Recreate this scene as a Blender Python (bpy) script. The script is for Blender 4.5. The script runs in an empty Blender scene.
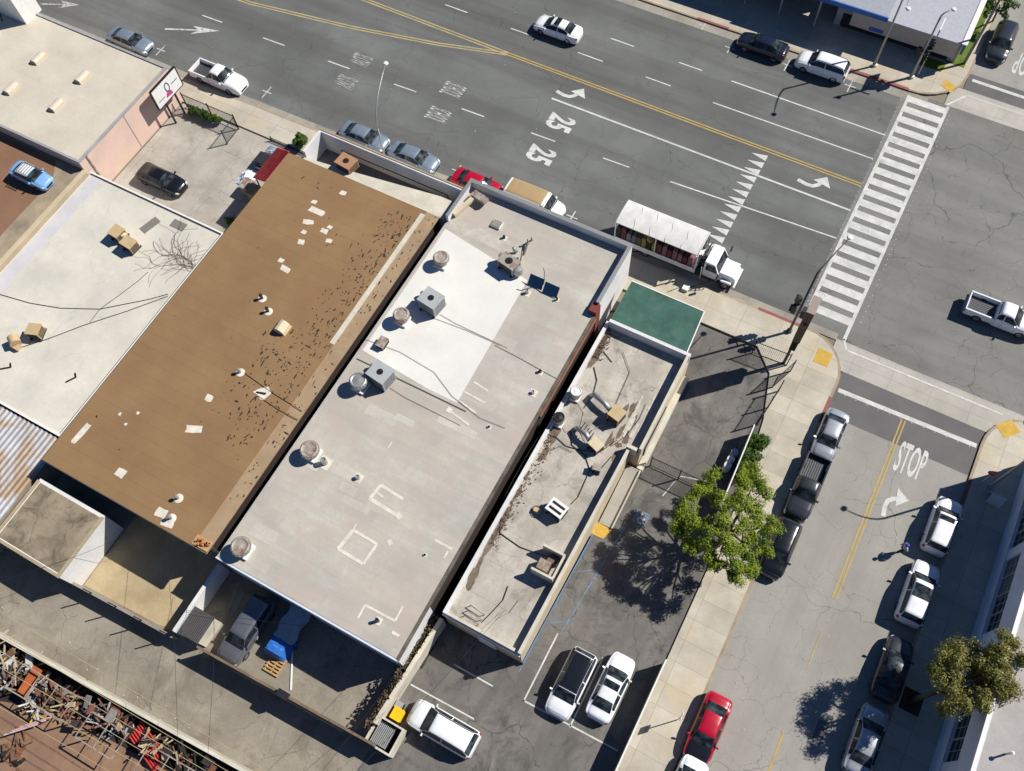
import bpy, bmesh, math, random
from mathutils import Vector, Matrix, noise
random.seed(7)
sc = bpy.context.scene
COL = sc.collection
RAD = math.radians

# ---------------------------------------------------------------- camera
RW = Matrix(((0.87928278, 0.47476111, -0.03825815),
             (0.41244921, -0.79912251, -0.43736583),
             (-0.23821724, 0.3687887, -0.8984695)))      # world -> (right, down, forward)
FPX, CAMH = 891.72, 62.0
cd = bpy.data.cameras.new('camera'); cam = bpy.data.objects.new('camera', cd); COL.objects.link(cam)
cd.sensor_width = 36.0; cd.lens = FPX * 36 / 1024; cd.clip_end = 3000
m = Matrix.Identity(4)
for r in range(3):
    m[r][0] = RW[0][r]; m[r][1] = -RW[1][r]; m[r][2] = -RW[2][r]
m[2][3] = CAMH
cam.matrix_world = m
sc.camera = cam

def at(px, py, z=0.0):
    """the place in the street plan that a survey point of the aerial view marks, at height z"""
    d = RW.transposed() @ Vector(((px - 512) / FPX, (py - 385.5) / FPX, 1.0))
    t = (z - CAMH) / d.z
    return Vector((d.x * t, d.y * t, z))

# ---------------------------------------------------------------- light
SUN_EL, SUN_AZ = 43.5, 44.0      # azimuth counted from +x
w = bpy.data.worlds.new('World'); sc.world = w; w.use_nodes = True
nt = w.node_tree; bg = nt.nodes['Background']
sky = nt.nodes.new('ShaderNodeTexSky'); sky.sky_type = 'NISHITA'; sky.sun_disc = False
sky.sun_elevation = RAD(SUN_EL); sky.sun_rotation = RAD(90 - SUN_AZ); sky.air_density = 0.75; sky.dust_density = 0.0; sky.ozone_density = 2.5
tint = nt.nodes.new('ShaderNodeMix'); tint.data_type = 'RGBA'; tint.blend_type = 'MULTIPLY'; tint.inputs[0].default_value = 1.0; tint.inputs[7].default_value = (0.66, 0.94, 1.24, 1)
nt.links.new(sky.outputs[0], tint.inputs[6]); nt.links.new(tint.outputs[2], bg.inputs[0]); bg.inputs[1].default_value = 0.05
sd = bpy.data.lights.new('sun', 'SUN'); sd.energy = 5.0; sd.angle = RAD(0.5); sd.color = (1.0, 0.955, 0.88)
so = bpy.data.objects.new('sun', sd); COL.objects.link(so)
sv = Vector((math.cos(RAD(SUN_EL)) * math.cos(RAD(SUN_AZ)), math.cos(RAD(SUN_EL)) * math.sin(RAD(SUN_AZ)), math.sin(RAD(SUN_EL))))
so.rotation_euler = sv.to_track_quat('Z', 'Y').to_euler(); so.location = sv * 100
sc.view_settings.view_transform = 'Standard'; sc.view_settings.look = 'None'
sc.cycles.diffuse_bounces = 2
sc.view_settings.exposure = 0.25; sc.view_settings.gamma = 1.0; sc.view_settings.use_curve_mapping = False

# ---------------------------------------------------------------- materials
MATS = {}
def S(c):   # srgb 0-255 triple -> linear
    return tuple(((v / 255) / 12.92 if v / 255 <= 0.04045 else ((v / 255 + 0.055) / 1.055) ** 2.4) for v in c)

class NT:
    def __init__(s, name, rough=0.8, metal=0.0, spec=0.3):
        s.m = bpy.data.materials.new(name); s.m.use_nodes = True; s.t = s.m.node_tree
        s.b = s.t.nodes['Principled BSDF']; s.b.inputs['Roughness'].default_value = rough
        s.b.inputs['Metallic'].default_value = metal; s.b.inputs['Specular IOR Level'].default_value = spec
    def n(s, typ, **k):
        x = s.t.nodes.new(typ)
        for a, v in k.items():
            if a in x.inputs: x.inputs[a].default_value = v
            else: setattr(x, a, v)
        return x
    def l(s, a, b): s.t.links.new(a, b)
    def pos(s, scale=(1, 1, 1), rot=0, obj=False):
        g = s.n('ShaderNodeTexCoord') if obj else s.n('ShaderNodeNewGeometry')
        mp = s.n('ShaderNodeMapping'); mp.inputs['Scale'].default_value = scale; mp.inputs['Rotation'].default_value = (0, 0, rot)
        s.l(g.outputs['Object' if obj else 'Position'], mp.inputs[0]); return mp.outputs[0]
    def noise(s, vec, scale, detail=4, rough=0.55, dist=0.0):
        x = s.n('ShaderNodeTexNoise'); x.inputs['Scale'].default_value = scale; x.inputs['Detail'].default_value = detail
        x.inputs['Roughness'].default_value = rough; x.inputs['Distortion'].default_value = dist
        s.l(vec, x.inputs['Vector']); return x.outputs['Fac']
    def ramp(s, fac, a, b, lo=0.0, hi=1.0):
        x = s.n('ShaderNodeMapRange'); x.inputs['From Min'].default_value = a; x.inputs['From Max'].default_value = b
        x.inputs['To Min'].default_value = lo; x.inputs['To Max'].default_value = hi; s.l(fac, x.inputs[0]); return x.outputs[0]
    def mix(s, fac, a, b, mode='MIX'):
        x = s.n('ShaderNodeMix'); x.data_type = 'RGBA'; x.blend_type = mode
        if isinstance(fac, float): x.inputs[0].default_value = fac
        else: s.l(fac, x.inputs[0])
        for v, i in ((a, 6), (b, 7)):
            if isinstance(v, tuple): x.inputs[i].default_value = (*v[:3], 1)
            else: s.l(v, x.inputs[i])
        return x.outputs[2]
    def math(s, op, a, b=0.0):
        x = s.n('ShaderNodeMath'); x.operation = op
        for v, i in ((a, 0), (b, 1)):
            if isinstance(v, (int, float)): x.inputs[i].default_value = v
            else: s.l(v, x.inputs[i])
        return x.outputs[0]
    def col(s, c): 
        if isinstance(c, tuple): s.b.inputs['Base Color'].default_value = (*c[:3], 1)
        else: s.l(c, s.b.inputs['Base Color'])
    def bump(s, fac, strength=0.3, dist=0.02):
        x = s.n('ShaderNodeBump'); x.inputs['Strength'].default_value = strength; x.inputs['Distance'].default_value = dist
        s.l(fac, x.inputs['Height']); s.l(x.outputs[0], s.b.inputs['Normal'])

def k(c, f): return tuple(min(1, v * f) for v in c)

def surf(name, base, base2=None, rough=0.85, var=0.18, scale=0.5, fine=14.0, finevar=0.12, cracks=None, streak=None, joints=None, stain=None, seam=None, obj=False, metal=0.0):
    """general weathered surface: patches, grain, cracks, streaks, joints, stains"""
    if name in MATS: return MATS[name]
    s = NT(name, rough, metal); p = s.pos(obj=obj)
    base2 = base2 or k(base, 1 - var * 1.6)
    f = s.ramp(s.noise(p, scale, 6, 0.6), 0.33, 0.67)
    c = s.mix(f, k(base2, 1), k(base, 1 + var * 0.3))
    f2 = s.ramp(s.noise(p, scale * 5.3, 5, 0.65), 0.35, 0.7)
    c = s.mix(f2, k((1, 1, 1), 1 - var * 0.55), (1, 1, 1), 'MULTIPLY') if False else s.mix(s.ramp(s.noise(p, scale * 5.3, 5, 0.65), 0.35, 0.7, 0.0, var), c, k(base2, 0.72))
    g = s.noise(p, fine, 3, 0.7)
    c = s.mix(s.ramp(g, 0.3, 0.75, 0, finevar * 2), c, k(base2, 0.55))
    if joints:     # (w, h, width, dark, rot, jointcol)
        br = s.n('ShaderNodeTexBrick'); br.offset = joints.get('offset', 0.0); br.inputs['Scale'].default_value = 1.0
        br.inputs['Brick Width'].default_value = joints['w']; br.inputs['Row Height'].default_value = joints['h']
        br.inputs['Mortar Size'].default_value = joints.get('m', 0.02); br.inputs['Mortar Smooth'].default_value = 0.1
        v = joints.get('var', 0.06)
        br.inputs['Color1'].default_value = (1 - v, 1 - v, 1 - v, 1); br.inputs['Color2'].default_value = (1, 1, 1, 1)
        j = joints.get('dark', 0.7); br.inputs['Mortar'].default_value = (j, j, j, 1)
        s.l(s.pos(rot=joints.get('rot', 0.0), obj=obj), br.inputs['Vector'])
        c = s.mix(1.0, c, br.outputs['Color'], 'MULTIPLY')
    if streak:     # long wear along an axis
        ps = s.pos(scale=streak['s'], obj=obj)
        c = s.mix(s.ramp(s.noise(ps, 1.0, 5, 0.6), 0.42, 0.68, 0, streak['a']), c, streak['c'])
    if stain:
        sf = s.math('MULTIPLY', s.ramp(s.noise(p, stain['s'], 7, 0.7, 0.6), stain.get('lo', 0.58), stain.get('hi', 0.72)), stain.get('a', 0.6))
        c = s.mix(sf, c, stain['c'])
    if seam:
        wv = s.n('ShaderNodeTexWave'); wv.wave_type = 'BANDS'; wv.bands_direction = seam.get('d', 'X'); wv.inputs['Scale'].default_value = seam['s']; wv.inputs['Distortion'].default_value = seam.get('dist', 0.0)
        wv.inputs['Detail'].default_value = 2
        s.l(p, wv.inputs['Vector'])
        c = s.mix(s.ramp(wv.outputs['Fac'], seam.get('lo', 0.97), 1.0, 0, seam.get('a', 0.5)), c, seam['c'])
    if cracks:
        for (cs, wd, amt, seed) in cracks:
            pd = s.n('ShaderNodeVectorMath'); pd.operation = 'ADD'
            nz = s.n('ShaderNodeTexNoise'); nz.inputs['Scale'].default_value = cs * 3.0; nz.inputs['Detail'].default_value = 5
            s.l(p, nz.inputs['Vector'])
            vs = s.n('ShaderNodeVectorMath'); vs.operation = 'SCALE'; vs.inputs['Scale'].default_value = 0.9 / cs * 0.5
            s.l(nz.outputs['Color'], vs.inputs[0]); s.l(p, pd.inputs[0]); s.l(vs.outputs[0], pd.inputs[1])
            ad = s.n('ShaderNodeVectorMath'); ad.operation = 'MULTIPLY_ADD'; ad.inputs[1].default_value = (1, 1, 0.0001); ad.inputs[2].default_value = (seed, seed * 2.3, 0)
            s.l(pd.outputs[0], ad.inputs[0])
            vo = s.n('ShaderNodeTexVoronoi'); vo.feature = 'DISTANCE_TO_EDGE'; vo.voronoi_dimensions = '2D'; vo.inputs['Scale'].default_value = cs
            s.l(ad.outputs[0], vo.inputs['Vector'])
            line = s.ramp(vo.outputs['Distance'], wd * cs, wd * cs * 0.35)
            mask = s.ramp(s.noise(s.pos(obj=obj), cs * 0.7, 3, 0.6), 0.42, 0.55)
            c = s.mix(s.math('MULTIPLY', s.math('MULTIPLY', line, mask), amt), c, k(base2, 0.35))
    s.col(c); s.bump(g, 0.25, 0.02)
    MATS[name] = s.m; return s.m

def flat(name, c, rough=0.6, metal=0.0, spec=0.4, coat=0.0, var=0.08, scale=3.0, obj=False):
    if name in MATS: return MATS[name]
    s = NT(name, rough, metal, spec)
    if var:
        p = s.pos(obj=obj); s.col(s.mix(s.ramp(s.noise(p, scale, 4, 0.6), 0.35, 0.65), k(c, 1 - var), k(c, 1 + var * 0.5)))
    else: s.col(c)
    if coat: s.b.inputs['Coat Weight'].default_value = coat; s.b.inputs['Coat Roughness'].default_value = 0.06
    MATS[name] = s.m; return s.m

M = {}
M['road'] = surf('asphalt_main', S((119, 121, 118)), S((99, 101, 98)), var=0.2, scale=0.12, fine=9, finevar=0.10,
                 streak=dict(s=(0.02, 0.38, 1), a=0.9, c=S((88, 87, 85))), cracks=[(0.22, 0.035, 0.5, 3.0), (0.07, 0.03, 0.6, 5.0)], stain=dict(s=0.5, c=S((84, 84, 84)), lo=0.58, hi=0.72, a=0.45))
M['road_cross'] = surf('asphalt_crossing', S((126, 126, 121)), S((109, 109, 105)), var=0.2, scale=0.15, fine=9,
                 cracks=[(0.13, 0.07, 0.6, 1.0), (0.30, 0.03, 0.55, 9.0), (0.8, 0.02, 0.4, 4.0)], streak=dict(s=(0.03, 0.4, 1), a=0.35, c=S((146, 144, 138))))
M['road_side'] = surf('asphalt_side', S((163, 160, 152)), S((148, 145, 138)), var=0.12, scale=0.18, fine=7, finevar=0.14,
                 cracks=[(0.5, 0.025, 0.45, 4.0), (0.15, 0.05, 0.5, 7.0)], streak=dict(s=(0.6, 0.03, 1), a=0.55, c=S((138, 135, 129))))
M['road_new'] = surf('asphalt_newer', S((110, 108, 107)), S((98, 97, 96)), var=0.12, scale=0.3, fine=9)
M['lot'] = surf('asphalt_lot', S((132, 128, 122)), S((102, 99, 95)), var=0.3, scale=0.22, fine=8, finevar=0.14,
                cracks=[(0.35, 0.05, 0.6, 6.0), (0.9, 0.02, 0.45, 2.0)], stain=dict(s=0.45, c=S((72, 70, 68)), lo=0.5, hi=0.66, a=0.75), streak=dict(s=(0.9, 0.10, 1), a=0.6, c=S((92, 88, 84))))
M['alley'] = surf('asphalt_alley', S((160, 152, 138)), S((132, 126, 114)), var=0.25, scale=0.25, fine=7, finevar=0.15,
                cracks=[(0.4, 0.035, 0.5, 5.0), (1.1, 0.02, 0.3, 8.0)], stain=dict(s=0.35, c=S((104, 95, 82)), lo=0.5, hi=0.68, a=0.7), streak=dict(s=(0.12, 0.9, 1), a=0.4, c=S((124, 115, 100))))
M['walk'] = surf('pavement_concrete', S((205, 197, 180)), S((180, 172, 156)), var=0.16, scale=0.35, fine=11, joints=dict(w=3.0, h=1.55, m=0.022, dark=0.66, var=0.16),
                 stain=dict(s=0.3, c=S((188, 170, 138)), lo=0.5, hi=0.66, a=0.55))
M['kerb'] = surf('kerb_concrete', S((182, 166, 142)), S((152, 136, 114)), var=0.14, scale=0.6, joints=dict(w=3.0, h=50, m=0.02, dark=0.7, var=0.1))
M['gutter'] = surf('gutter_concrete', S((172, 166, 153)), S((146, 140, 130)), var=0.16, scale=0.4, joints=dict(w=3.2, h=60, m=0.025, dark=0.65, var=0.12))
M['apron'] = surf('cross_gutter_concrete', S((190, 185, 175)), S((170, 165, 155)), var=0.12, scale=0.3, joints=dict(w=3.0, h=1.45, m=0.02, dark=0.72, var=0.08), cracks=[(0.3, 0.03, 0.4, 2)])
M['drive'] = surf('driveway_concrete', S((186, 180, 168)), S((160, 153, 143)), var=0.2, scale=0.35, fine=6, joints=dict(w=3.8, h=3.8, m=0.02, dark=0.75, var=0.06), cracks=[(0.35, 0.03, 0.5, 12)], stain=dict(s=0.4, c=S((128, 122, 112)), lo=0.55, hi=0.7, a=0.55))
M['paint_w'] = surf('paint_white', S((222, 222, 216)), S((196, 196, 191)), var=0.14, scale=1.5, fine=12, finevar=0.16, cracks=[(0.5, 0.03, 0.45, 3)], streak=dict(s=(0.15, 0.9, 1), a=0.28, c=S((150, 150, 147))), stain=dict(s=3.0, c=S((126, 126, 122)), lo=.56, hi=.70, a=.55))
M['paint_y'] = surf('paint_yellow', S((196, 170, 98)), S((176, 152, 92)), var=0.1, scale=1.5, fine=12, finevar=0.15)
M['paint_ym'] = surf('paint_yellow_faded', S((190, 172, 122)), S((160, 148, 118)), var=0.15, scale=0.8, fine=7, finevar=0.2)
M['paint_bold'] = surf('paint_blue', S((104, 138, 176)), S((110, 124, 140)), var=0.2, scale=1.4, fine=8, finevar=0.2)
M['paint_r'] = surf('paint_red', S((156, 84, 78)), S((140, 96, 86)), var=0.25, scale=1.4, fine=8)
def faded(name, c, thr):
    s = NT(name, 0.9); p = s.pos(); base = s.mix(s.ramp(s.noise(p, 3.0, 5, 0.7), thr, thr + 0.14), S((112, 112, 110)), c)
    s.col(base); return s.m
M['paint_wf'] = faded('paint_white_worn', S((196, 195, 190)), 0.34)
M['paint_wff'] = faded('paint_white_very_worn', S((176, 175, 170)), 0.38)
M['earth'] = surf('dirt', S((150, 140, 122)), S((120, 112, 98)), var=0.3, scale=0.1, fine=3)
M['scrapground'] = surf('scrapyard_dirt', S((150, 120, 98)), S((130, 102, 84)), var=0.25, scale=0.3, fine=5, stain=dict(s=0.3, c=S((160, 128, 84)), lo=0.5, hi=0.7, a=0.6))
M['tile_y'] = surf('tactile_yellow', S((226, 186, 84)), S((204, 166, 76)), var=0.2, scale=3, fine=14, finevar=.2, joints=dict(w=.12, h=.12, m=.025, dark=.8))

# ---------------------------------------------------------------- mesh collecting
def tag(o, label=None, cat=None, group=None, kind=None):
    if label: o['label'] = label
    if cat: o['category'] = cat
    if group: o['group'] = group
    if kind: o['kind'] = kind
    return o

def thing(name, loc, label, cat, group=None, rz=0.0):
    o = bpy.data.objects.new(name, None); COL.objects.link(o); o.empty_display_size = 0.3
    o.location = loc; o.rotation_euler = (0, 0, rz); return tag(o, label, cat, group)

def root_of(o):
    while o.parent: o = o.parent
    return o

class MB:
    def __init__(s): s.v = []; s.f = []
    def add(s, vs, fs):
        b = len(s.v); s.v += [tuple(v) for v in vs]; s.f += [tuple(b + i for i in f) for f in fs]; return s
    def box(s, x0, x1, y0, y1, z0, z1):
        return s.add([(x0, y0, z0), (x1, y0, z0), (x1, y1, z0), (x0, y1, z0), (x0, y0, z1), (x1, y0, z1), (x1, y1, z1), (x0, y1, z1)],
                     [(3, 2, 1, 0), (4, 5, 6, 7), (0, 1, 5, 4), (1, 2, 6, 5), (2, 3, 7, 6), (3, 0, 4, 7)])
    def bar(s, a, b, w, h, up=Vector((0, 0, 1))):
        """box from point a to b, w wide, h tall (centred)"""
        a = Vector(a); b = Vector(b); d = (b - a).normalized()
        if abs(d.dot(up)) > 0.98: up = Vector((0, 1, 0))
        r = d.cross(up).normalized() * (w / 2); u = r.cross(d).normalized() * (h / 2)
        return s.add([a - r - u, a + r - u, a + r + u, a - r + u, b - r - u, b + r - u, b + r + u, b - r + u],
                     [(0, 1, 2, 3), (7, 6, 5, 4), (1, 0, 4, 5), (2, 1, 5, 6), (3, 2, 6, 7), (0, 3, 7, 4)])
    def prism(s, pts, z0, z1):
        n = len(pts)
        ar = sum(pts[i][0] * pts[(i + 1) % n][1] - pts[(i + 1) % n][0] * pts[i][1] for i in range(n))
        if ar < 0: pts = pts[::-1]
        vs = [(p[0], p[1], z0) for p in pts] + [(p[0], p[1], z1) for p in pts]
        return s.add(vs, [tuple(range(n))[::-1], tuple(range(n, 2 * n))] + [(i, (i + 1) % n, (i + 1) % n + n, i + n) for i in range(n)])
    def sheet(s, pts, z):
        n = len(pts)
        ar = sum(pts[i][0] * pts[(i + 1) % n][1] - pts[(i + 1) % n][0] * pts[i][1] for i in range(n))
        if ar < 0: pts = pts[::-1]
        return s.add([(p[0], p[1], z) for p in pts], [tuple(range(n))])
    def tube(s, pts, r, n=8, cap=True):
        pts = [Vector(p) for p in pts]; rs = r if isinstance(r, (list, tuple)) else [r] * len(pts)
        b = len(s.v); prev = None
        for i, p in enumerate(pts):
            d = (pts[min(i + 1, len(pts) - 1)] - pts[max(i - 1, 0)]).normalized()
            if prev is None:
                u = d.cross(Vector((0, 0, 1)))
                if u.length < 0.05: u = d.cross(Vector((0, 1, 0)))
                u.normalize()
            else: u = (prev - d * prev.dot(d)).normalized()
            prev = u; v = d.cross(u)
            for j in range(n):
                a = 2 * math.pi * j / n; s.v.append(tuple(p + (u * math.cos(a) + v * math.sin(a)) * rs[i]))
        for i in range(len(pts) - 1):
            for j in range(n):
                j2 = (j + 1) % n; s.f.append((b + i * n + j, b + i * n + j2, b + (i + 1) * n + j2, b + (i + 1) * n + j))
        if cap: s.f.append(tuple(b + j for j in range(n))[::-1]); s.f.append(tuple(b + (len(pts) - 1) * n + j for j in range(n)))
        return s
    def lathe(s, cx, cy, prof, n=20):
        """prof: (r, z) list from bottom to top"""
        b = len(s.v)
        for r, z in prof:
            for j in range(n):
                a = 2 * math.pi * j / n; s.v.append((cx + r * math.cos(a), cy + r * math.sin(a), z))
        for i in range(len(prof) - 1):
            for j in range(n):
                j2 = (j + 1) % n; s.f.append((b + i * n + j, b + i * n + j2, b + (i + 1) * n + j2, b + (i + 1) * n + j))
        s.f.append(tuple(b + j for j in range(n))[::-1]); s.f.append(tuple(b + (len(prof) - 1) * n + j for j in range(n)))
        return s
    def rot(s, cx, cy, a, start=0):
        ca, sa = math.cos(a), math.sin(a)
        for i in range(start, len(s.v)):
            x, y, z = s.v[i]; x -= cx; y -= cy; s.v[i] = (cx + x * ca - y * sa, cy + x * sa + y * ca, z)
        return s
    def build(s, name, mat, parent=None, local=False, smooth=False, bevel=0.0):
        me = bpy.data.meshes.new(name)
        if parent is not None and not local:
            r = root_of(parent); o = Vector(r.location); s.v = [(a - o.x, b - o.y, c - o.z) for a, b, c in s.v]
            if abs(r.rotation_euler.z) > 1e-6: raise ValueError('world build under rotated root ' + name)
            org = None
        elif parent is None:
            xs = [v[0] for v in s.v]; ys = [v[1] for v in s.v]; zs = [v[2] for v in s.v]
            org = Vector(((min(xs) + max(xs)) / 2, (min(ys) + max(ys)) / 2, min(zs))); s.v = [(a - org.x, b - org.y, c - org.z) for a, b, c in s.v]
        else: org = None
        me.from_pydata(s.v, [], s.f); me.validate(); me.materials.append(mat)
        if smooth:
            for p in me.polygons: p.use_smooth = True
        ob = bpy.data.objects.new(name, me); COL.objects.link(ob)
        if org is not None: ob.location = org
        if parent is not None: ob.parent = parent
        if smooth == 'auto':
            for p in me.polygons: p.use_smooth = True
            bm = bmesh.new(); bm.from_mesh(me)
            for e in bm.edges:
                if len(e.link_faces) == 2 and e.calc_face_angle(0) > RAD(38): e.smooth = False
            bm.to_mesh(me); bm.free()
        if bevel:
            bv = ob.modifiers.new('bevel', 'BEVEL'); bv.width = bevel; bv.segments = 2; bv.limit_method = 'ANGLE'
        return ob

def struct(name, mb, mat, label=None, **kw):
    o = mb.build(name, mat, **kw); tag(o, label, None, None, 'structure'); return o

_fonts = {}
def text_mesh(txt, size_x, size_y, bold=0.0):
    """text outline as polygons in the xy plane, fitted to size_x by size_y with its corner at 0,0"""
    cu = bpy.data.curves.new('t', 'FONT'); cu.body = txt; cu.offset = bold; cu.resolution_u = 3
    ob = bpy.data.objects.new('t', cu); COL.objects.link(ob)
    dg = bpy.context.evaluated_depsgraph_get(); me = bpy.data.meshes.new_from_object(ob.evaluated_get(dg))
    vs = [Vector(v.co) for v in me.vertices]; fs = [tuple(p.vertices) for p in me.polygons]
    x0 = min(v.x for v in vs); x1 = max(v.x for v in vs); y0 = min(v.y for v in vs); y1 = max(v.y for v in vs)
    vs = [((v.x - x0) / (x1 - x0) * size_x, (v.y - y0) / (y1 - y0) * size_y) for v in vs]
    bpy.data.objects.remove(ob); bpy.data.curves.remove(cu); bpy.data.meshes.remove(me)
    return vs, fs
# ---------------------------------------------------------------- ground, roads, pavements
struct('ground', MB().sheet([(-900, -900), (900, -900), (900, 900), (-900, 900)], -0.06), M['earth'])
R_S, R_N = 40.55, 67.8            # kerb lines of the main road
SX0, SX1 = 5.6, 16.4              # kerb lines of the side street
ry0 = R_S - 0.6
struct('main_road', MB().sheet([(-260, 38), (-60, 39.5), (1.0, R_S - .3), (1.0, R_N), (-260, R_N)], 0.0), M['road'])
struct('crossing_road', MB().sheet([(1.0, 40.7), (260, 40.7), (260, R_N), (1.0, R_N)], 0.0), M['road_cross'])
struct('side_road', MB().sheet([(SX0 - 0.1, -160), (SX1, -160), (SX1, 34.2), (SX0 - 0.1, 34.2)], 0.0), M['road_side'])
struct('side_road_newer_band', MB().sheet([(SX0 - 0.1, 34.2), (SX1, 34.2), (SX1, 38.15), (SX0 - 0.1, 38.15)], 0.0), M['road_new'])
struct('north_road', MB().sheet([(5.6, 72.3), (17, 72.3), (17, 220), (6.8, 220)], 0.0), M['road_side'])
struct('north_road_newer_band', MB().sheet([(5.6, 70.2), (17, 70.2), (17, 72.3), (5.6, 72.3)], 0.0), M['road_new'])
struct('cross_gutter', MB().sheet([(4.2, 38.15), (40, 38.15), (40, 40.7), (4.2, 40.7)], 0.0), M['apron'])
struct('cross_gutter_north', MB().sheet([(4.6, R_N - 0.1), (40, R_N - 0.1), (40, 70.2), (4.6, 70.2)], 0.004), M['apron'])
struct('gutter', MB().sheet([(-260, 38.6), (-60, 39.75), (-8, R_S), (4.2, R_S), (4.2, R_S + 0.62), (-8, R_S + .62), (-60, 40.37), (-260, 39.2)], 0.006)
       .sheet([(-260, R_N - 1.0), (3.2, R_N - 1.0), (3.2, R_N), (-260, R_N)], 0.006), M['gutter'])
struct('parking_lot', MB().sheet([(-12.2, -40), (2.45, -40), (2.45, 37.0), (-5.6, 37.0), (-12.2, 32)], -0.004), M['lot'])
struct('alley', MB().sheet([(-160, -8.6), (-12.2, -8.6), (-12.2, 4.6), (-44.5, 4.6), (-160, 4.6)], -0.012), M['alley'])
struct('driveway', MB().sheet([(-57.6, 26.6), (-42.0, 26.6), (-42.0, 37.2), (-57.6, 37.2)], 0.0), M['drive'])
struct('scrapyard_ground', MB().sheet([(-160, -60), (-12.2, -60), (-12.2, -8.6), (-160, -8.6)], -0.008), M['scrapground'])

def arc(cx, cy, r, a0, a1, n=8): return [(cx + r * math.cos(RAD(a0 + (a1 - a0) * i / n)), cy + r * math.sin(RAD(a0 + (a1 - a0) * i / n))) for i in range(n + 1)]
KH = 0.13
# south pavement with its corner, down the west side of the side street
edge_out = [(-260, 38.6), (-60, 39.75), (-8, R_S), (2.0, R_S)] + arc(2.0, R_S - 3.6, 3.6, 90, 0) + [(SX0, -160)]
edge_in = [(-260, 38.4), (-60, 39.55), (-8, R_S - 0.2), (2.0, R_S - 0.2)] + arc(2.0, R_S - 3.6, 3.4, 90, 0) + [(SX0 - 0.2, -160)]
struct('pavement', MB().prism(edge_in + [(2.45, -160), (2.45, 25.0), (1.7, 31.6), (0.7, 35.4), (-1.0, 37.2), (-260, 37.2)], -0.05, KH), M['walk'])
struct('kerb', MB().prism(edge_out + edge_in[::-1], -0.05, KH + 0.003), M['kerb'])
e2o = [(SX1, -160), (SX1, 36.5)] + arc(SX1 + 3.4, 37.1, 3.4, 180, 90) + [(260, 40.5)]
e2i = [(SX1 + 0.2, -160), (SX1 + 0.2, 36.5)] + arc(SX1 + 3.4, 37.1, 3.2, 180, 90) + [(260, 40.3)]
struct('pavement_east', MB().prism(e2i + [(260, -160)], -0.05, KH), M['walk'])
struct('kerb_east', MB().prism(e2o + e2i[::-1], -0.05, KH + 0.003), M['kerb'])
e3o = [(-260, R_N), (1.4, R_N)] + arc(1.4, R_N + 4.2, 4.2, -90, 0) + [(5.8, 80), (6.8, 220)]
e3i = [(-260, R_N + 0.2), (1.4, R_N + 0.2)] + arc(1.4, R_N + 4.2, 4.0, -90, 0) + [(5.6, 80), (6.6, 220)]
struct('pavement_north', MB().prism(e3i + [(-260, 220)], -0.05, KH), M['walk'])
struct('kerb_north', MB().prism(e3o + e3i[::-1], -0.05, KH + 0.003), M['kerb'])
# red painted kerb lengths
struct('red_kerb_paint', MB().prism([(-0.9, R_S + .004), (1.4, R_S + .004), (1.4, R_S - 0.3), (-0.9, R_S - 0.3)], 0.0, KH + 0.007)
       .prism([(-12.0, R_N - .004), (1.0, R_N - .004), (1.0, R_N + 0.3), (-12.0, R_N + 0.3)], 0.0, KH + 0.007) if False else
       MB().prism([(-4.2, R_N - .004), (1.3, R_N - .004), (1.3, R_N + 0.3), (-4.2, R_N + 0.3)], 0.0, KH + 0.007)
       .prism([(-19.2, R_N - .004), (-16.0, R_N - .004), (-16.0, R_N + 0.25), (-19.2, R_N + 0.25)], 0.0, KH + 0.007)
       .prism([(-2.2, R_S + .004), (1.2, R_S + .004), (1.2, R_S - 0.26), (-2.2, R_S - 0.26)], 0.0, KH + 0.007)
       .prism([(SX1 - .004, 29.5), (SX1 - .004, 34.0), (SX1 + 0.25, 34.0), (SX1 + 0.25, 29.5)], 0.0, KH + 0.007)
       .prism([(SX0 + .004, 33.2), (SX0 + .004, 35.6), (SX0 - 0.25, 35.6), (SX0 - 0.25, 33.2)], 0.0, KH + 0.007), M['paint_r'])
struct('tactile_paving', MB().prism([(3.25, 37.9), (4.4, 37.9), (4.4, 39.2), (3.25, 39.2)], KH - .02, KH + 0.012)
       .prism([tuple(at(995, 425)[:2]), tuple(at(1011, 421)[:2]), tuple(at(1020, 433)[:2]), tuple(at(1003, 439)[:2])], KH - .02, KH + 0.012)
       .prism([tuple(at(940, 86)[:2]), tuple(at(946, 81)[:2]), tuple(at(956, 88)[:2]), tuple(at(950, 94)[:2])], KH - .02, KH + 0.012)
       .prism([tuple(at(596, 521)[:2]), tuple(at(612, 530)[:2]), tuple(at(603, 539)[:2]), tuple(at(588, 532)[:2])], -.02, 0.02), M['tile_y'])
lw = surf('lawn', S((104, 122, 34)), S((82, 104, 30)), var=0.3, scale=1.2, fine=9, finevar=0.3)
struct('lawn', MB().prism([(3.2, 72.6), (4.9, 72.6), (5.0, 80), (5.3, 92), (3.4, 92)], KH - .02, KH + .03)
       .prism([(1.2, 71.2), (3.2, 71.2), (3.4, 72.4), (1.2, 72.4)], KH - .02, KH + .03), lw)

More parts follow.
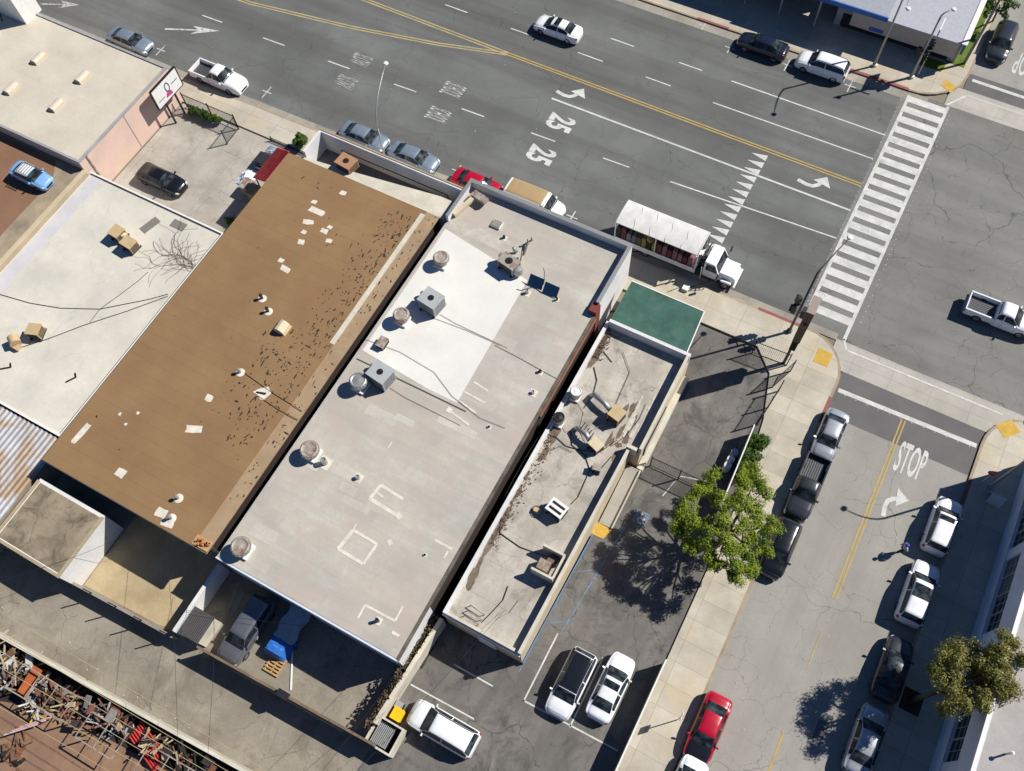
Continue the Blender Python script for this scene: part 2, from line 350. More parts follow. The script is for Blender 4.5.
# ---------------------------------------------------------------- road paint
ZP = 0.012
def strip(mb, x0, y0, x1, y1, w_, z=ZP):
    d = Vector((x1 - x0, y1 - y0)).normalized(); n = Vector((-d.y, d.x)) * w_ / 2
    mb.sheet([(x0 - n.x, y0 - n.y), (x1 - n.x, y1 - n.y), (x1 + n.x, y1 + n.y), (x0 + n.x, y0 + n.y)], z)
q = MB()
for s_ in (-0.14, 0.14):
    strip(q, -33.4, 55.95 + s_, 1.0, 55.85 + s_, 0.12)
struct('centre_lines', q, M['paint_y'])
q = MB()
for s_ in (-0.15, 0.15):
    strip(q, -33.4, 55.95 + s_, -50, 56.1 + s_, 0.16); strip(q, -50, 56.1 + s_, -140, 56.3 + s_, 0.16)
    pl = [(-33.4, 55.9), (-40, 54.1), (-48.8, 52.3), (-59.6, 50.7), (-75, 50.2), (-140, 50.0)]
    for (a, b), (c_, d_) in zip(pl, pl[1:]): strip(q, a, b + s_, c_, d_ + s_, 0.16, ZP + .003)
struct('centre_lines_worn', q, M['paint_ym'])
q = MB()
for a, b, y in ((-55.7, -53.2, 47.35), (-48.3, -45.9, 47.6), (-33.9, -31.6, 48.1), (-26.9, -24.5, 48.4), (-19.9, -17.4, 48.7), (-63.0, -60.6, 47.2)): strip(q, a, y, b, y + .08, 0.13)
strip(q, -13.6, 48.95, 1.0, 49.7, 0.13)
strip(q, -27.1, 52.85, 1.1, 52.9, 0.18)
for a, b in ((-42, -39.5), (-34.7, -32.4), (-27.5, -24.9), (-20.5, -18.0), (-49.2, -46.8), (-56.4, -54)): strip(q, a, 59.0, b, 59.0, 0.13)
strip(q, -13.8, 58.85, 1.0, 59.0, 0.13)
for a, b in ((-25.5, -23.1), (-18.5, -16.2), (-32.7, -30.3), (-40, -37.6)): strip(q, a, 62.0, b, 62.0, 0.13)
strip(q, -13.3, 62.0, 1.1, 62.0, 0.14)
# dashed line in the far upper left and parking stall ticks
for px, py in ((281 + 16, 94 + 0),): pass
struct('lane_lines', q, M['paint_w'])
q = MB()
strip(q, -41.1, 47.9, -38.7, 48.0, 0.13)
for (px, py, sz) in ((267, 92, 1.0), (457, 171, 1.0), (572, 217, 1.0), (787, 65, 1.0), (850, 86, 1.0), (730, 48, 0.9), (161, 50, 1.0), (704, 26, 0.7)):
    p = at(px, py); strip(q, p.x, p.y - sz * .8, p.x, p.y + sz * .7, 0.1); strip(q, p.x - 0.5, p.y, p.x + 0.5, p.y, 0.1, ZP + .003)
struct('parking_ticks', q, M['paint_wf'])
# crosswalk: two rails and wide bars
q = MB()
strip(q, 1.35, 42.6, 1.55, 67.4, 0.26); strip(q, 4.75, 40.8, 5.0, 67.6, 0.26)
n_b = 20
for i in range(n_b):
    y = 42.2 + i * 1.283
    q.sheet([(1.45, y), (4.9, y), (4.9, y + 0.74), (1.45, y + 0.74)], ZP + .003)
struct('crosswalk', q, M['paint_w'])
q = MB()
for i in range(13):
    y = 44.1 + i * 0.88
    q.sheet([(-8.6, y + 0.33), (-7.15, y), (-7.15, y + 0.66)], ZP + .004)
struct('yield_triangles', q, M['paint_w'])
q = MB()
strip(q, SX0 + 0.2, 36.5, SX1 - 0.2, 36.75, 0.36)
strip(q, 5.3, 40.05, SX1 + .8, 40.1, 0.16); strip(q, 5.2, 40.05, 4.7, 40.9, 0.16)
strip(q, 6.0, 71.6, 17, 71.5, 0.34); strip(q, 6.1, 69.6, 17, 69.5, 0.16); strip(q, 6.1, 69.6, 4.8, 67.7, 0.18)
struct('stop_lines', q, M['paint_w'])
q = MB()
for s_ in (-0.13, 0.13): strip(q, 10.9 + s_, 36.3, 10.85 + s_, 21.3, 0.11)
struct('side_road_centre_lines', q, M['paint_y'])
q = MB(); strip(q, 10.85, 18.8, 10.85, 16.0, 0.10)
struct('side_road_centre_dash_worn', q, M['paint_ym'])
q = MB(); strip(q, 10.9, 11.6, 10.9, 8.7, 0.12); strip(q, 10.9, 4, 10.9, 1.4, 0.12)
struct('side_road_centre_dash', q, M['paint_y'])

def curved_arrow(name, cx, cy, ang, mat, mirror=1, sc_=1.0):
    """a turn arrow: shaft runs forward (+x) then bends to the left (+y)"""
    w_ = 0.17; pts = []
    cl = [(-1.3, -0.25), (-0.5, -0.4), (0.0, -0.35), (0.35, -0.05), (0.5, 0.25)]
    L = []; Rr = []
    for i, p in enumerate(cl):
        a = Vector(cl[max(i - 1, 0)]); b = Vector(cl[min(i + 1, len(cl) - 1)]); d = (b - a).normalized(); nn = Vector((-d.y, d.x)) * w_
        L.append((p[0] + nn.x, p[1] + nn.y)); Rr.append((p[0] - nn.x, p[1] - nn.y))
    mb = MB()
    def tr(pt):
        x, y = pt[0] * sc_, pt[1] * mirror * sc_; ca, sa = math.cos(RAD(ang)), math.sin(RAD(ang)); return (cx + x * ca - y * sa, cy + x * sa + y * ca)
    for i in range(len(cl) - 1): mb.sheet([tr(L[i]), tr(L[i + 1]), tr(Rr[i + 1]), tr(Rr[i])], ZP + 0.0012 * i)
    mb.sheet([tr((-0.15, 0.28)), tr((1.35, 0.02)), tr((0.75, 1.05))], ZP + 0.008)
    return struct(name, mb, mat)
p = at(571, 94); curved_arrow('turn_arrow', p.x, p.y, 0, M['paint_w'], 1, 1.05)
p = at(814, 183); curved_arrow('turn_arrow', p.x, p.y, 0, M['paint_w'], 1, 1.05)
p = at(892, 503); curved_arrow('turn_arrow_right', p.x, p.y, 90, M['paint_w'], -1, .95)
def straight_arrow(a, b, w_, mat):
    a = at(*a); b = at(*b); d = (b - a); L = d.length; d.normalize(); n = Vector((-d.y, d.x, 0)); mb = MB()
    def P(u, v): return tuple((a + d * u * L + n * v)[:2])
    mb.sheet([P(0, -w_ * .2), P(0.7, -w_ * .12), P(0.7, w_ * .12), P(0, w_ * .2)], ZP)
    mb.sheet([P(1, 0), P(0.48, w_), P(0.62, 0.0)], ZP + .002); mb.sheet([P(1, 0), P(0.48, -w_), P(0.62, 0.0)], ZP + .004)
    struct('worn_arrow', mb, mat)
straight_arrow((165, 29), (220, 31), 0.55, M['paint_wf']); straight_arrow((40, 4), (80, 5), 0.55, M['paint_wff'])

def road_text(name, txt, cx, cy, ang, size_across, size_along, mat, bold=0.02):
    vs, fs = text_mesh(txt, size_across, size_along, bold); ca, sa = math.cos(RAD(ang)), math.sin(RAD(ang)); mb = MB()
    P = []
    for x, y in vs:
        x -= size_across / 2; y -= size_along / 2; P.append((cx + x * ca - y * sa, cy + x * sa + y * ca, ZP + 0.003))
    mb.add(P, fs); return struct(name, mb, mat)
# letters whose tops point along +x: the text runs towards -y  (angle -90)
p = at(560.5, 123); road_text('road_lettering', '25', p.x, p.y, -90, 1.75, 2.5, M['paint_w'], 0.035)
p = at(541, 155); road_text('road_lettering', '25', p.x, p.y, -90, 1.75, 2.5, M['paint_w'], 0.035)
for px, py in ((453, 90), (438, 115)): p = at(px, py); road_text('road_lettering_worn', 'SCHOOL', p.x, p.y, -90, 1.5, 2.2, M['paint_wf'], 0.0)
for px, py in ((361, 60), (346, 82)): p = at(px, py); road_text('road_lettering_worn', 'SLOW', p.x, p.y, -90, 1.3, 2.1, M['paint_wff'], 0.01)
p = at(911, 461); road_text('road_lettering', 'STOP', p.x, p.y, 0, 2.05, 2.6, M['paint_w'], 0.02)
p = at(1027, 66); road_text('road_lettering', 'STOP', p.x, p.y, 180, 2.3, 2.9, M['paint_w'], 0.015)

# paint on the parking lot
q = MB()
strip(q, -11.9, 2.8, -7.1, 2.9, 0.1); strip(q, *at(425, 635)[:2], *at(494, 686)[:2], 0.1) if False else None
a = at(400 + 405 / 5.5, 560 + 635 / 5.5); b = at(400 + 512 / 5.5, 560 + 692 / 5.5); strip(q, a.x - 1.5, a.y, b.x, a.y, 0.1)
strip(q, -4.75, 10.4, -4.75, 5.4, 0.11); strip(q, -1.35, 10.4, -1.35, 5.4, 0.1); strip(q, -4.8, 5.45, 2.0, 5.6, 0.11)
struct('stall_lines', q, M['paint_wf'] if False else M['paint_w'])
q = MB()
pb = [at(585, 535), at(560, 575), at(545, 610), at(533, 640), at(523, 668)]
strip(q, -5.75, 17.6, -5.9, 6.9, 0.14); strip(q, -3.9, 19.4, -4.6, 10.4, 0.12)
for i in (1, 3): strip(q, -5.75, 16.6 - i * 2.0, -4.25, 17.6 - i * 2.0, 0.08, ZP + .003)
strip(q, *at(700, 330)[:2], *at(700, 330)[:2], 0.1) if False else None
p = at(641, 518); q.sheet([(p.x - .52, p.y - .52), (p.x + .52, p.y - .52), (p.x + .52, p.y + .52), (p.x - .52, p.y + .52)], ZP)
struct('blue_lot_paint', q, faded('paint_blue_worn', S((104, 132, 164)), 0.44))
# wheelchair emblem on its blue square
q = MB(); cx, cy = p.x, p.y; pts = [(cx + 0.1 + .26 * math.cos(t * .5), cy - .16 + .26 * math.sin(t * .5)) for t in range(1, 11)]
for a_, b_ in zip(pts, pts[1:]): strip(q, *a_, *b_, 0.07, ZP + .006)
strip(q, cx - .05, cy + .3, cx - .02, cy - .05, 0.1, ZP + .008); strip(q, cx - .02, cy - .05, cx + .22, cy - .07, .09, ZP + .010); q.lathe(cx - .06, cy + .42, [(0.08, ZP + .002), (0.08, ZP + .006)], 10)
struct('wheelchair_emblem', q, M['paint_w'])
q = MB()
a, b, c_ = at(668, 500), at(682, 487), at(655, 512)
strip(q, -2.0, 24.6, 0.2, 25.2, .08); strip(q, -2.1, 24.4, -2.5, 22.6, .08)
struct('worn_bay_lines', q, M['paint_wf'])
# repair patches and manholes
q = MB()
for (px, py, r_) in ((693, 452, .35), (877, 103, .25),): 
    p = at(px, py)
for (px, py) in ((744, 25 + 8), (936, 667),): pass
struct('asphalt_patch', MB().sheet([(12.6, 12), (13.3, 12), (13.3, 13.5), (12.6, 13.5)], .004), M['road_new'])

R = random.Random(17); q = MB()
for i in range(46):
    y = 42.4 + i * .55
    for x_ in (1.0, 5.35):
        if R.random() < .75: q.lathe(x_ + R.uniform(-.05, .05), y, [(.05, 0.004), (.035, .02)], 6)
for x_ in range(12): q.lathe(SX0 + .8 + x_ * .85, 36.25 + .02 * x_, [(.05, .004), (.035, .02)], 6)
tag(q.build('road_studs', M['paint_w']), 'tiny white studs dotted along the crosswalk edges and stop line', 'road studs', None, 'stuff')
q = MB()
for i in range(26):
    x_, y_ = R.uniform(-60, 18), R.uniform(41, 66); q.lathe(x_, y_, [(R.uniform(.03, .06), .004), (.02, .03)], 5)
for i in range(40):
    x_, y_ = R.uniform(6, 16), R.uniform(0, 35); q.lathe(x_, y_, [(R.uniform(.03, .06), .004), (.02, .03)], 5)
for i in range(34):
    x_ = R.uniform(-42, -22); q.lathe(x_, R.gauss(-6.6, .5), [(R.uniform(.02, .06), .004), (.02, .04)], 5)
tag(q.build('street_litter', flat('litter_pale', S((190, 186, 176)), .8)), 'scattered pale litter specks on the roads and alley', 'litter', None, 'stuff')
# ---------------------------------------------------------------- building materials
M['pink'] = surf('stucco_pink', S((222, 192, 176)), S((212, 184, 168)), var=0.08, scale=0.4, fine=10, stain=dict(s=0.22, c=S((212, 194, 152)), lo=0.5, hi=0.62, a=0.5))
M['cream_roof'] = surf('roof_coating_cream', S((208, 199, 182)), S((194, 185, 168)), var=0.10, scale=0.3, fine=7, finevar=0.08, joints=dict(w=30, h=3.1, m=0.02, dark=0.88, var=0.03), stain=dict(s=0.25, c=S((190, 170, 140)), lo=0.58, hi=0.72, a=0.4))
M['rust_roof'] = surf('roof_rust_red', S((142, 108, 84)), S((130, 98, 76)), var=0.12, scale=0.3, fine=6)
M['white_roof'] = surf('roof_coating_white', S((216, 211, 197)), S((198, 194, 182)), var=0.10, scale=0.28, fine=6, finevar=0.08, stain=dict(s=0.4, c=S((176, 170, 160)), lo=0.56, hi=0.74, a=0.5), joints=dict(w=6.2, h=60, m=0.02, dark=0.86, var=0.03), cracks=[(0.3, 0.02, 0.3, 2)])
M['brown_roof'] = surf('roof_felt_brown', S((148, 119, 84)), S((136, 108, 76)), var=0.08, scale=0.25, fine=8, finevar=0.10, joints=dict(w=60, h=1.0, m=0.025, dark=0.86, var=0.04), stain=dict(s=0.2, c=S((132, 100, 70)), lo=0.45, hi=0.7, a=0.6))
M['brown_edge'] = surf('roof_felt_faded', S((172, 148, 118)), S((156, 132, 104)), var=0.14, scale=0.5, fine=8, stain=dict(s=0.5, c=S((140, 110, 78)), lo=0.5, hi=0.7, a=0.5))
M['grey_roof'] = surf('roof_membrane_grey', S((198, 193, 180)), S((180, 175, 164)), var=0.16, scale=0.3, fine=5, finevar=0.10, joints=dict(w=2.2, h=1.0, m=0.02, dark=0.88, var=0.12, offset=0.5), stain=dict(s=0.22, c=S((178, 164, 154)), lo=0.45, hi=0.62, a=0.65), streak=dict(s=(0.15, 1.2, 1), a=0.5, c=S((162, 158, 150))))
M['white_paintroof'] = surf('roof_coating_fresh_white', S((222, 220, 213)), S((214, 211, 204)), var=0.05, scale=0.4, fine=6, finevar=0.05)
M['shop_roof'] = surf('roof_membrane_aged', S((204, 197, 185)), S((170, 163, 152)), var=0.26, scale=0.35, fine=5, finevar=0.12, stain=dict(s=0.4, c=S((110, 102, 92)), lo=0.53, hi=0.68, a=0.7), streak=dict(s=(1.0, 0.12, 1), a=0.5, c=S((146, 139, 128))), joints=dict(w=30, h=2.4, m=.03, dark=.8, var=.05), cracks=[(0.3, 0.03, 0.5, 7)])
M['white_wall'] = surf('stucco_white', S((226, 225, 222)), S((206, 206, 206)), var=0.10, scale=0.5, fine=8, stain=dict(s=0.5, c=S((170, 168, 164)), lo=0.6, hi=0.75, a=0.4))
M['grey_wall'] = surf('stucco_grey', S((168, 168, 168)), S((150, 150, 150)), var=0.12, scale=0.5, fine=8)
M['beige_wall'] = surf('stucco_beige', S((206, 190, 160)), S((186, 170, 142)), var=0.12, scale=0.5, fine=8)
M['cream_trim'] = surf('trim_cream', S((214, 207, 190)), S((192, 185, 168)), var=0.10, scale=0.8, fine=8)
M['tan_trim'] = surf('trim_tan', S((178, 160, 132)), S((158, 142, 116)), var=0.12, scale=0.8, fine=8)
M['dark_trim'] = flat('flashing_dark', S((70, 70, 70)), 0.6)
M['white_trim'] = flat('flashing_white', S((228, 226, 220)), 0.5)
M['block'] = surf('concrete_block_wall', S((164, 156, 144)), S((140, 132, 120)), var=0.15, scale=0.6, fine=7)
M['rbwall'] = surf('stucco_pale_blue_grey', S((214, 218, 226)), S((198, 202, 212)), var=0.06, scale=0.4, fine=8)
M['rbroof'] = surf('roof_membrane_light_grey', S((176, 172, 168)), S((158, 154, 150)), var=0.12, scale=0.25, fine=6, joints=dict(w=60, h=3.0, m=.02, dark=.88), stain=dict(s=0.2, c=S((196, 192, 186)), lo=0.5, hi=0.7, a=0.5))
M['glass_dark'] = flat('window_glass', (0.02, 0.025, 0.03), 0.08, 0.0, 0.6, var=0)
M['glass_grey'] = surf('wired_glass', S((120, 124, 128)), S((96, 100, 106)), rough=0.3, var=0.2, scale=1.2, fine=6)
M['metal_grey'] = flat('metal_painted_grey', S((150, 152, 152)), 0.5, 0.0)
M['metal_dark'] = flat('metal_black', S((38, 38, 40)), 0.5)
M['metal_galv'] = flat('metal_galvanised', S((170, 170, 166)), 0.45, 0.55, scale=6)
M['metal_rust'] = surf('metal_rusty', S((184, 176, 166)), S((162, 152, 142)), rough=.55, metal=.2, var=0.15, scale=2.5, fine=12, stain=dict(s=2.2, c=S((128, 88, 64)), lo=.48, hi=.62, a=.8))
M['metal_tan'] = flat('metal_tan', S((190, 166, 126)), 0.6, scale=2)
M['metal_beige'] = flat('metal_beige', S((206, 190, 160)), 0.6, scale=2)
M['metal_white'] = flat('metal_white', S((226, 226, 222)), 0.5)
M['blue_fascia'] = flat('fascia_blue', S((38, 92, 168)), 0.5)
M['green_metal'] = surf('roof_green_metal', S((66, 104, 92)), S((48, 82, 72)), rough=0.55, var=0.10, scale=0.7, fine=4, finevar=0.10, stain=dict(s=.8, c=S((88, 112, 100)), lo=.5, hi=.7, a=.6), seam=dict(s=0.33, c=S((42, 104, 84)), a=0.35, d='X', lo=0.9))
M['tile_red'] = surf('roof_tile_red', S((206, 100, 96)), S((180, 84, 80)), var=0.12, scale=1.5, fine=8)
M['black'] = flat('black_matt', S((22, 22, 23)), 0.8, var=0)
M['ivy'] = surf('dry_creeper', S((106, 92, 66)), S((80, 66, 46)), var=0.3, scale=4, fine=16)
M['wood'] = surf('wood_plank', S((196, 160, 112)), S((170, 136, 92)), var=0.2, scale=3, fine=14)
M['corr'] = surf('corrugated_sheet', S((204, 204, 208)), S((170, 168, 168)), rough=0.5, metal=0.2, var=0.15, scale=0.3, fine=6, stain=dict(s=0.25, c=S((164, 134, 92)), lo=0.48, hi=0.6, a=0.8))

def wall_ring(mb, x0, x1, y0, y1, t, z0, z1, sides='NSEW'):
    """parapet lengths butted at the corners"""
    if 'S' in sides: mb.box(x0, x1, y0, y0 + t, z0, z1)
    if 'N' in sides: mb.box(x0, x1, y1 - t, y1, z0, z1)
    if 'W' in sides: mb.box(x0, x0 + t, y0 + t, y1 - t, z0, z1)
    if 'E' in sides: mb.box(x1 - t, x1, y0 + t, y1 - t, z0, z1)
    return mb

# ================= pink-walled building, upper left
pb_ = thing('pink_building', (-66, 31, 0), 'low building with pink stucco side wall and broad cream roof at the upper left', 'building')
MB().box(-110, -57.75, 25.4, 37.4, 0, 4.0).build('wall', M['pink'], pb_)
rf = MB().box(-110, -57.95, 25.6, 37.2, 4.0, 4.06).build('roof', M['cream_roof'], pb_)
wall_ring(MB(), -110, -57.72, 25.36, 37.44, 0.22, 4.0, 4.16).build('parapet_cap', M['grey_wall'], pb_)
MB().box(-57.72, -57.66, 26.2, 26.32, 1.5, 4.05).build('drain_pipe', M['metal_rust'], pb_)
MB().box(-57.75, -57.715, 31.2, 31.24, 0.1, 4.0).build('wall_joint', M['grey_wall'], pb_)
sk_mat = flat('skylight_dome', S((208, 196, 176)), 0.35)
for (px, py), lb in (((38, 58), 'skylight on the cream roof nearest its street edge'), ((82, 77), 'skylight on the cream roof nearest the pink wall'),
                 ((11, 88), 'skylight on the cream roof nearest the photo\'s left edge'), ((56, 105), 'skylight on the cream roof nearest the rust red deck')):
    p = at(px, py, 4.2); t = thing('skylight', (p.x, p.y, 4.06), 'small domed cream ' + lb, 'skylight', 'skylights on the cream roof')
    MB().box(p.x - .38, p.x + .38, p.y - .68, p.y + .68, 4.06, 4.24).build('curb', M['metal_beige'], t)
    q = MB(); 
    for i in range(6):
        a0, a1 = math.pi * i / 6, math.pi * (i + 1) / 6
        q.add([(p.x - .36 * math.cos(a0), p.y - .64, 4.24 + .22 * math.sin(a0)), (p.x - .36 * math.cos(a1), p.y - .64, 4.24 + .22 * math.sin(a1)), (p.x - .36 * math.cos(a1), p.y + .64, 4.24 + .22 * math.sin(a1)), (p.x - .36 * math.cos(a0), p.y + .64, 4.24 + .22 * math.sin(a0))], [(0, 1, 2, 3)])
    for yy in (-.64, .64): q.add([(p.x - .36 * math.cos(math.pi * i / 6), p.y + yy, 4.24 + .22 * math.sin(math.pi * i / 6)) for i in range(7)], [tuple(range(7)) if yy > 0 else tuple(range(7))[::-1]])
    q.build('dome', sk_mat, t)
# white sign tower at its street corner
a = at(22, 26, 4.1); t = thing('white_sign_box', (-75.0, 36.6, 4.06), 'tall plain white slab standing on the street corner of the cream roof', 'sign box')
MB().box(-77.6, -73.4, 35.9, 36.3, 4.06, 7.2).build('panel', M['white_trim'], t)
MB().box(-73.4, -73.1, 35.9, 38.0, 4.06, 7.2).build('side_panel', M['white_trim'], t)
MB().bar((-75.5, 35.2, 4.06), (-75.5, 35.9, 6.2), .08, .08).build('brace', M['metal_dark'], t)
# billboard on its posts beside the pink wall
b0, b1 = at(170, 106, 3.0), at(179, 126, 0)
bx = -56.7
t = thing('billboard', (bx, 35.6, 0), 'white panel sign with a pink and black emblem on two posts by the pink wall', 'sign')
MB().box(bx - .08, bx + .08, 34.0, 37.4, 2.6, 4.6).build('panel', M['metal_white'], t)
wall_ring(MB(), 0, 1, 0, 1, .1, 0, 1, '')
q = MB(); q.box(bx - .1, bx + .1, 33.95, 34.05, 2.55, 4.65).box(bx - .1, bx + .1, 37.35, 37.45, 2.55, 4.65).box(bx - .1, bx + .1, 34.05, 37.35, 2.52, 2.6).box(bx - .1, bx + .1, 34.05, 37.35, 4.6, 4.68); q.build('frame', M['metal_dark'], t)
for yy in (34.9, 36.2): MB().box(bx - .07, bx + .07, yy - .07, yy + .07, 0, 2.56).build('post', M['metal_dark'], t)
emb = MB()
emb.add([(bx + .09, 35.2, 2.9), (bx + .09, 36.1, 2.8), (bx + .09, 36.0, 3.25), (bx + .09, 35.5, 3.35)], [(0, 1, 2, 3)])
emb.build('emblem', flat('sign_magenta', S((190, 70, 130)), .5, var=0), t)
emb = MB()
for i in range(10):
    a0 = 2 * math.pi * i / 10; a1 = 2 * math.pi * (i + 1) / 10
    emb.add([(bx + .095, 35.75 + .3 * math.cos(a0), 3.75 + .5 * math.sin(a0)), (bx + .095, 35.75 + .3 * math.cos(a1), 3.75 + .5 * math.sin(a1)), (bx + .095, 35.75 + .2 * math.cos(a1), 3.75 + .38 * math.sin(a1)), (bx + .095, 35.75 + .2 * math.cos(a0), 3.75 + .38 * math.sin(a0))], [(0, 1, 2, 3)])
emb.add([(bx + .096, 34.3, 3.15), (bx + .096, 35.1, 3.15), (bx + .096, 35.1, 3.22), (bx + .096, 34.3, 3.22)], [(0, 1, 2, 3)]).add([(bx + .096, 36.3, 3.6), (bx + .096, 37.1, 3.6), (bx + .096, 37.1, 3.68), (bx + .096, 36.3, 3.68)], [(0, 1, 2, 3)])
emb.build('emblem_outline', flat('sign_ink', S((70, 70, 90)), .5, var=0), t)

# ================= rust red roof deck
db = thing('deck_building', (-66, 18, 0), 'low building with a rust red roof deck and a sandy rim below the cream roof', 'building')
MB().box(-110, -57.6, -6, 25.3, 0, 3.0).build('wall', M['beige_wall'], db)
MB().box(-110, -59.6, -6, 25.2, 3.0, 3.04).build('roof', M['rust_roof'], db)
q = MB(); q.prism([(-59.6, 25.2), (-57.6, 25.2), (-57.6, -6), (-59.6, -6)], 3.0, 3.05); q.prism([(-60.8, 25.2), (-59.6, 25.2), (-59.6, 23.4)], 3.05, 3.07); q.build('roof_rim', surf('roof_rim_sand', S((176, 158, 130)), S((138, 126, 110)), var=0.25, scale=.5), db)
MB().box(-57.75, -57.5, -6, 25.3, 3.0, 3.3).build('parapet', M['beige_wall'], db)

# ================= white roofed building
wb = thing('white_roof_building', (-50, 15, 0), 'low flat building under a chalky white roof crossed by cables', 'building')
MB().box(-57.4, -43.25, 5.4, 25.6, 0, 2.7).build('wall', M['white_wall'], wb)
MB().box(-57.3, -43.3, 5.5, 25.5, 2.7, 2.75).build('roof', M['white_roof'], wb)
wall_ring(MB(), -57.4, -43.2, 5.36, 25.66, .14, 2.7, 2.86, 'NES').build('parapet_cap', M['white_trim'], wb)
wall_ring(MB(), -57.26, -43.34, 5.5, 25.52, .1, 2.75, 2.8, 'NE').build('roof_edge_flashing', M['dark_trim'], wb)
MB().box(-57.2, -55.9, 10, 25.4, 2.755, 2.765).build('roof_lavender_band', surf('roof_lavender_tone', S((206, 203, 204)), S((194, 191, 194)), var=0.1), wb)  # slightly lavender band along the left side of the roof
for i, (a_, b_) in enumerate((((142, 231), (158, 219)), ((172, 222), (185, 228)))):
    a = at(*a_, 2.77); b = at(*b_, 2.77); MB().bar((a.x, a.y, 2.77), (b.x, b.y, 2.77), 0.75, 0.015).build('roof_patch', M['dark_trim'] if False else flat('patch_grey', S((122, 120, 114)), .8), wb)

# ================= corrugated roofed shed
cb = thing('corrugated_shed', (-47, 1.5, 0), 'lean-to shed with a streaky corrugated metal roof at the left edge', 'shed')
MB().box(-60, -43.0, -4.6, 5.2, 0, 2.4).build('wall', M['block'], cb)
q = MB(); n = 120; x0 = -60.2; x1 = -42.9
for i in range(n + 1):
    x = x0 + (x1 - x0) * i / n; z = 0.05 * math.sin(i * math.pi / 1.5) 
    q.v += [(x, -4.9, 2.5 + z), (x, 5.25, 2.65 + z)]
q.f = [(2 * i, 2 * i + 2, 2 * i + 3, 2 * i + 1) for i in range(n)]
q.build('roof', M['corr'], cb)

# ================= brown roofed building with a white street front
bb = thing('brown_roof_building', (-35, 19, 0), 'long building under a brown felt roof with white patches and a tall white street parapet', 'building')
BX0, BX1, BY0, BY1, BZ = -42.0, -27.45, 3.3, 34.05, 4.5
MB().box(BX0 + .3, BX1 - .1, BY0 + .6, 33.95, 0, BZ - .17).build('wall', M['beige_wall'], bb)
br_ = MB().box(BX0, BX1 - 1.15, BY0, BY1, BZ - .1, BZ).build('roof', M['brown_roof'], bb)
MB().box(BX1 - 1.15, BX1, BY0, BY1, BZ - .16, BZ - .05).build('roof_side_strip', M['brown_edge'], bb)
MB().box(BX1 - .098, BX1 - .04, BY0 + .6, 33.9, 0, BZ - .18).build('gap_shade_cladding', flat('cladding_tar_gap_shade', S((52, 42, 38)), .9), bb)  # dark cladding added to paint gap shade over the sunlit wall top
MB().box(BX0, BX1, BY0 - .06, BY0 - .002, BZ - .2, BZ + .03).build('eave_board', M['dark_trim'], bb)
MB().box(BX1 - 1.5, BX1 - 1.12, 20.5, 33.7, BZ - .04, BZ + .02).build('cream_strip', M['cream_trim'], bb)
# patches of fresh coating on the felt
pm = surf('roof_patch_white', S((228, 222, 208)), S((204, 196, 180)), var=.15, scale=2, fine=10)
for (a_, b_, w_) in (((232, 72), (0, 0), 0),): pass
def rpatch(px, py, lx, ly, rz=0, z=BZ, parent=bb, mat=pm, name='roof_patch'):
    p = at(px, py, z); rr_ = random.Random(int(px * 7 + py)); q = MB().prism([(p.x + sx_ * lx / 2 + rr_.uniform(-.05, .05), p.y + sy_ * ly / 2 + rr_.uniform(-.05, .05)) for sx_, sy_ in ((-1, -1), (0, -1.05), (1, -1), (1.04, 0), (1, 1), (.1, .96), (-1, 1), (-.95, .1))], z, z + .012); q.rot(p.x, p.y, RAD(rz)); return q.build(name, mat, parent)
for px, py, lx, ly, rz in ((317, 211, 1.35, .5, 0), (308, 222, .9, .42, 22), (314, 202, .4, .35, 0), (304, 232, .45, .38, 0), (324, 231, .65, .45, 5), (330, 227, .35, .3, 0), (329, 241, .5, .4, 10), (301, 242, .5, .4, 15), (343, 193, .5, .38, 0), (281, 260, .45, .38, 0), (285, 269, .8, .45, 0),
                           (81, 433, .42, 1.7, -4), (194, 429, 1.15, .55, 22), (209, 398, .5, .5, 0), (121, 473, .7, .6, 0), (161, 513, .8, .6, 5), (167, 523, .9, .5, 10), (120, 414, .2, .2, 0), (138, 413, .22, .2, 0), (126, 424, .22, .2, 0)):
    rpatch(px, py, lx, ly, rz)
# tar flecks where the felt has blistered
q = MB(); R = random.Random(3)
for i in range(760):
    u = R.random(); 
    if i < 570:
        d = R.choice([.5, 1.5, 2.3]) + R.gauss(0, .32) + 0.1 * math.sin(i); x = BX1 - 1.5 - d; y = BY0 + 6 + (BY1 - BY0 - 7) * R.random() ** 0.8
        if d > 1.0 and R.random() < 0.45: continue
    elif i < 650: x = BX1 - R.uniform(0.05, 1.1); y = R.uniform(BY0 + 3, BY1)
    elif i < 735: x = R.uniform(BX1 - 6.5, BX1 - 2.5); y = R.uniform(12, 20)
    else: x = R.uniform(BX0 + 1, BX1 - 3); y = R.uniform(BY0 + 2, BY1 - 1)
    L = .08 + .34 * R.random() ** 2.2 + (.35 if R.random() < .06 else 0); W_ = R.uniform(.025, .085); a = R.gauss(90, 14) if R.random() < .8 else R.uniform(0, 180)
    st = len(q.v); n_ = 5; pts = [(x + L / 2 * math.cos(2 * math.pi * j / n_ + .3) * R.uniform(.6, 1.2), y + W_ * math.sin(2 * math.pi * j / n_ + .3) * R.uniform(.6, 1.2)) for j in range(n_)]
    zb = BZ + .014 + .0001 * (i % 40) if x < BX1 - 1.15 else BZ - .045
    if BX1 - 1.52 < x < BX1 - 1.1 and y > 20.4: continue
    q.sheet(pts, zb); q.rot(x, y, RAD(a), st)
q.build('tar_flecks', flat('tar_black', S((46, 40, 36)), .8, var=0), bb)
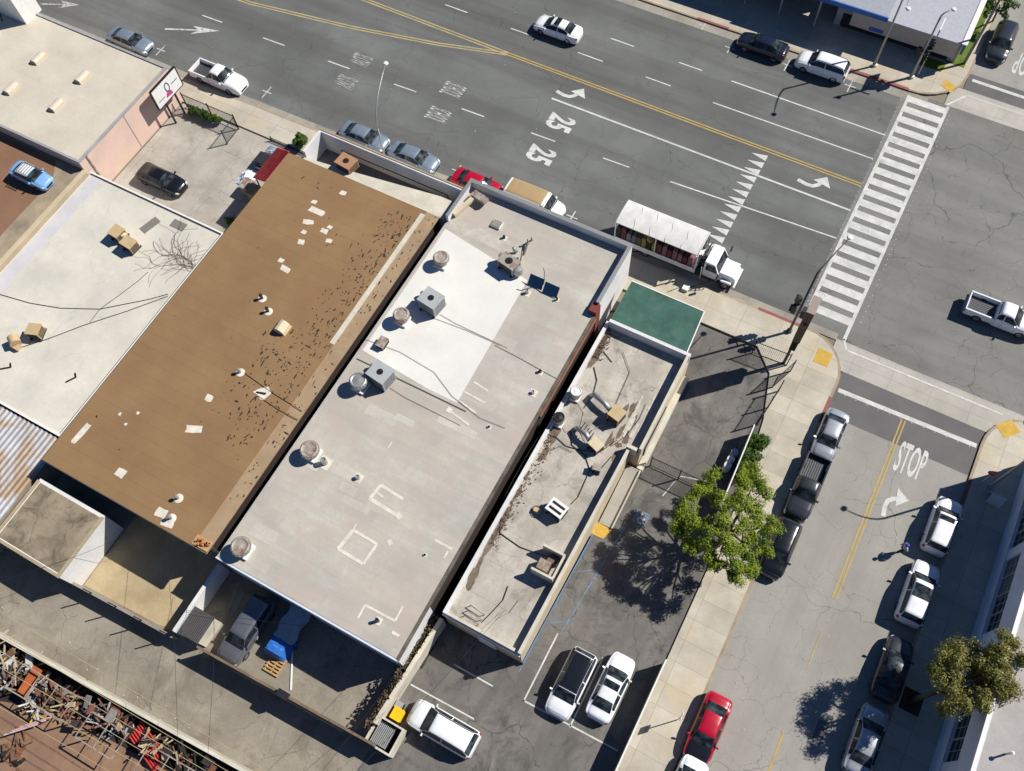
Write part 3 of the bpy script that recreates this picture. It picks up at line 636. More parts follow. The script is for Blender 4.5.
# front walkway behind the parapet and the cream front strip
FZ = 5.0
MB().prism([(-40.6, 34.06), (-27.0, 34.06), (-27.0, 35.9), (-28.4, 35.9), (-37.0, 34.7), (-40.6, 34.3)], 0, 4.4).build('front_roof_strip', M['cream_trim'], bb)
MB().box(-40.5, -27.0, 34.9, 36.8, 0, 2.9).build('front_walkway', flat('walkway_grey', S((110, 110, 112)), .8), bb)
MB().box(-40.7, -26.9, 36.8, 37.05, 0, FZ).build('street_parapet', M['white_wall'], bb)
MB().box(-40.74, -26.9, 36.95, 37.09, FZ, FZ + .06).build('parapet_cap', M['tan_trim'], bb)
MB().prism([(-40.72, 34.4), (-40.5, 34.4), (-40.5, 36.8), (-40.72, 36.8)], 0, FZ + .02).build('side_parapet', M['white_wall'], bb)
MB().tube([(-38.8, 36.78, 3.6), (-28.4, 36.76, 3.6), (-28.4, 36.76, 3.0)], .04, 6).build('conduit', M['metal_dark'], bb)

# ================= big grey roofed building
gb = thing('grey_roof_building', (-19.5, 20, 0), 'large flat building with grey roof, fresh white coating and blue-white rear edge', 'building')
GX0, GX1, GY0, GY1, GZ = -26.75, -12.55, 3.45, 38.05, 4.4
MB().box(GX0, GX1, GY0, GY1, 0, GZ).build('wall', M['white_wall'], gb)
MB().box(GX0 + .06, GX1 - .1, GY0 + .06, GY1 - .3, GZ, GZ + .05).build('roof', M['grey_roof'], gb)
q = MB(); q.box(GX0, GX1, GY1 - .26, GY1, GZ + .004, GZ + .75); q.box(GX1 - .22, GX1, 32.3, GY1 - .26, GZ + .004, GZ + .75); q.box(GX0, GX0 + .2, 34.0, GY1 - .26, GZ + .004, GZ + .75)
q.build('front_parapet', M['white_wall'], gb)
q = MB(); q.box(GX0 - .03, GX1 + .03, GY1 - .3, GY1 + .04, GZ + .75, GZ + .8); q.box(GX1 - .26, GX1 + .03, 32.25, GY1 - .3, GZ + .75, GZ + .8); q.box(GX0 - .03, GX0 + .24, 34.0, GY1 - .3, GZ + .75, GZ + .8)
q.build('parapet_cap', M['metal_galv'], gb)
MB().box(GX1 - .5, GX1 + .12, 31.5, 32.3, 0, 4.95).build('brick_pier', flat('brick_red', S((120, 60, 50)), .85), gb)
MB().box(GX0, GX1, GY0 - .1, GY0 - .002, GZ - .4, GZ + .08).build('rear_flashing', flat('flashing_bluewhite', S((200, 212, 226)), .5), gb)
MB().box(GX1 - .1, GX1 + .1, GY0, 31.5, GZ - .1, GZ + .09).build('side_cap', surf('cap_tar', S((120, 110, 98)), S((84, 76, 68)), var=.3, scale=1.5), gb)
MB().box(GX1 + .002, GX1 + .06, 7.4, 31.4, 0, GZ - .12).build('gap_shade_cladding', flat('cladding_tar_gap_shade', S((52, 42, 38)), .9), gb)
MB().box(GX1 + .1, GX1 + .2, 22.5, 31.5, 3.9, 4.2).build('lit_brick_edge', flat('brick_edge_lit', S((130, 92, 74)), .85), gb)  # lighter brick tone paints the sunlit top of the gap wall
wp = [at(441, 235, GZ), at(525, 284, GZ), at(457, 403, GZ), at(366, 340, GZ)]
MB().prism([(GX0 + .3, 33.3), (-18.45, 32.0), (-18.1, 20.6), (-20.5, 20.6), (GX0 + .3, 21.1)], GZ + .05, GZ + .058).build('white_coated_area', M['white_paintroof'], gb)
MB().box(GX0 + .3, -17.2, 20.25, 20.36, GZ + .05, GZ + .062).build('roof_seam', M['dark_trim'], gb)
MB().box(GX0 + .3, -20.1, 33.4, 34.6, GZ + .05, GZ + .057).build('older_patch', surf('roof_patch_older', S((196, 190, 178)), S((168, 162, 152)), var=.2, scale=.8), gb)
R = random.Random(99)
for i in range(13):
    x_ = R.uniform(GX0 + .6, GX1 - 3.6); y_ = R.uniform(5, 36.0); lx, ly = R.uniform(.8, 3.2), R.uniform(.5, 1.1)
    if -27 < x_ < -17.8 and 19.6 < y_ < 34.8: continue
    g_ = R.choice([(194, 189, 178), (202, 197, 186), (188, 180, 170), (196, 190, 180)]); MB().box(x_, x_ + lx, y_, y_ + ly, GZ + .05, GZ + .0535 + .0002 * i).build('membrane_patch', surf('membrane_patch_%d' % g_[0], S(g_), S(tuple(v * .93 for v in g_)), var=.14, scale=.8, fine=6), gb)
wl = MB()
def rl(a_, b_, w_=.2):
    a = at(*a_, GZ + .06); b = at(*b_, GZ + .06); strip(wl, a.x, a.y, b.x, b.y, w_, GZ + .06 + .0013 * (len(wl.f) % 9))
for a_, b_, w_ in (((381, 485), (403, 499), .22), ((369, 498), (398, 516), .26), ((381, 485), (370, 498), .22), ((396, 517), (401, 514), .5), ((374, 490), (383, 497), .12), ((353, 530), (377, 544), .2), ((377, 544), (363, 564), .2), ((363, 564), (338, 549), .22), ((338, 549), (353, 530), .26), ((356, 524), (353, 530), .1),
               ((365, 605), (395, 621), .16), ((365, 605), (358, 618), .14), ((395, 621), (403, 606), .14), ((474, 382), (488, 391), .14), ((463, 391), (485, 403), .14), ((447, 409), (469, 425), .16), ((459, 401), (476, 413), .16), ((447, 412), (451, 408), .4), ((435, 540), (452, 549), .16), ((388, 448), (392, 442), .1), ((448, 551), (444, 558), .12),
               ((389, 540), (391, 545), .3), ((392, 632), (399, 636), .2)): rl(a_, b_, w_)
wl.build('white_sealant_lines', pm, gb)

# ================= corner shop with parapet and ramp
sb = thing('corner_shop', (-8.6, 19.5, 0), 'narrow flat-roofed shop with cream parapets, weathered roof and side ramp', 'building')
SXa, SXb, SYa, SYb, SZ = -11.75, -5.0, 7.5, 32.1, 3.0
pl = [(SXa, SYa), (-5.98, SYa), (-5.75, 23.6), (-5.05, 23.6), (-4.95, SYb), (SXa, SYb)]
MB().prism(pl, 0, SZ).build('wall', M['beige_wall'], sb)
MB().prism([(SXa + .25, SYa + .25), (-6.2, SYa + .25), (-6.02, 23.8), (-5.25, 23.8), (-5.2, SYb - .25), (SXa + .25, SYb - .25)], SZ, SZ + .04).build('roof', M['shop_roof'], sb)
def par(x0, x1, y0, y1, z1, name, mat): return MB().box(x0, x1, y0, y1, SZ + .002, z1).build(name, mat, sb)
par(SXa, SXa + .26, SYa, SYb, 3.45, 'parapet_west', M['white_wall'])
par(SXa + .26, -4.95, SYb - .26, SYb, 3.95, 'parapet_front', M['white_wall'])
par(-5.2, -5.0, 23.6, SYb - .26, 3.95, 'parapet_east', M['cream_trim'])
MB().prism([(-6.18, SYa), (-5.96, SYa), (-5.74, 23.6), (-5.96, 23.6)], SZ + .002, 3.75).build('parapet_east', M['cream_trim'], sb)
par(SXa + .26, -6.18, SYa, SYa + .2, 3.4, 'parapet_rear', M['cream_trim'])
MB().box(-6.06, -5.3, 23.35, 23.6, SZ + .002, 3.9).build('parapet_step', M['cream_trim'], sb)
MB().prism([(-5.93, SYa - .03), (-5.86, SYa - .03), (-5.62, 17.6), (-5.69, 17.6)], 0.02, .5).build('blue_base_stripe', M['paint_bold'], sb)
MB().box(SXa, -6.0, SYa - .12, SYa - .002, 2.9, 3.2).build('rear_gutter', M['white_trim'], sb)
MB().box(-9.2, -7.9, SYa - .09, SYa - .003, 0.1, 2.1).build('rear_door', M['metal_white'], sb)
q = MB(); q.box(-5.0, -4.92, 24.5, 28.2, 0.9, 2.3); q.build('side_window', M['glass_dark'], sb)
R = random.Random(14); q = MB()
def blot(q, cx, cy, rx, ry, z, n=12, R=R):
    q.sheet([(cx + rx * math.cos(2 * math.pi * j / n) * R.uniform(.55, 1.2), cy + ry * math.sin(2 * math.pi * j / n) * R.uniform(.6, 1.15)) for j in range(n)], z)
for i in range(34): blot(q, SXa + .36 + abs(R.gauss(0, .12)), R.choice([R.uniform(9, 24), R.uniform(28.5, 31)]), R.uniform(.08, .32), R.uniform(.3, 1.2), SZ + .041 + .0004 * i)
for i in range(14): blot(q, R.uniform(-7.5, -6.3), R.uniform(22.5, 28), R.uniform(.1, .3), R.uniform(.2, .8), SZ + .055 + .0004 * i)
q.build('grime_stains', surf('grime', S((132, 118, 102)), S((96, 84, 72)), var=.3, scale=2, fine=14), sb)
q = MB()
for i in range(12): x_ = R.uniform(-7.0, -5.9); y_ = R.uniform(24, 27.5); q.box(x_, x_ + R.uniform(.1, .22), y_, y_ + R.uniform(.5, 1.6), SZ + .04, SZ + .062 + .001 * i)
q.build('patch_strips', surf('strip_white', S((212, 206, 196)), S((180, 172, 160)), var=.2, scale=3), sb)
# little open enclosure on the roof edge
q = MB(); q.box(-7.9, -6.3, 12.55, 12.7, SZ + .04, 4.2).box(-7.9, -6.3, 14.3, 14.45, SZ + .04, 4.2).box(-6.4, -6.28, 12.7, 14.3, 3.76, 4.2)
q.build('equipment_screen', M['cream_trim'], sb)
# ramp beside the shop
rt = thing('side_ramp', (-5.4, 20.7, 0), 'raised pale concrete ramp with a low rail along the shop side', 'ramp')
q = MB(); q.add([(-5.7, 18.7, .05), (-4.75, 18.7, .05), (-4.72, 23.3, .9), (-5.7, 23.3, .9), (-5.7, 18.7, 0), (-4.75, 18.7, 0), (-4.72, 23.3, 0), (-5.7, 23.3, 0)], [(0, 1, 2, 3), (4, 7, 6, 5), (4, 5, 1, 0), (5, 6, 2, 1), (6, 7, 3, 2), (7, 4, 0, 3)])
q.build('slope', M['apron'], rt)
MB().bar((-4.68, 18.7, .12), (-4.66, 23.3, .95), .1, .22).build('rail_wall', M['cream_trim'], rt)
MB().box(-5.0, -4.55, 23.4, 31.8, 0, .9).build('raised_platform', M['cream_trim'], rt)

# green canopy
gc = thing('green_canopy', (-8.5, 34.3, 0), 'flat green metal canopy with thin white edging in front of the corner shop', 'canopy')
q = MB(); q.prism([(-11.6, 32.15), (-5.35, 32.15), (-5.6, 36.25), (-11.6, 36.25)], 3.15, 3.24); q.build('roof', M['green_metal'], gc)
q = MB(); q.bar((-11.6, 36.28, 3.2), (-5.6, 36.28, 3.2), .08, .16).bar((-5.32, 32.15, 3.2), (-5.58, 36.25, 3.2), .08, .16); q.build('edge_trim', M['white_trim'], gc)
for x, y in ((-11.3, 36), (-8.5, 36), (-5.8, 36), (-5.6, 32.6)): MB().box(x - .06, x + .06, y - .06, y + .06, 0.1, 3.15).build('post', M['metal_white'], gc)

# narrow gap with creeper between the two buildings
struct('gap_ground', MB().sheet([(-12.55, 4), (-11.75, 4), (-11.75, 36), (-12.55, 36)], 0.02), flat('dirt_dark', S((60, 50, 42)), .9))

# ================= right hand building
rb = thing('blue_shaded_building', (40, 5, 0), 'long two-tone pale building with tall window bays and flat grey roof on the right edge', 'building')
RX, RY, RZ = 19.75, 37.0, 6.3
MB().box(RX + .25, 120, -120, RY - .2, 0, RZ - .1).build('wall', M['rbwall'], rb)
MB().box(RX - .12, RX + .25, -120, RY, 0, 1.9).build('lower_wall', M['rbwall'], rb)
MB().box(RX - .05, RX + .25, -120, RY, 4.1, RZ).build('upper_wall', M['rbwall'], rb)
q = MB()
for y in [33.6, 31.2, 24.2 + 4.5] + [24.2 - 7.6 * i for i in range(0, 12)]:
    pass
bays = [(29.2, 35.6)] + [(22.9, 28.4), (14.2, 21.8)] + [(14.2 - 8.5 * i - 7.7, 14.2 - 8.5 * i - .8) for i in range(0, 8)]
ed = [RY] + [v for b_ in bays for v in (b_[1], b_[0])] + [-120]
for i in range(0, len(ed) - 1, 2): MB().box(RX - .04, RX + .25, ed[i + 1], ed[i], 1.9, 4.1).build('pier', M['rbwall'], rb)
for j, (y0, y1) in enumerate(bays[:5]):
    f = MB(); n = max(2, round((y1 - y0) / 1.4)); f.box(RX + .06, RX + .13, y0, y1, 1.9, 2.0)
    for i in range(n + 1): yy = y0 + (y1 - y0) * i / n; f.box(RX + .05, RX + .14, yy - .05, yy + .05, 2.0, 4.1)
    for z in (2.7, 3.4): f.box(RX + .07, RX + .12, y0 + .06, y1 - .06, z - .02, z + .02)
    for i in range(n): yy = y0 + (y1 - y0) * (i + .5) / n; f.box(RX + .08, RX + .11, yy - .02, yy + .02, 2.0, 4.1)
    w_ = f.build('window', M['metal_grey'], rb)
    if j == 1:
        ym = y0 + (y1 - y0) * .45
        MB().box(RX + .15, RX + .2, ym, y1, 1.9, 4.1).build('pane', M['glass_grey'], w_); MB().box(RX + .15, RX + .2, y0, ym, 1.9, 4.1).build('pane', M['glass_dark'], w_)
    else: MB().box(RX + .15, RX + .2, y0, y1, 1.9, 4.1).build('pane', M['glass_dark'], w_)
MB().box(RX + .25, 120, -120, RY - .3, RZ - .1, RZ - .05).build('roof', M['rbroof'], rb)
MB().box(RX - .06, RX + .14, -120, RY + .05, RZ, RZ + .12).build('parapet_cap', M['white_trim'], rb)
MB().box(RX + .3, 120, RY - .25, RY + .05, RZ - .04, RZ + .12).build('parapet_cap', M['white_trim'], rb)
for px, py in ((1018, 757),):
    p = at(px - 12, py - 3, RZ)
    t = thing('vent_pipe', (p.x, p.y, RZ - .05), 'thin white capped vent pipe on the grey roof at the lower right corner', 'vent pipe')
    MB().lathe(p.x, p.y, [(.06, RZ - .05), (.06, RZ + .75)], 10).build('pipe', M['metal_galv'], t); MB().lathe(p.x, p.y, [(.12, RZ + .75), (.12, RZ + .83), (.02, RZ + .9)], 10).build('cap', M['metal_white'], t)

# ================= top right store
tb = thing('blue_trim_store', (-3, 78, 0), 'store with dark shaded front, tan fascia and blue edged grey roof across the road', 'building')
MB().box(-7.5, 3.9, 72.8, 95, 0, 2.9).build('wall', M['grey_wall'], tb)
MB().box(-6.9, 3.2, 72.72, 72.795, 0.2, 1.6).build('shop_window', M['glass_dark'], tb)
MB().box(-6.0, 3.6, 71.9, 72.7, 1.3, 2.88).build('tan_fascia', flat('fascia_tan', S((178, 166, 154)), .8), tb)
MB().box(-7.7, 3.7, 71.8, 95, 2.9, 3.05).build('roof', flat('roof_store_grey', S((168, 170, 178)), .8), tb)
MB().box(3.95, 4.15, 71.9, 95, 1.9, 3.0).build('blue_fascia', M['blue_fascia'], tb)
MB().box(3.72, 4.2, 71.8, 95, 3.02, 3.12).build('roof_edge', M['white_trim'], tb)
MB().box(-4.2, -2.9, 71.84, 71.895, 1.45, 1.8).build('blue_panel', M['blue_fascia'], tb)
tc = thing('shaded_storefront', (-17, 80, 0), 'long dark shaded storefront behind a blue edged canopy beside the store', 'building')
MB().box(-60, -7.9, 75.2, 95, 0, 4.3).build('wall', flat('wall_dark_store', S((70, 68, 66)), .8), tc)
MB().box(-60, -8.1, 75.12, 75.19, .2, 2.8).build('shop_window', M['glass_dark'], tc)
MB().box(-60, -3.0, 71.35, 75.1, 3.4, 3.55).build('canopy', flat('canopy_grey', S((150, 154, 162)), .7), tc)
MB().box(-13.5, -2.9, 71.2, 71.34, 3.3, 3.75).build('blue_fascia', M['blue_fascia'], tc)
MB().box(-60, -8.0, 75.1, 95, 4.3, 4.45).build('roof', flat('roof_store_tan', S((150, 144, 140)), .8), tc)
for x in (-15.9, -12.5, -9.0): MB().box(x - .08, x + .08, 71.6, 71.76, .13, 3.4).build('column', M['metal_grey'], tc)

# ================= rear annexes on the left below the brown roof
an = thing('flat_annex', (-38.5, -0.2, 0), 'small annex with a cracked dusty flat roof and cream edges below the brown roof', 'annex')
MB().box(-42.1, -36.1, -2.7, 2.2, 0, 3.1).build('wall', M['white_wall'], an)
MB().box(-41.85, -36.35, -2.45, 1.95, 3.1, 3.14).build('roof', surf('roof_dusty', S((160, 146, 124)), S((128, 116, 98)), var=.25, scale=.4, cracks=[(.35, .04, .6, 3)], stain=dict(s=.7, c=S((84, 76, 64)), lo=.46, hi=.64, a=.75)), an)
wall_ring(MB(), -42.15, -36.05, -2.75, 2.25, .2, 3.1, 3.22, 'SEW').build('parapet_cap', M['tan_trim'], an)
struct('courtyard_ground', MB().sheet([(-36, -2.4), (-27.4, -2.0), (-27.4, 3.9), (-36, 3.9)], 0.0), surf('yard_sand', S((186, 168, 134)), S((160, 144, 114)), var=.15, scale=.5, fine=6))
yw = thing('yard_front_wall', (-31, -2.3, 0), 'low concrete wall along the alley in front of the sandy courtyard', 'wall')
MB().bar((-44, -2.95, .65), (-27.6, -2.25, .65), .18, 1.3).build('wall', M['block'], yw)
for i in range(8): x = -43 + i * 2.15; MB().bar((x, -2.95 + (x + 44) * .0427, 1.3), (x, -2.95 + (x + 44) * .0427, 2.6), .07, .07).build('fence_post', M['metal_dark'], yw)
sh_ = thing('white_yard_wall', (-27.3, .4, 0), 'white painted yard wall turning blue in shade between two rear yards', 'wall')
MB().box(-27.5, -27.25, -1.9, 3.3, 0, 2.0).build('wall', M['white_wall'], sh_)
hd = thing('wall_shed', (-26.5, -1.3, 0), 'little dark ridged roof hut tucked against the white yard wall', 'hut')
MB().box(-27.2, -25.6, -1.75, .1, 0, 1.7).build('wall', M['cream_trim'], hd)
q = MB()
for i in range(12): q.box(-27.22 + i * .138, -27.22 + i * .138 + .09, -1.8, .15, 1.7, 1.78)
q.box(-27.22, -25.56, -1.8, .15, 1.66, 1.7); q.build('roof', flat('roof_charcoal', S((84, 82, 82)), .7), hd)
yf = thing('yard_gate_fence', (-18.5, -1.7, 0), 'long rusty sliding gate and rail along the alley side of the rear yard', 'fence')
q = MB(); q.bar((-25.4, -1.95, 1.9), (-11.6, -1.5, 1.9), .16, .12).bar((-25.4, -1.95, .2), (-11.6, -1.5, .2), .12, .1)
q.build('rail', surf('rail_rust', S((136, 116, 96)), S((110, 92, 76)), var=.2, scale=1), yf)
q = MB()
for i in range(66): 
    x = -25.3 + i * .208; y = -1.95 + (x + 25.4) * .0326; q.bar((x, y, .2), (x, y, 1.86), .05, .03)
q.build('pickets', M['metal_rust'], yf)
MB().bar((-25.4, -2.03, 1.0), (-11.6, -1.58, 1.0), .02, 1.5).build('sheet_panel', surf('panel_rust', S((120, 104, 88)), S((98, 84, 70)), var=.2, scale=1), yf)
MB().box(-18.9, -18.1, -1.9, -1.5, 1.9, 2.3).build('gate_motor', M['metal_dark'], yf)
# parting wall between the rear yard and the parking lot
pw = thing('parting_wall', (-11.8, 1.8, 0), 'long cream wall with dry creeper between the rear yard and the parking lot', 'wall')
MB().prism([(-12.5, -.4), (-12.2, -.4), (-11.75, 7.3), (-12.05, 7.3)], 0, 1.9).build('wall', M['cream_trim'], pw)
iv = MB(); R = random.Random(5)
for i in range(900):
    u = R.random(); x = -12.5 + .45 * u - R.uniform(-.05, .45); y = -.8 + 8 * u + R.uniform(-.2, .2); z = R.uniform(1.2, 2.15); s_ = R.uniform(.04, .1)
    a = Vector((R.uniform(-1, 1), R.uniform(-1, 1), R.uniform(-1, 1))).normalized() * s_; b = Vector((R.uniform(-1, 1), R.uniform(-1, 1), R.uniform(-1, 1))).normalized() * s_; c_ = Vector((x, y, z))
    iv.add([c_ - a - b, c_ + a - b, c_ + a + b, c_ - a + b], [(0, 1, 2, 3)])
tag(iv.build('creeper', M['ivy'], pw), 'dry brown creeper matted along the top of the wall')
# ---------------------------------------------------------------- vehicles
def interp(tab, x):
    for (a, va), (b, vb) in zip(tab, tab[1:]):
        if x <= b: t = (x - a) / (b - a) if b > a else 0; return va + (vb - va) * max(0, min(1, t))
    return tab[-1][1]
KINDS = dict(
 sedan=dict(L=4.75, W=1.84, x=[-1, -.985, -.95, -.86, -.70, -.40, -.15, .08, .20, .50, .75, .90, .97, 1],
   wf=[.62, .76, .87, .95, .99, 1, 1, 1, 1, .99, .95, .88, .76, .60],
   zb=[.72, .86, .95, .99, 1.0, .98, .96, .95, .94, .92, .84, .74, .64, .52],
   zr=[.74, .88, .98, 1.04, 1.07, 1.38, 1.44, 1.44, 1.41, .98, .91, .80, .68, .54],
   wr=[.50, .62, .70, .76, .74, .62, .61, .61, .62, .76, .76, .68, .56, .44], ws=(.20, .50), rg=(-.70, -.40), roof=(-.40, .20), bp=-.12),
 suv=dict(L=4.75, W=1.9, x=[-1, -.99, -.97, -.93, -.82, -.40, -.10, .15, .24, .50, .75, .90, .97, 1],
   wf=[.74, .84, .92, .96, .99, 1, 1, 1, 1, .99, .96, .90, .80, .66],
   zb=[.80, .98, 1.06, 1.08, 1.09, 1.07, 1.06, 1.05, 1.04, 1.02, .96, .86, .74, .60],
   zr=[.82, 1.02, 1.12, 1.30, 1.60, 1.68, 1.69, 1.67, 1.63, 1.09, 1.03, .92, .78, .62],
   wr=[.66, .74, .76, .74, .68, .66, .66, .66, .67, .80, .80, .74, .64, .52], ws=(.24, .50), rg=(-.965, -.82), roof=(-.82, .24), bp=-.15),
 cab=dict(L=5.5, W=1.92, x=[-.19, -.18, -.17, -.14, -.08, .0, .10, .16, .22, .44, .70, .88, .97, 1],
   wf=[.96, .98, 1, 1, 1, 1, 1, 1, 1, 1, .97, .93, .86, .74],
   zb=[1.08, 1.1, 1.12, 1.12, 1.12, 1.12, 1.12, 1.12, 1.11, 1.1, 1.06, .98, .84, .66],
   zr=[1.12, 1.2, 1.35, 1.66, 1.76, 1.78, 1.78, 1.77, 1.74, 1.18, 1.13, 1.05, .9, .7],
   wr=[.78, .76, .72, .67, .66, .66, .66, .67, .67, .82, .84, .80, .72, .62], ws=(.22, .44), rg=(-.175, -.14), roof=(-.13, .22), bp=.02),
 van=dict(L=5.4, W=1.98, x=[-1, -.99, -.98, -.95, -.90, -.40, .2, .42, .48, .66, .80, .92, .98, 1],
   wf=[.86, .92, .96, .98, 1, 1, 1, 1, 1, .99, .95, .90, .82, .70],
   zb=[1.0, 1.1, 1.15, 1.15, 1.15, 1.15, 1.15, 1.15, 1.15, 1.12, 1.05, .95, .82, .64],
   zr=[1.1, 1.4, 1.8, 1.96, 2.0, 2.04, 2.04, 2.02, 1.97, 1.2, 1.1, 1.0, .86, .66],
   wr=[.78, .78, .78, .78, .78, .78, .78, .78, .78, .84, .82, .76, .68, .56], ws=(.48, .66), rg=(-.985, -.96), roof=(-.93, .48), bp=.3))
GLASS = None
def car_glass():
    s = NT('car_glass', 0.07, 0, 0.25); p = s.pos(obj=True); s.col(s.mix(s.ramp(s.noise(p, 1.8, 4, .6), .45, .6), (0.012, 0.016, 0.02), (0.05, 0.065, 0.07))); return s.m
GLASS = car_glass()
LENS = flat('lamp_lens', S((210, 214, 218)), 0.1, 0.0, 0.8, var=0); TAIL = flat('tail_lens', S((150, 20, 24)), 0.15, 0, .6, var=0)
TYRE = flat('tyre_rubber', (0.02, 0.02, 0.02), 0.8, var=0); RIM = flat('rim_alloy', S((150, 152, 156)), 0.35, 0.6, var=0)
TRIM = flat('trim_black', (0.015, 0.015, 0.017), 0.45, var=0)
PAINTS = {}
def paint(name, c, rough=.32, metal=0.0):
    if name not in PAINTS:
        s = NT('car_paint_' + name, rough, metal, .5); p = s.pos(obj=True)
        s.col(s.mix(s.ramp(s.noise(p, 2.2, 5, .65), .4, .75, 0, .5), c, k(c, .82))); s.b.inputs['Coat Weight'].default_value = .6; s.b.inputs['Coat Roughness'].default_value = .08
        PAINTS[name] = s.m
    return PAINTS[name]

def loft_surface(K, Lo, Wo, Ho=1.0):
    N = 64; hl = Lo / 2; hw = Wo / 2
    xs0 = K['x']; xs = [xs0[0] + (xs0[-1] - xs0[0]) * i / N for i in range(N + 1)]
    prof = {}
    for key in ('wf', 'zb', 'zr', 'wr'):
        tab = list(zip(xs0, K[key])); v = [interp(tab, x) for x in xs]
        for _ in range(2): v = [v[0]] + [(v[i - 1] + 2 * v[i] + v[i + 1]) / 4 for i in range(1, N)] + [v[-1]]
        prof[key] = list(zip(xs, v))
    def C(x, kk):
        """x in -1..1 along the car, kk in 0..16 around the section (8 = centre line)"""
        side = 1
        if kk > 8: kk = 16 - kk; side = -1
        w_ = interp(prof['wf'], x) * hw; zb = interp(prof['zb'], x) * Ho; zr = interp(prof['zr'], x) * Ho; wr = interp(prof['wr'], x) * hw
        P = [(w_ * .92, .24), (w_ * .99, .36), (w_, .58), (w_ * .985, max(.5, zb - .10)), (w_ * .93, zb), (wr, zr - .05), (wr * .88, zr), (wr * .5, zr + .03), (0, zr + .04)]
        i = min(7, int(kk)); t = kk - i
        y = P[i][0] + (P[i + 1][0] - P[i][0]) * t; z = P[i][1] + (P[i + 1][1] - P[i][1]) * t
        return Vector((x * hl, y * side, z))
    return C, xs

def patch(C, x0, x1, k0, k1, off, nx=6, nk=6):
    mb = MB(); vs = []
    for i in range(nx + 1):
        for j in range(nk + 1):
            x = x0 + (x1 - x0) * i / nx; kk = k0 + (k1 - k0) * j / nk; e = .004
            p = C(x, kk); du = C(x + e, kk) - C(x - e, kk); dv = C(x, min(15.99, kk + .02)) - C(x, max(.01, kk - .02)); n = du.cross(dv)
            if n.length > 1e-9: n.normalize()
            if n.z < -0.2 or (abs(n.z) < .2 and n.y * p.y < 0): n = -n
            vs.append(p + n * off)
    fs = [(i * (nk + 1) + j, (i + 1) * (nk + 1) + j, (i + 1) * (nk + 1) + j + 1, i * (nk + 1) + j + 1) for i in range(nx) for j in range(nk)]
    return mb.add(vs, fs)

def wheels(t, hl, hw, xs_, r=.34):
    for x in xs_:
        for s_ in (1, -1):
            yo = hw * .985 * s_; yi = yo - .24 * s_; q = MB()
            prof = [(r * .62, 0.0), (r * .92, 0.0), (r, .03), (r, .21), (r * .9, .24), (r * .6, .24)]; n = 20
            for rr, d in prof:
                for j in range(n): a = 2 * math.pi * j / n; q.v.append((x + rr * math.cos(a), yo + .015 * s_ - d * s_, r + rr * math.sin(a)))
            for i in range(len(prof) - 1):
                for j in range(n): j2 = (j + 1) % n; q.f.append((i * n + j, i * n + j2, (i + 1) * n + j2, (i + 1) * n + j))
            wq = q.build('wheel', TYRE, t, local=True, smooth='auto')
            q = MB(); 
            q.add([(x, yo - .0 * s_, r)] + [(x + r * .62 * math.cos(2 * math.pi * j / 20), yo - .005 * s_, r + r * .62 * math.sin(2 * math.pi * j / 20)) for j in range(20)], [(0, 1 + j, 1 + (j + 1) % 20) for j in range(20)])
            q.build('rim', RIM, wq, local=True)

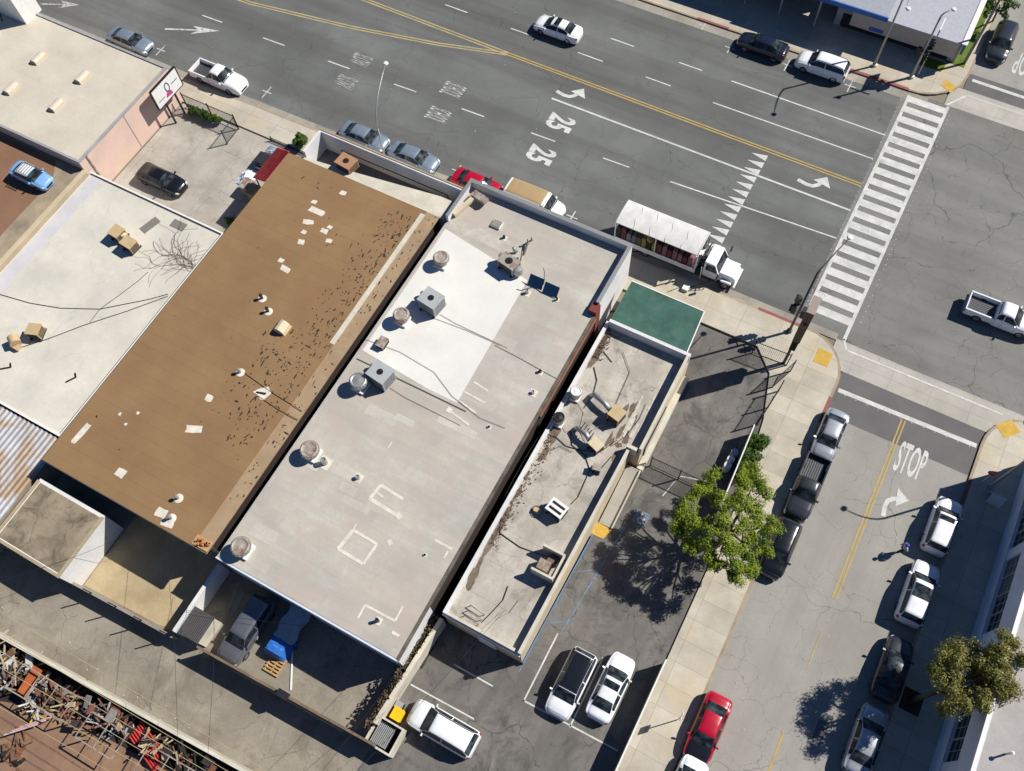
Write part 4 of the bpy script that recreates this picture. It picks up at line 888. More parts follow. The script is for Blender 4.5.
def car(name, kind, px, py, heading, col, label, cat='car', group=None, x=None, y=None, L=None, W=None, z0=0.0, H=1.0, roof_col=None, hood_col=None, sunroof=None, rails=False, open_bed=True):
    K = KINDS[kind]; L = L or K['L']; W = W or K['W']; hl, hw = L / 2, W / 2
    p = at(px, py, z0 + .8)
    if x is not None: p.x = x
    if y is not None: p.y = y
    t = thing(name, (p.x, p.y, z0), label, cat, group, RAD(heading))
    C, xs = loft_surface(K, L, W, H)
    q = MB(); NKs = [0, .5, 1, 1.5, 2, 2.5, 3, 3.5, 4, 4.5, 5, 5.33, 5.66, 6, 6.5, 7, 7.5, 8]; NKs = NKs + [16 - v for v in NKs[-2::-1]]
    n = len(NKs)
    for x_ in xs:
        for kk in NKs: q.v.append(tuple(C(x_, kk)))
    for i in range(len(xs) - 1):
        for j in range(n - 1): q.f.append((i * n + j, i * n + j + 1, (i + 1) * n + j + 1, (i + 1) * n + j))
        q.f.append((i * n + n - 1, i * n, (i + 1) * n, (i + 1) * n + n - 1))
    q.f.append(tuple(range(n))[::-1]); q.f.append(tuple((len(xs) - 1) * n + j for j in range(n)))
    body = q.build('body', col, t, local=True, smooth='auto')
    if kind in ('suv', 'sedan', 'van'):
        for xx in (-.62, .62): pass
    # glass
    a, b = K['ws']; patch(C, b - .015, a + .02, 5.1, 10.9, .012, 8, 12).build('windshield', GLASS, t, local=True, smooth=True)
    a, b = K['rg']; patch(C, a + .012, b - .012, 5.2, 10.8, .012, 8, 12).build('rear_window', GLASS, t, local=True, smooth=True)
    r0, r1 = K['rg'][1] - (K['rg'][1] - K['rg'][0]) * .55, K['ws'][0] + (K['ws'][1] - K['ws'][0]) * .72
    bp = K['bp']
    segs = [(r0, bp - .015), (bp + .015, r1)] if kind != 'van' else [(bp + .05, r1)]
    for (a, b) in segs:
        for s_ in (0, 1):
            k0, k1 = (4.15, 4.9) if not s_ else (11.85, 11.1)
            patch(C, a, b, k0, k1, .012, 10, 3).build('side_window', GLASS, t, local=True, smooth=True)
    if roof_col:
        a, b = K['roof']; patch(C, a + .01, b - .01, 5.0, 11.0, .02, 12, 12).build('roof', roof_col, t, local=True, smooth=True)
    if hood_col: patch(C, K['ws'][1] + .02, .93, 4.6, 11.4, .012, 10, 12).build('bonnet', hood_col, t, local=True, smooth=True)
    if sunroof: patch(C, sunroof[0], sunroof[1], 5.9, 10.1, .025 if not roof_col else .035, 6, 8).build('sunroof', GLASS, t, local=True, smooth=True)
    # wiper cowl, lamps, grille, plates, mirrors
    b = K['ws'][1]; patch(C, b - .01, b + .025, 5.2, 10.8, .016, 2, 10).build('cowl', TRIM, t, local=True, smooth=True)
    for s_ in (0, 1):
        k0, k1 = (2.6, 4.3) if not s_ else (13.4, 11.7)
        patch(C, .90, .985, k0, k1, .012, 4, 4).build('headlight', LENS, t, local=True, smooth=True)
        if kind != 'cab': patch(C, -.985, -.93, k0, k1, .012, 3, 4).build('tail_light', TAIL, t, local=True, smooth=True)
        sy = 1 if not s_ else -1
        mx = hl * (K['ws'][0] + (K['ws'][1] - K['ws'][0]) * .62); zb = interp(list(zip(K['x'], K['zb'])), mx / hl) * H
        q = MB(); st = 0
        q.v = [(mx - .07, sy * (hw * .93), zb), (mx + .05, sy * hw * .93, zb), (mx + .07, sy * (hw + .13), zb + .05), (mx - .05, sy * (hw + .14), zb + .05),
               (mx - .06, sy * hw * .93, zb + .12), (mx + .04, sy * hw * .93, zb + .11), (mx + .05, sy * (hw + .12), zb + .16), (mx - .05, sy * (hw + .13), zb + .17)]
        q.f = [(0, 1, 2, 3), (4, 7, 6, 5), (0, 4, 5, 1), (1, 5, 6, 2), (2, 6, 7, 3), (3, 7, 4, 0)]
        q.build('side_mirror', col, t, local=True)
        # door outlines as shallow dark grooves
        g = MB()
        dxs = [K['ws'][1] - .04, bp, K['rg'][1] - .12 if kind != 'cab' else -.16]
        for dx in dxs:
            pts = [C(dx, kk if not s_ else 16 - kk) for kk in (1.2, 2, 3, 4)]
            for u, v in zip(pts, pts[1:]):
                nrm = Vector((0, sy, .15)).normalized() * .004; g.add([u + nrm + Vector((-.008, 0, 0)), u + nrm + Vector((.008, 0, 0)), v + nrm + Vector((.008, 0, 0)), v + nrm + Vector((-.008, 0, 0))], [(0, 1, 2, 3)])
        g.build('door_seams', TRIM, t, local=True)
        if rails:
            a, b = K['roof']; pts = [C(a + (b - a) * i / 8, 5.15 if not s_ else 10.85) + Vector((0, 0, .05)) for i in range(9)]
            MB().tube(pts, .022, 6).build('roof_rail', TRIM, t, local=True)
    zf = .42
    MB().box(hl - .06, hl + .012, -hw * .42, hw * .42, .34, .52).build('grille', TRIM, t, local=True)
    # bonnet shut lines
    g = MB(); b = K['ws'][1]
    for kk in (4.7, 11.3):
        pts = [C(b + .03 + (.90 - b) * i / 8, kk) + Vector((0, 0, .006)) for i in range(9)]
        for u, v in zip(pts, pts[1:]): g.add([u + Vector((0, -.007, 0)), u + Vector((0, .007, 0)), v + Vector((0, .007, 0)), v + Vector((0, -.007, 0))], [(0, 1, 2, 3)])
    pts = [C(.90, 4.7 + 6.6 * i / 10) + Vector((0, 0, .006)) for i in range(11)]
    for u, v in zip(pts, pts[1:]): g.add([u + Vector((-.008, 0, 0)), u + Vector((.008, 0, 0)), v + Vector((.008, 0, 0)), v + Vector((-.008, 0, 0))], [(0, 1, 2, 3)])
    g.build('bonnet_seam', TRIM, t, local=True)
    if kind == 'cab':
        xb = -hl; xe = -.19 * hl; w1 = hw * .97
        q = MB(); q.box(xb, xe, -w1, -w1 + .12, .42, 1.1).box(xb, xe, w1 - .12, w1, .42, 1.1).box(xb, xb + .09, -w1 + .12, w1 - .12, .42, 1.08)
        bd = q.build('bed_side', col, t, local=True, bevel=.02)
        MB().box(xb + .1, xe - .02, -w1 + .13, w1 - .13, .6, .68).build('bed_floor', BEDM, t, local=True)
        q = MB(); 
        for i in range(9): yy = -w1 + .25 + i * (2 * w1 - .5) / 8; q.box(xb + .12, xe - .04, yy - .03, yy + .03, .682, .70)
        q.build('bed_ribs', TRIM, t, local=True)
        MB().box(xb - .14, xb - .01, -hw * .9, hw * .9, .42, .58).build('rear_bumper', RIM, t, local=True)
        for sy in (1, -1): MB().box(xb - .012, xb + .05, sy * w1 - .13 if sy > 0 else sy * w1 - .01, sy * w1 + .01 if sy > 0 else sy * w1 + .13, .7, 1.0).build('tail_light', TAIL, t, local=True)
    wheels(t, hl, hw, (-hl * .60, hl * .60), .34 if kind != 'cab' else .38)
    return t
BEDM = flat('bed_liner', S((96, 98, 102)), .6, var=.15)
WHITE = paint('white', S((236, 238, 240))); SILV = paint('silver', S((176, 180, 186)), .3, .4); SILVB = paint('silver_blue', S((138, 152, 166)), .3, .35)
GREY = paint('grey', S((112, 116, 122)), .3, .4); DGREY = paint('dark_grey', S((54, 58, 64)), .3, .3); BLACK = paint('black', (0.008, 0.009, 0.012), .25); NAVY = paint('dark_navy', (0.010, 0.016, 0.032), .25)
RED = paint('red', S((176, 14, 44)), .3); LBLUE = paint('light_blue', S((124, 170, 214)), .4); TAN = paint('tan', S((170, 144, 104)), .6); BLK = paint('black_gloss', (0.012, 0.014, 0.018), .15)
SPK = 'cars parked along the near kerb of the main road'
car('parked_car', 'sedan', 127, 42, 0, SILVB, 'silver blue sedan parked beside the cream roofed building, leftmost on the main road', group=SPK, y=40.85)
car('pickup_truck', 'cab', 217, 78, 0, WHITE, 'white pickup with an empty bed parked by the billboard on the main road', 'pickup', SPK, y=40.85, L=5.6)
car('parked_car', 'sedan', 363, 137, 0, SILVB, 'pale blue-silver car parked behind the white parapet, beneath the curved street lamp', group=SPK, y=40.85)
car('parked_car', 'sedan', 413, 157, 0, SILVB, 'second blue-silver car in the pair behind the white parapet, nearer the red car', group=SPK, y=40.85)
car('parked_car', 'sedan', 478, 182, 0, RED, 'red car mostly hidden behind the grey building\'s front parapet', group=SPK, y=40.75)
car('parked_van', 'van', 533, 204, 0, WHITE, 'white van with a tan roof parked between the red car and the delivery truck', 'van', SPK, y=41.15, roof_col=TAN)
NPK = 'cars parked along the far kerb of the main road'
car('moving_car', 'sedan', 558, 27, 180, WHITE, 'white sedan with a dark sunroof driving left in the far lanes', sunroof=(-.12, .1))
car('parked_car', 'sedan', 765, 41, 180, NAVY, 'black car parked at the far kerb beside a white and blue suv', group=NPK, y=66.7)
car('parked_suv', 'suv', 825, 60, 180, WHITE, 'white suv with blue-tinged shaded side parked at the far kerb', 'suv', NPK, y=66.7, rails=True)
car('parked_suv', 'suv', 997, 40, -90, DGREY, 'dark grey suv parked beside the lawn strip in the upper right corner', 'suv', x=7.0)
car('pickup_truck', 'cab', 1003, 315, 0, WHITE, 'pale pickup with a dark empty bed crossing the intersection at the right edge', 'pickup')
WPK = 'cars parked on the west side of the side street'
car('parked_car', 'sedan', 828, 433, -90, SILV, 'silver sedan parked nearest the crossing corner, ahead of the grey pickup', group=WPK, x=6.4, L=4.25, W=1.78)
car('pickup_truck', 'cab', 805, 486, -90, DGREY, 'dark grey pickup parked between the silver sedan and the black suv', 'pickup', WPK, x=6.35, L=5.1, W=1.85)
car('parked_suv', 'suv', 782, 549, -90, BLACK, 'black suv parked beside the green street tree, behind the grey pickup', 'suv', WPK, x=6.25, rails=True, L=4.4, W=1.82)
car('parked_car', 'sedan', 706, 727, -90, RED, 'red car with a black bonnet parked by the pavement at the bottom', group=WPK, x=6.45, hood_col=BLK, L=4.55)
car('parked_car', 'sedan', 674, 790, -90, WHITE, 'white car cut off by the bottom edge behind the red car', group=WPK, x=6.6)
EPK = 'cars parked on the east side of the side street'
car('parked_suv', 'suv', 943, 525, 90, WHITE, 'white suv with a small sunroof, nearest the stop sign on the shaded side', 'suv', EPK, x=15.6, sunroof=(-.02, .16), L=4.3, W=1.82)
car('parked_suv', 'suv', 918, 592, 90, WHITE, 'white suv with a large glass sunroof, beside the walking person', 'suv', EPK, x=15.55, sunroof=(-.30, .12), L=4.6, W=1.86)
car('parked_car', 'sedan', 892, 668, 90, DGREY, 'dark grey sedan half in shade, opposite the olive street tree', group=EPK, x=15.6, L=4.4)
car('parked_car', 'sedan', 868, 741, 90, SILV, 'silver sedan at the bottom of the shaded side, next to the tree shadow', group=EPK, x=15.5, L=4.6)
LOTG = 'cars in the parking lot'
car('parked_car', 'suv', 571, 683, -90, WHITE, 'white car with a full black glass roof parked in the lot', group=LOTG, L=4.65, H=.88, roof_col=BLK)
car('parked_car', 'sedan', 611, 687, 90, WHITE, 'white sedan with a small dark sunroof parked in the lot by the white wall', group=LOTG, sunroof=(-.08, .12), L=4.6)
car('parked_suv', 'suv', 443, 728, 180, WHITE, 'white suv with black roof rails parked by the yellow bin', 'suv', LOTG, rails=True, L=4.85, W=1.92)
car('parked_car', 'sedan', 161, 178, 0, BLACK, 'black car parked on the driveway against the pink wall')
car('yard_car', 'suv', 246, 629, -90, GREY, 'grey car standing deep in shade in the rear yard beside the blue tarps', L=4.9)
t = car('old_car', 'sedan', 30, 174, 0, LBLUE, 'small light blue car with a white roof rack on the rust red deck', z0=3.06, L=3.9, W=1.6, H=.92, roof_col=WHITE)
q = MB()
for i in range(5): q.box(-.75 + i * .26, -.69 + i * .26, -.6, .6, 1.42, 1.46)
q.box(-.8, .4, -.62, -.57, 1.38, 1.42).box(-.8, .4, .57, .62, 1.38, 1.42); q.build('roof_rack', M['metal_grey'], t, local=True)

# ---- delivery truck with roll-up load bed
tp = at(658, 236, 1.5)
t = thing('delivery_truck', (-11.3, 42.2, 0), 'white delivery truck with an open side full of goods beside the green canopy', 'truck')
t.location = (-10.1, 42.0, 0); t.scale = (.9, 1, 1)
TX0, TX1 = -5.6, 2.35
def TB(): return MB()
TB().box(TX0, TX1, -1.2, 1.2, .95, 1.1).build('load_bed', M['metal_white'], t, local=True)
q = MB(); 
for i in range(9):
    a0 = (i / 8 - .5) * 2; q.v += [(TX0, a0 * 1.24, 3.35 - .14 * a0 * a0), (TX1, a0 * 1.24, 3.35 - .14 * a0 * a0), (TX0, a0 * 1.24, 3.27 - .14 * a0 * a0), (TX1, a0 * 1.24, 3.27 - .14 * a0 * a0)]
for i in range(8): b = i * 4; q.f += [(b, b + 1, b + 5, b + 4), (b + 2, b + 6, b + 7, b + 3), (b, b + 4, b + 6, b + 2), (b + 1, b + 3, b + 7, b + 5)]
q.f += [(0, 2, 3, 1), (32, 33, 35, 34)]
# canopy tarp with hoop ridges
tarp = surf('truck_tarp', S((222, 221, 216)), S((204, 203, 198)), var=.07, scale=1.2, fine=10, obj=True)
q.build('canopy', tarp, t, local=True, smooth='auto')
q = MB()
for i in range(6):
    x_ = TX0 + .05 + i * (TX1 - TX0 - .1) / 5; pts = [(x_ + (.12 if 0 < i < 5 else 0) * math.sin(j * 1.3 + i), (j / 8 - .5) * 2.5, 3.37 - .14 * ((j / 8 - .5) * 2) ** 2) for j in range(9)]; q.tube(pts, .016, 5)
q.build('canopy_hoops', tarp, t, local=True, smooth=True)
q = MB(); q.box(TX0, TX0 + .08, -1.2, -1.1, 1.1, 3.2).box(TX1 - .08, TX1, -1.2, -1.1, 1.1, 3.2).box(-1.7, -1.62, -1.2, -1.1, 1.1, 3.2).box(TX0, TX0 + .08, 1.1, 1.2, 1.1, 3.2).box(TX1 - .08, TX1, 1.1, 1.2, 1.1, 3.2)
q.build('stake', M['metal_white'], t, local=True)
TB().box(TX0, TX1, 1.14, 1.2, 1.1, 3.2).build('side_curtain', tarp, t, local=True)
TB().box(TX0, TX1, -1.24, -1.2, .75, 1.3).build('side_board', M['metal_white'], t, local=True)
R = random.Random(11)
goods = [flat('goods_' + n_, S(c_), .8, var=.2) for n_, c_ in (('maroon', (96, 52, 58)), ('mustard', (140, 122, 74)), ('grey', (110, 106, 108)), ('rose', (136, 98, 104)), ('dark', (42, 40, 42)), ('lilac', (110, 104, 116)), ('olive', (96, 92, 66)))]
order = [4, 0, 5, 5, 6, 1, 4, 1, 0, 3, 0, 3, 3, 0, 3]
for i in range(15):
    x_ = TX0 + .35 + i * .5; h = R.uniform(.7, 1.6); mb = MB()
    mb.box(x_ - .22, x_ + .22, -1.12, -.3, 1.1, 1.1 + h)
    for j in range(2): mb.box(x_ - .2 + R.uniform(-.05, .05), x_ + .2, -1.14 + .02 * j, -.35, 1.1 + h, 1.1 + h + R.uniform(.1, .35))
    mb.build('cargo', goods[order[i]], t, local=True, bevel=.05)
mb = MB(); mb.lathe(-2.2, -1.0, [(.1, 2.3), (.3, 2.4), (.36, 2.6), (.3, 2.8), (.1, 2.9)], 14); mb.build('cargo_ball', goods[1], t, local=True, smooth=True)
q = MB(); 
for i in range(26):
    a = Vector((2.5 + R.uniform(0, .45), R.uniform(-.9, .9), R.uniform(1.3, 2.5))); b = a + Vector((R.uniform(-.2, .2), R.uniform(-.6, .6), R.uniform(-.3, .4))); q.bar(a, b, .07, .07)
q.build('hand_truck_frames', M['metal_dark'], t, local=True)
# cab and bonnet
cab = [(2.95, -1.05, .8), (4.25, -1.05, .8)]
def solid(mb, prof, y0, y1):
    """prof: x,z side outline, extruded over y with a slight taper at the top"""
    n = len(prof); zs = [p_[1] for p_ in prof]; zt = max(zs); zl = min(zs)
    vs = [];
    for s_, yy in ((-1, y0), (1, y1)):
        for x_, z_ in prof: tt = (z_ - zl) / (zt - zl); vs.append((x_, yy * (1 - .10 * tt * tt), z_))
    return mb.add(vs, [tuple(range(n)), tuple(range(n, 2 * n))[::-1]] + [(i, i + n, (i + 1) % n + n, (i + 1) % n) for i in range(n)])
q = MB(); solid(q, [(3.0, .7), (4.45, .7), (4.45, 1.5), (4.0, 2.35), (3.9, 2.42), (3.0, 2.42)], -1.08, 1.08); q.build('cab', WHITE, t, local=True, bevel=.05)
q = MB(); solid(q, [(4.2, .6), (5.9, .6), (6.0, .8), (5.95, 1.15), (5.7, 1.35), (4.4, 1.56), (4.2, 1.56)], -.92, .92)
for i, v in enumerate(q.v):
    if v[0] > 5.6: q.v[i] = (v[0], v[1] * .78, v[2])
q.build('bonnet', WHITE, t, local=True, bevel=.08)
q = MB(); q.add([(4.47, -.92, 1.56), (4.47, .92, 1.56), (4.04, .84, 2.32), (4.04, -.84, 2.32)], [(0, 1, 2, 3)])
q.build('windshield', GLASS, t, local=True)
for s_ in (-1, 1):
    q = MB(); q.add([(3.2, s_ * 1.07, 1.55), (4.3, s_ * 1.07, 1.55), (3.98, s_ * 1.0, 2.25), (3.2, s_ * 1.0, 2.25)], [(0, 1, 2, 3)]); q.build('side_window', GLASS, t, local=True)
    MB().bar((4.35, s_ * 1.08, 1.6), (4.5, s_ * 1.5, 1.75), .04, .04).box(4.42, 4.55, s_ * 1.5 - .1, s_ * 1.5 + .1, 1.6, 2.1).build('side_mirror', TRIM, t, local=True)
    MB().box(4.75, 5.75, s_ * 1.02 - .1, s_ * 1.02 + .1, .78, 1.0).build('fender', WHITE, t, local=True, bevel=.06)
    MB().box(5.88, 5.99, s_ * .6 - .12, s_ * .6 + .12, .75, .95).build('headlight', LENS, t, local=True)
MB().box(5.98, 6.12, -1.0, 1.0, .42, .62).build('front_bumper', M['metal_white'], t, local=True)
wheels(t, 5, 1.12, (5.2, -3.6, 2.0 - 4.5), .45)
MB().bar((3.0, -1.3, .5), (3.0, -1.7, 2.6), .05, .05).build('grab_pole', M['metal_white'], t, local=True)
MB().box(-5.6, 4.3, -.5, .5, .55, .95).build('chassis', TRIM, t, local=True)
t2 = thing('hand_trolley', (-7.2, 40.2, KH), 'small hand trolley and loading ramp leaning on the kerb beside the truck cab', 'trolley')
q = MB(); a = Vector((-7.6, 39.7, KH)); q.bar((-7.9, 39.6, KH + .05), (-6.2, 40.9, .9), .05, .05).bar((-7.9, 39.3, KH + .05), (-6.2, 40.6, .9), .05, .05)
for i in range(5): u = i / 4; q.bar((-7.9 + 1.7 * u, 39.3 + 1.3 * u, KH + .05 + .72 * u), (-7.9 + 1.7 * u, 39.6 + 1.3 * u, KH + .05 + .72 * u), .04, .04)
q.build('frame', M['metal_dark'], t2); MB().box(-8.3, -7.8, 39.2, 39.7, KH, KH + .3).build('crate', M['metal_white'], t2)
# ---------------------------------------------------------------- rooftop equipment
UN = {}
def round_fan(px, py, z, r, h, label, mat=None, lip=True, group='round exhaust fans on the grey roof', top=None):
    p = at(px, py, z + h); t = thing('exhaust_fan', (p.x, p.y, z), label, 'roof fan', group); mat = mat or M['metal_galv']
    MB().box(p.x - r * .8, p.x + r * .8, p.y - r * .8, p.y + r * .8, z, z + .22).build('curb', M['metal_white'], t)
    MB().lathe(p.x, p.y, [(r * .7, z + .22), (r * .72, z + h * .6), (r, z + h * .7), (r * 1.02, z + h * .93)], 24).build('housing', mat, t, smooth='auto')
    q = MB()
    q.lathe(p.x, p.y, [(r * .9, z + h * .93), (r * .92, z + h * 1.0), (r * .80, z + h * 1.03), (r * .68, z + h * .98), (r * .3, z + h * 1.0), (r * .05, z + h * 1.03)], 24)
    q.build('cap', top or mat, t, smooth='auto')
    q = MB()
    for i in range(18):
        a = 2 * math.pi * i / 18; q.bar((p.x + r * .86 * math.cos(a), p.y + r * .86 * math.sin(a), z + h * .98), (p.x + r * 1.02 * math.cos(a), p.y + r * 1.02 * math.sin(a), z + h * .96), .03, .02)
    q.build('louvre_ring', M['metal_rust'], t)
    return t
for a in ((441, 257, .62, .95, 'rust speckled round exhaust fan on the white coating, nearest the street'), (401, 314, .62, 1.0, 'round exhaust fan on the white coating beside the upper grey cooler'),
          (358, 380, .66, 1.1, 'pale round exhaust fan beside the lower grey cooler'), (309, 449, .68, 1.0, 'pale round exhaust fan next to a tiny vent in the roof middle'), (240, 546, .68, 1.0, 'weathered round exhaust fan at the rear left corner of the grey roof')):
    round_fan(a[0], a[1], GZ + .05, a[2], a[3], a[4], M['metal_rust'] if a[0] > 400 else M['metal_galv'], top=M['metal_rust'] if a[0] != 358 else M['metal_galv'])
def box_unit(name, px, py, z, lx, ly, h, rz, label, mat, cat='rooftop unit', fan=True, legs=True, louv=True, group=None, fanr=.3):
    p = at(px, py, z + h); t = thing(name, (p.x, p.y, z), label, cat, group)
    t0 = .18 if legs else 0.0
    q = MB().box(p.x - lx / 2, p.x + lx / 2, p.y - ly / 2, p.y + ly / 2, z + t0, z + h); q.rot(p.x, p.y, RAD(rz)); q.build('casing', mat, t, bevel=.03)
    q = MB().box(p.x - lx / 2 - .03, p.x + lx / 2 + .03, p.y - ly / 2 - .03, p.y + ly / 2 + .03, z + h - .01, z + h + .035); q.rot(p.x, p.y, RAD(rz)); q.build('lid', mat, t)
    if legs:
        q = MB()
        for sx in (-1, 1): q.box(p.x + sx * lx * .4 - .06, p.x + sx * lx * .4 + .06, p.y - ly / 2 - .1, p.y + ly / 2 + .1, z, z + t0)
        q.rot(p.x, p.y, RAD(rz)); q.build('skid', M['wood'] if False else M['metal_dark'], t)
    if louv:
        q = MB()
        for i in range(6):
            zz = z + t0 + .1 + (h - t0 - .2) * i / 5
            q.box(p.x - lx * .42, p.x + lx * .42, p.y - ly / 2 - .02, p.y - ly / 2, zz - .03, zz + .02); q.box(p.x + lx / 2, p.x + lx / 2 + .02, p.y - ly * .42, p.y + ly * .42, zz - .03, zz + .02); q.box(p.x - lx / 2 - .02, p.x - lx / 2, p.y - ly * .42, p.y + ly * .42, zz - .03, zz + .02)
        q.rot(p.x, p.y, RAD(rz)); q.build('louvres', M['metal_dark'], t)
    if fan:
        MB().lathe(p.x, p.y, [(fanr, z + h + .035), (fanr, z + h + .06)], 20).build('fan_opening', M['black'], t)
        q = MB()
        for i in range(5): a = 2 * math.pi * i / 5; q.bar((p.x, p.y, z + h + .07), (p.x + fanr * .9 * math.cos(a), p.y + fanr * .9 * math.sin(a), z + h + .07), .07, .01)
        q.build('fan_blades', M['metal_dark'], t)
    return t
Zg = GZ + .058
for px, py, lb in ((431, 298, 'grey box cooler with a dark fan opening, upper of the two on the grey building'), (380, 372, 'grey box cooler with a dark fan opening, lower of the two on the grey building')):
    t = box_unit('roof_cooler', px, py, Zg, 1.55, 1.35, 1.35, -8, lb, flat('cooler_grey', S((168, 172, 172)), .5), 'roof cooler', group='box coolers on the grey roof', fanr=.24)
    p = t.location; q = MB(); q.tube([(p.x - .75, p.y - .2, Zg + .5), (p.x - 1.15, p.y - .1, Zg + .5), (p.x - 1.2, p.y + .1, Zg + .1)], .16, 10); q.build('elbow_duct', M['metal_galv'], t, smooth=True)
    MB().lathe(p.x - 1.15, p.y + .5, [(.2, Zg), (.2, Zg + .5), (.14, Zg + .6), (.02, Zg + .64)], 12).build('motor_pod', M['metal_galv'], t, smooth='auto')
    MB().tube([(p.x + .8, p.y - .3, Zg + .06), (p.x + 2.2, p.y - .45, Zg + .04), (-17.0, p.y - .5, Zg + .04)], .014, 6).build('water_line', M['metal_dark'], t)
box_unit('roof_hood', 382, 342, Zg, .65, .85, .4, 0, 'small rusty slatted hood on a white curb between the two coolers', M['metal_rust'], 'roof vent', fan=False, legs=False)
t = box_unit('roof_air_conditioner', 509, 261, Zg, 1.5, 1.0, 1.0, -12, 'rust stained air conditioner with round blower near the street end of the grey roof', M['metal_rust'], 'air conditioner', fanr=.3)
p = t.location; MB().lathe(p.x + .85, p.y - .2, [(.38, Zg + .3), (.42, Zg + .6), (.3, Zg + .85), (.05, Zg + .9)], 16).build('blower', M['metal_galv'], t, smooth='auto'); MB().lathe(p.x - .75, p.y + .3, [(.3, Zg + .2), (.3, Zg + .9), (.1, Zg + 1.0)], 14).build('motor', M['metal_rust'], t, smooth='auto')
t = thing('roof_pipework', (*at(527, 246, Zg)[:2], Zg), 'tangle of short vent pipes beside the rusty air conditioner', 'pipes')
for (a, b, r_) in (((524, 254), (528, 242), .09), ((528, 242), (532, 240), .09), ((517, 252), (514, 250), .12), ((520, 262), (522, 254), .06)):
    A = at(*a, Zg + .1); B = at(*b, Zg + .35); MB().tube([A, B, B + Vector((0, 0, .3))], r_, 10).build('pipe', M['metal_galv'], t, smooth=True)
for px, py, r_, h_, lb in ((325, 463, .22, .6, 'tiny round vent beside the middle round fan'), (358, 478, .16, .3, 'low vent pipe on a white flashing in the roof middle'), (527, 293, .14, .35, 'short dark vent pipe at the edge of the white coating'), (557, 300, .08, .3, 'thin dark pipe stub on the bare grey roof near the pier'),
                       (540, 372, .12, .25, 'small dark vent on a white square near the gap, upper'), (533, 393, .14, .22, 'small blue shaded vent on a white square near the gap, lower'), (378, 621, .12, .5, 'slim vent pipe inside the white sealant lines at the rear'), (504, 238, .12, .25, 'small vent ringed with white sealant near the street parapet'), (489, 427, .08, .15, 'black pipe stub below the sealant stripes'), (425, 555, .07, .14, 'little dark stub near the lower sealant mark')):
    p = at(px, py, Zg); t = thing('vent_pipe', (p.x, p.y, Zg - .01), lb, 'vent pipe', 'vent pipes on the grey roof')
    MB().box(p.x - r_ * 2, p.x + r_ * 2, p.y - r_ * 2, p.y + r_ * 2, Zg - .005, Zg + .012).build('flashing', pm, t)
    MB().lathe(p.x, p.y, [(r_, Zg + .012), (r_, Zg + h_), (r_ * .75, Zg + h_ + .01), (r_ * .7, Zg + h_ - .05)], 12).build('pipe', M['metal_galv'] if r_ > .13 else M['metal_dark'], t, smooth='auto')
for px, py, lb in ((536, 282, 'dark blue tilted panel on the roof, left of the pair by the thin mast'), (551, 290, 'dark blue tilted panel on the roof, right of the pair by the thin mast')):
    p = at(px, py, Zg + .4); t = thing('tilted_panel', (p.x, p.y, Zg - .01), lb, 'panel', 'tilted panels on the grey roof')
    q = MB(); q.add([(p.x - .6, p.y - .3, Zg + .1), (p.x + .6, p.y - .3, Zg + .1), (p.x + .6, p.y + .3, Zg + .75), (p.x - .6, p.y + .3, Zg + .75), (p.x - .6, p.y - .3, Zg + .06), (p.x + .6, p.y - .3, Zg + .06), (p.x + .6, p.y + .3, Zg + .71), (p.x - .6, p.y + .3, Zg + .71)], [(0, 1, 2, 3), (4, 7, 6, 5), (0, 4, 5, 1), (1, 5, 6, 2), (2, 6, 7, 3), (3, 7, 4, 0)])
    q.build('panel', flat('panel_blue', S((30, 66, 96)), .35), t); MB().bar((p.x, p.y + .25, Zg), (p.x, p.y + .25, Zg + .65), .05, .05).build('strut', M['metal_dark'], t)
p = at(544, 284, Zg); tag(MB().tube([(p.x, p.y, Zg), (p.x + .05, p.y, Zg + 1.8), (p.x - .1, p.y + .1, Zg + 2.0)], .04, 8).build('roof_mast', M['metal_galv']), 'thin metal mast between the two tilted roof panels', 'mast')
p = at(497, 225, Zg); t = thing('roof_hatch', (p.x, p.y, Zg - .01), 'low square hatch near the street parapet of the grey roof', 'hatch'); MB().box(p.x - .4, p.x + .4, p.y - .35, p.y + .35, Zg - .005, Zg + .18).build('curb', M['metal_white'], t); MB().box(p.x - .36, p.x + .36, p.y - .31, p.y + .31, Zg + .18, Zg + .22).build('lid', flat('hatch_lid', S((140, 134, 124)), .7), t)
t = thing('parapet_duct', (*at(479, 196, 5)[:2], GZ + .05), 'rusty sheet metal duct leaning at the street corner of the grey roof', 'duct')
MB().bar((-26.0, 37.0, 4.9), (-24.6, 36.7, 5.0), .6, .35).build('duct', M['metal_rust'], t); MB().bar((-26.4, 34.6, GZ + .3), (-25.6, 37.2, GZ + .5), .35, .3).build('side_board', M['metal_beige'], t)
t = thing('brick_pile', (*at(206, 546, 4)[:2], 3.7), 'loose pile of orange bricks on a plank at the rear corner of the brown roof', 'brick pile')
p = at(206, 546, 3.9); R = random.Random(2)
MB().box(p.x - .7, p.x + .6, p.y - .35, p.y + .35, BZ - .04, BZ + .04).build('plank', M['wood'], t)
q = MB()
for i in range(16): x_, y_ = p.x + R.uniform(-.45, .45), p.y + R.uniform(-.2, .2); st = len(q.v); zz = BZ + .04 + .09 * (i // 6); q.box(x_ - .1, x_ + .1, y_ - .05, y_ + .05, zz + .0007 * i, zz + .08); q.rot(x_, y_, R.uniform(0, 3), st)
q.build('bricks', flat('brick_orange', S((190, 120, 84)), .85, var=.2), t)

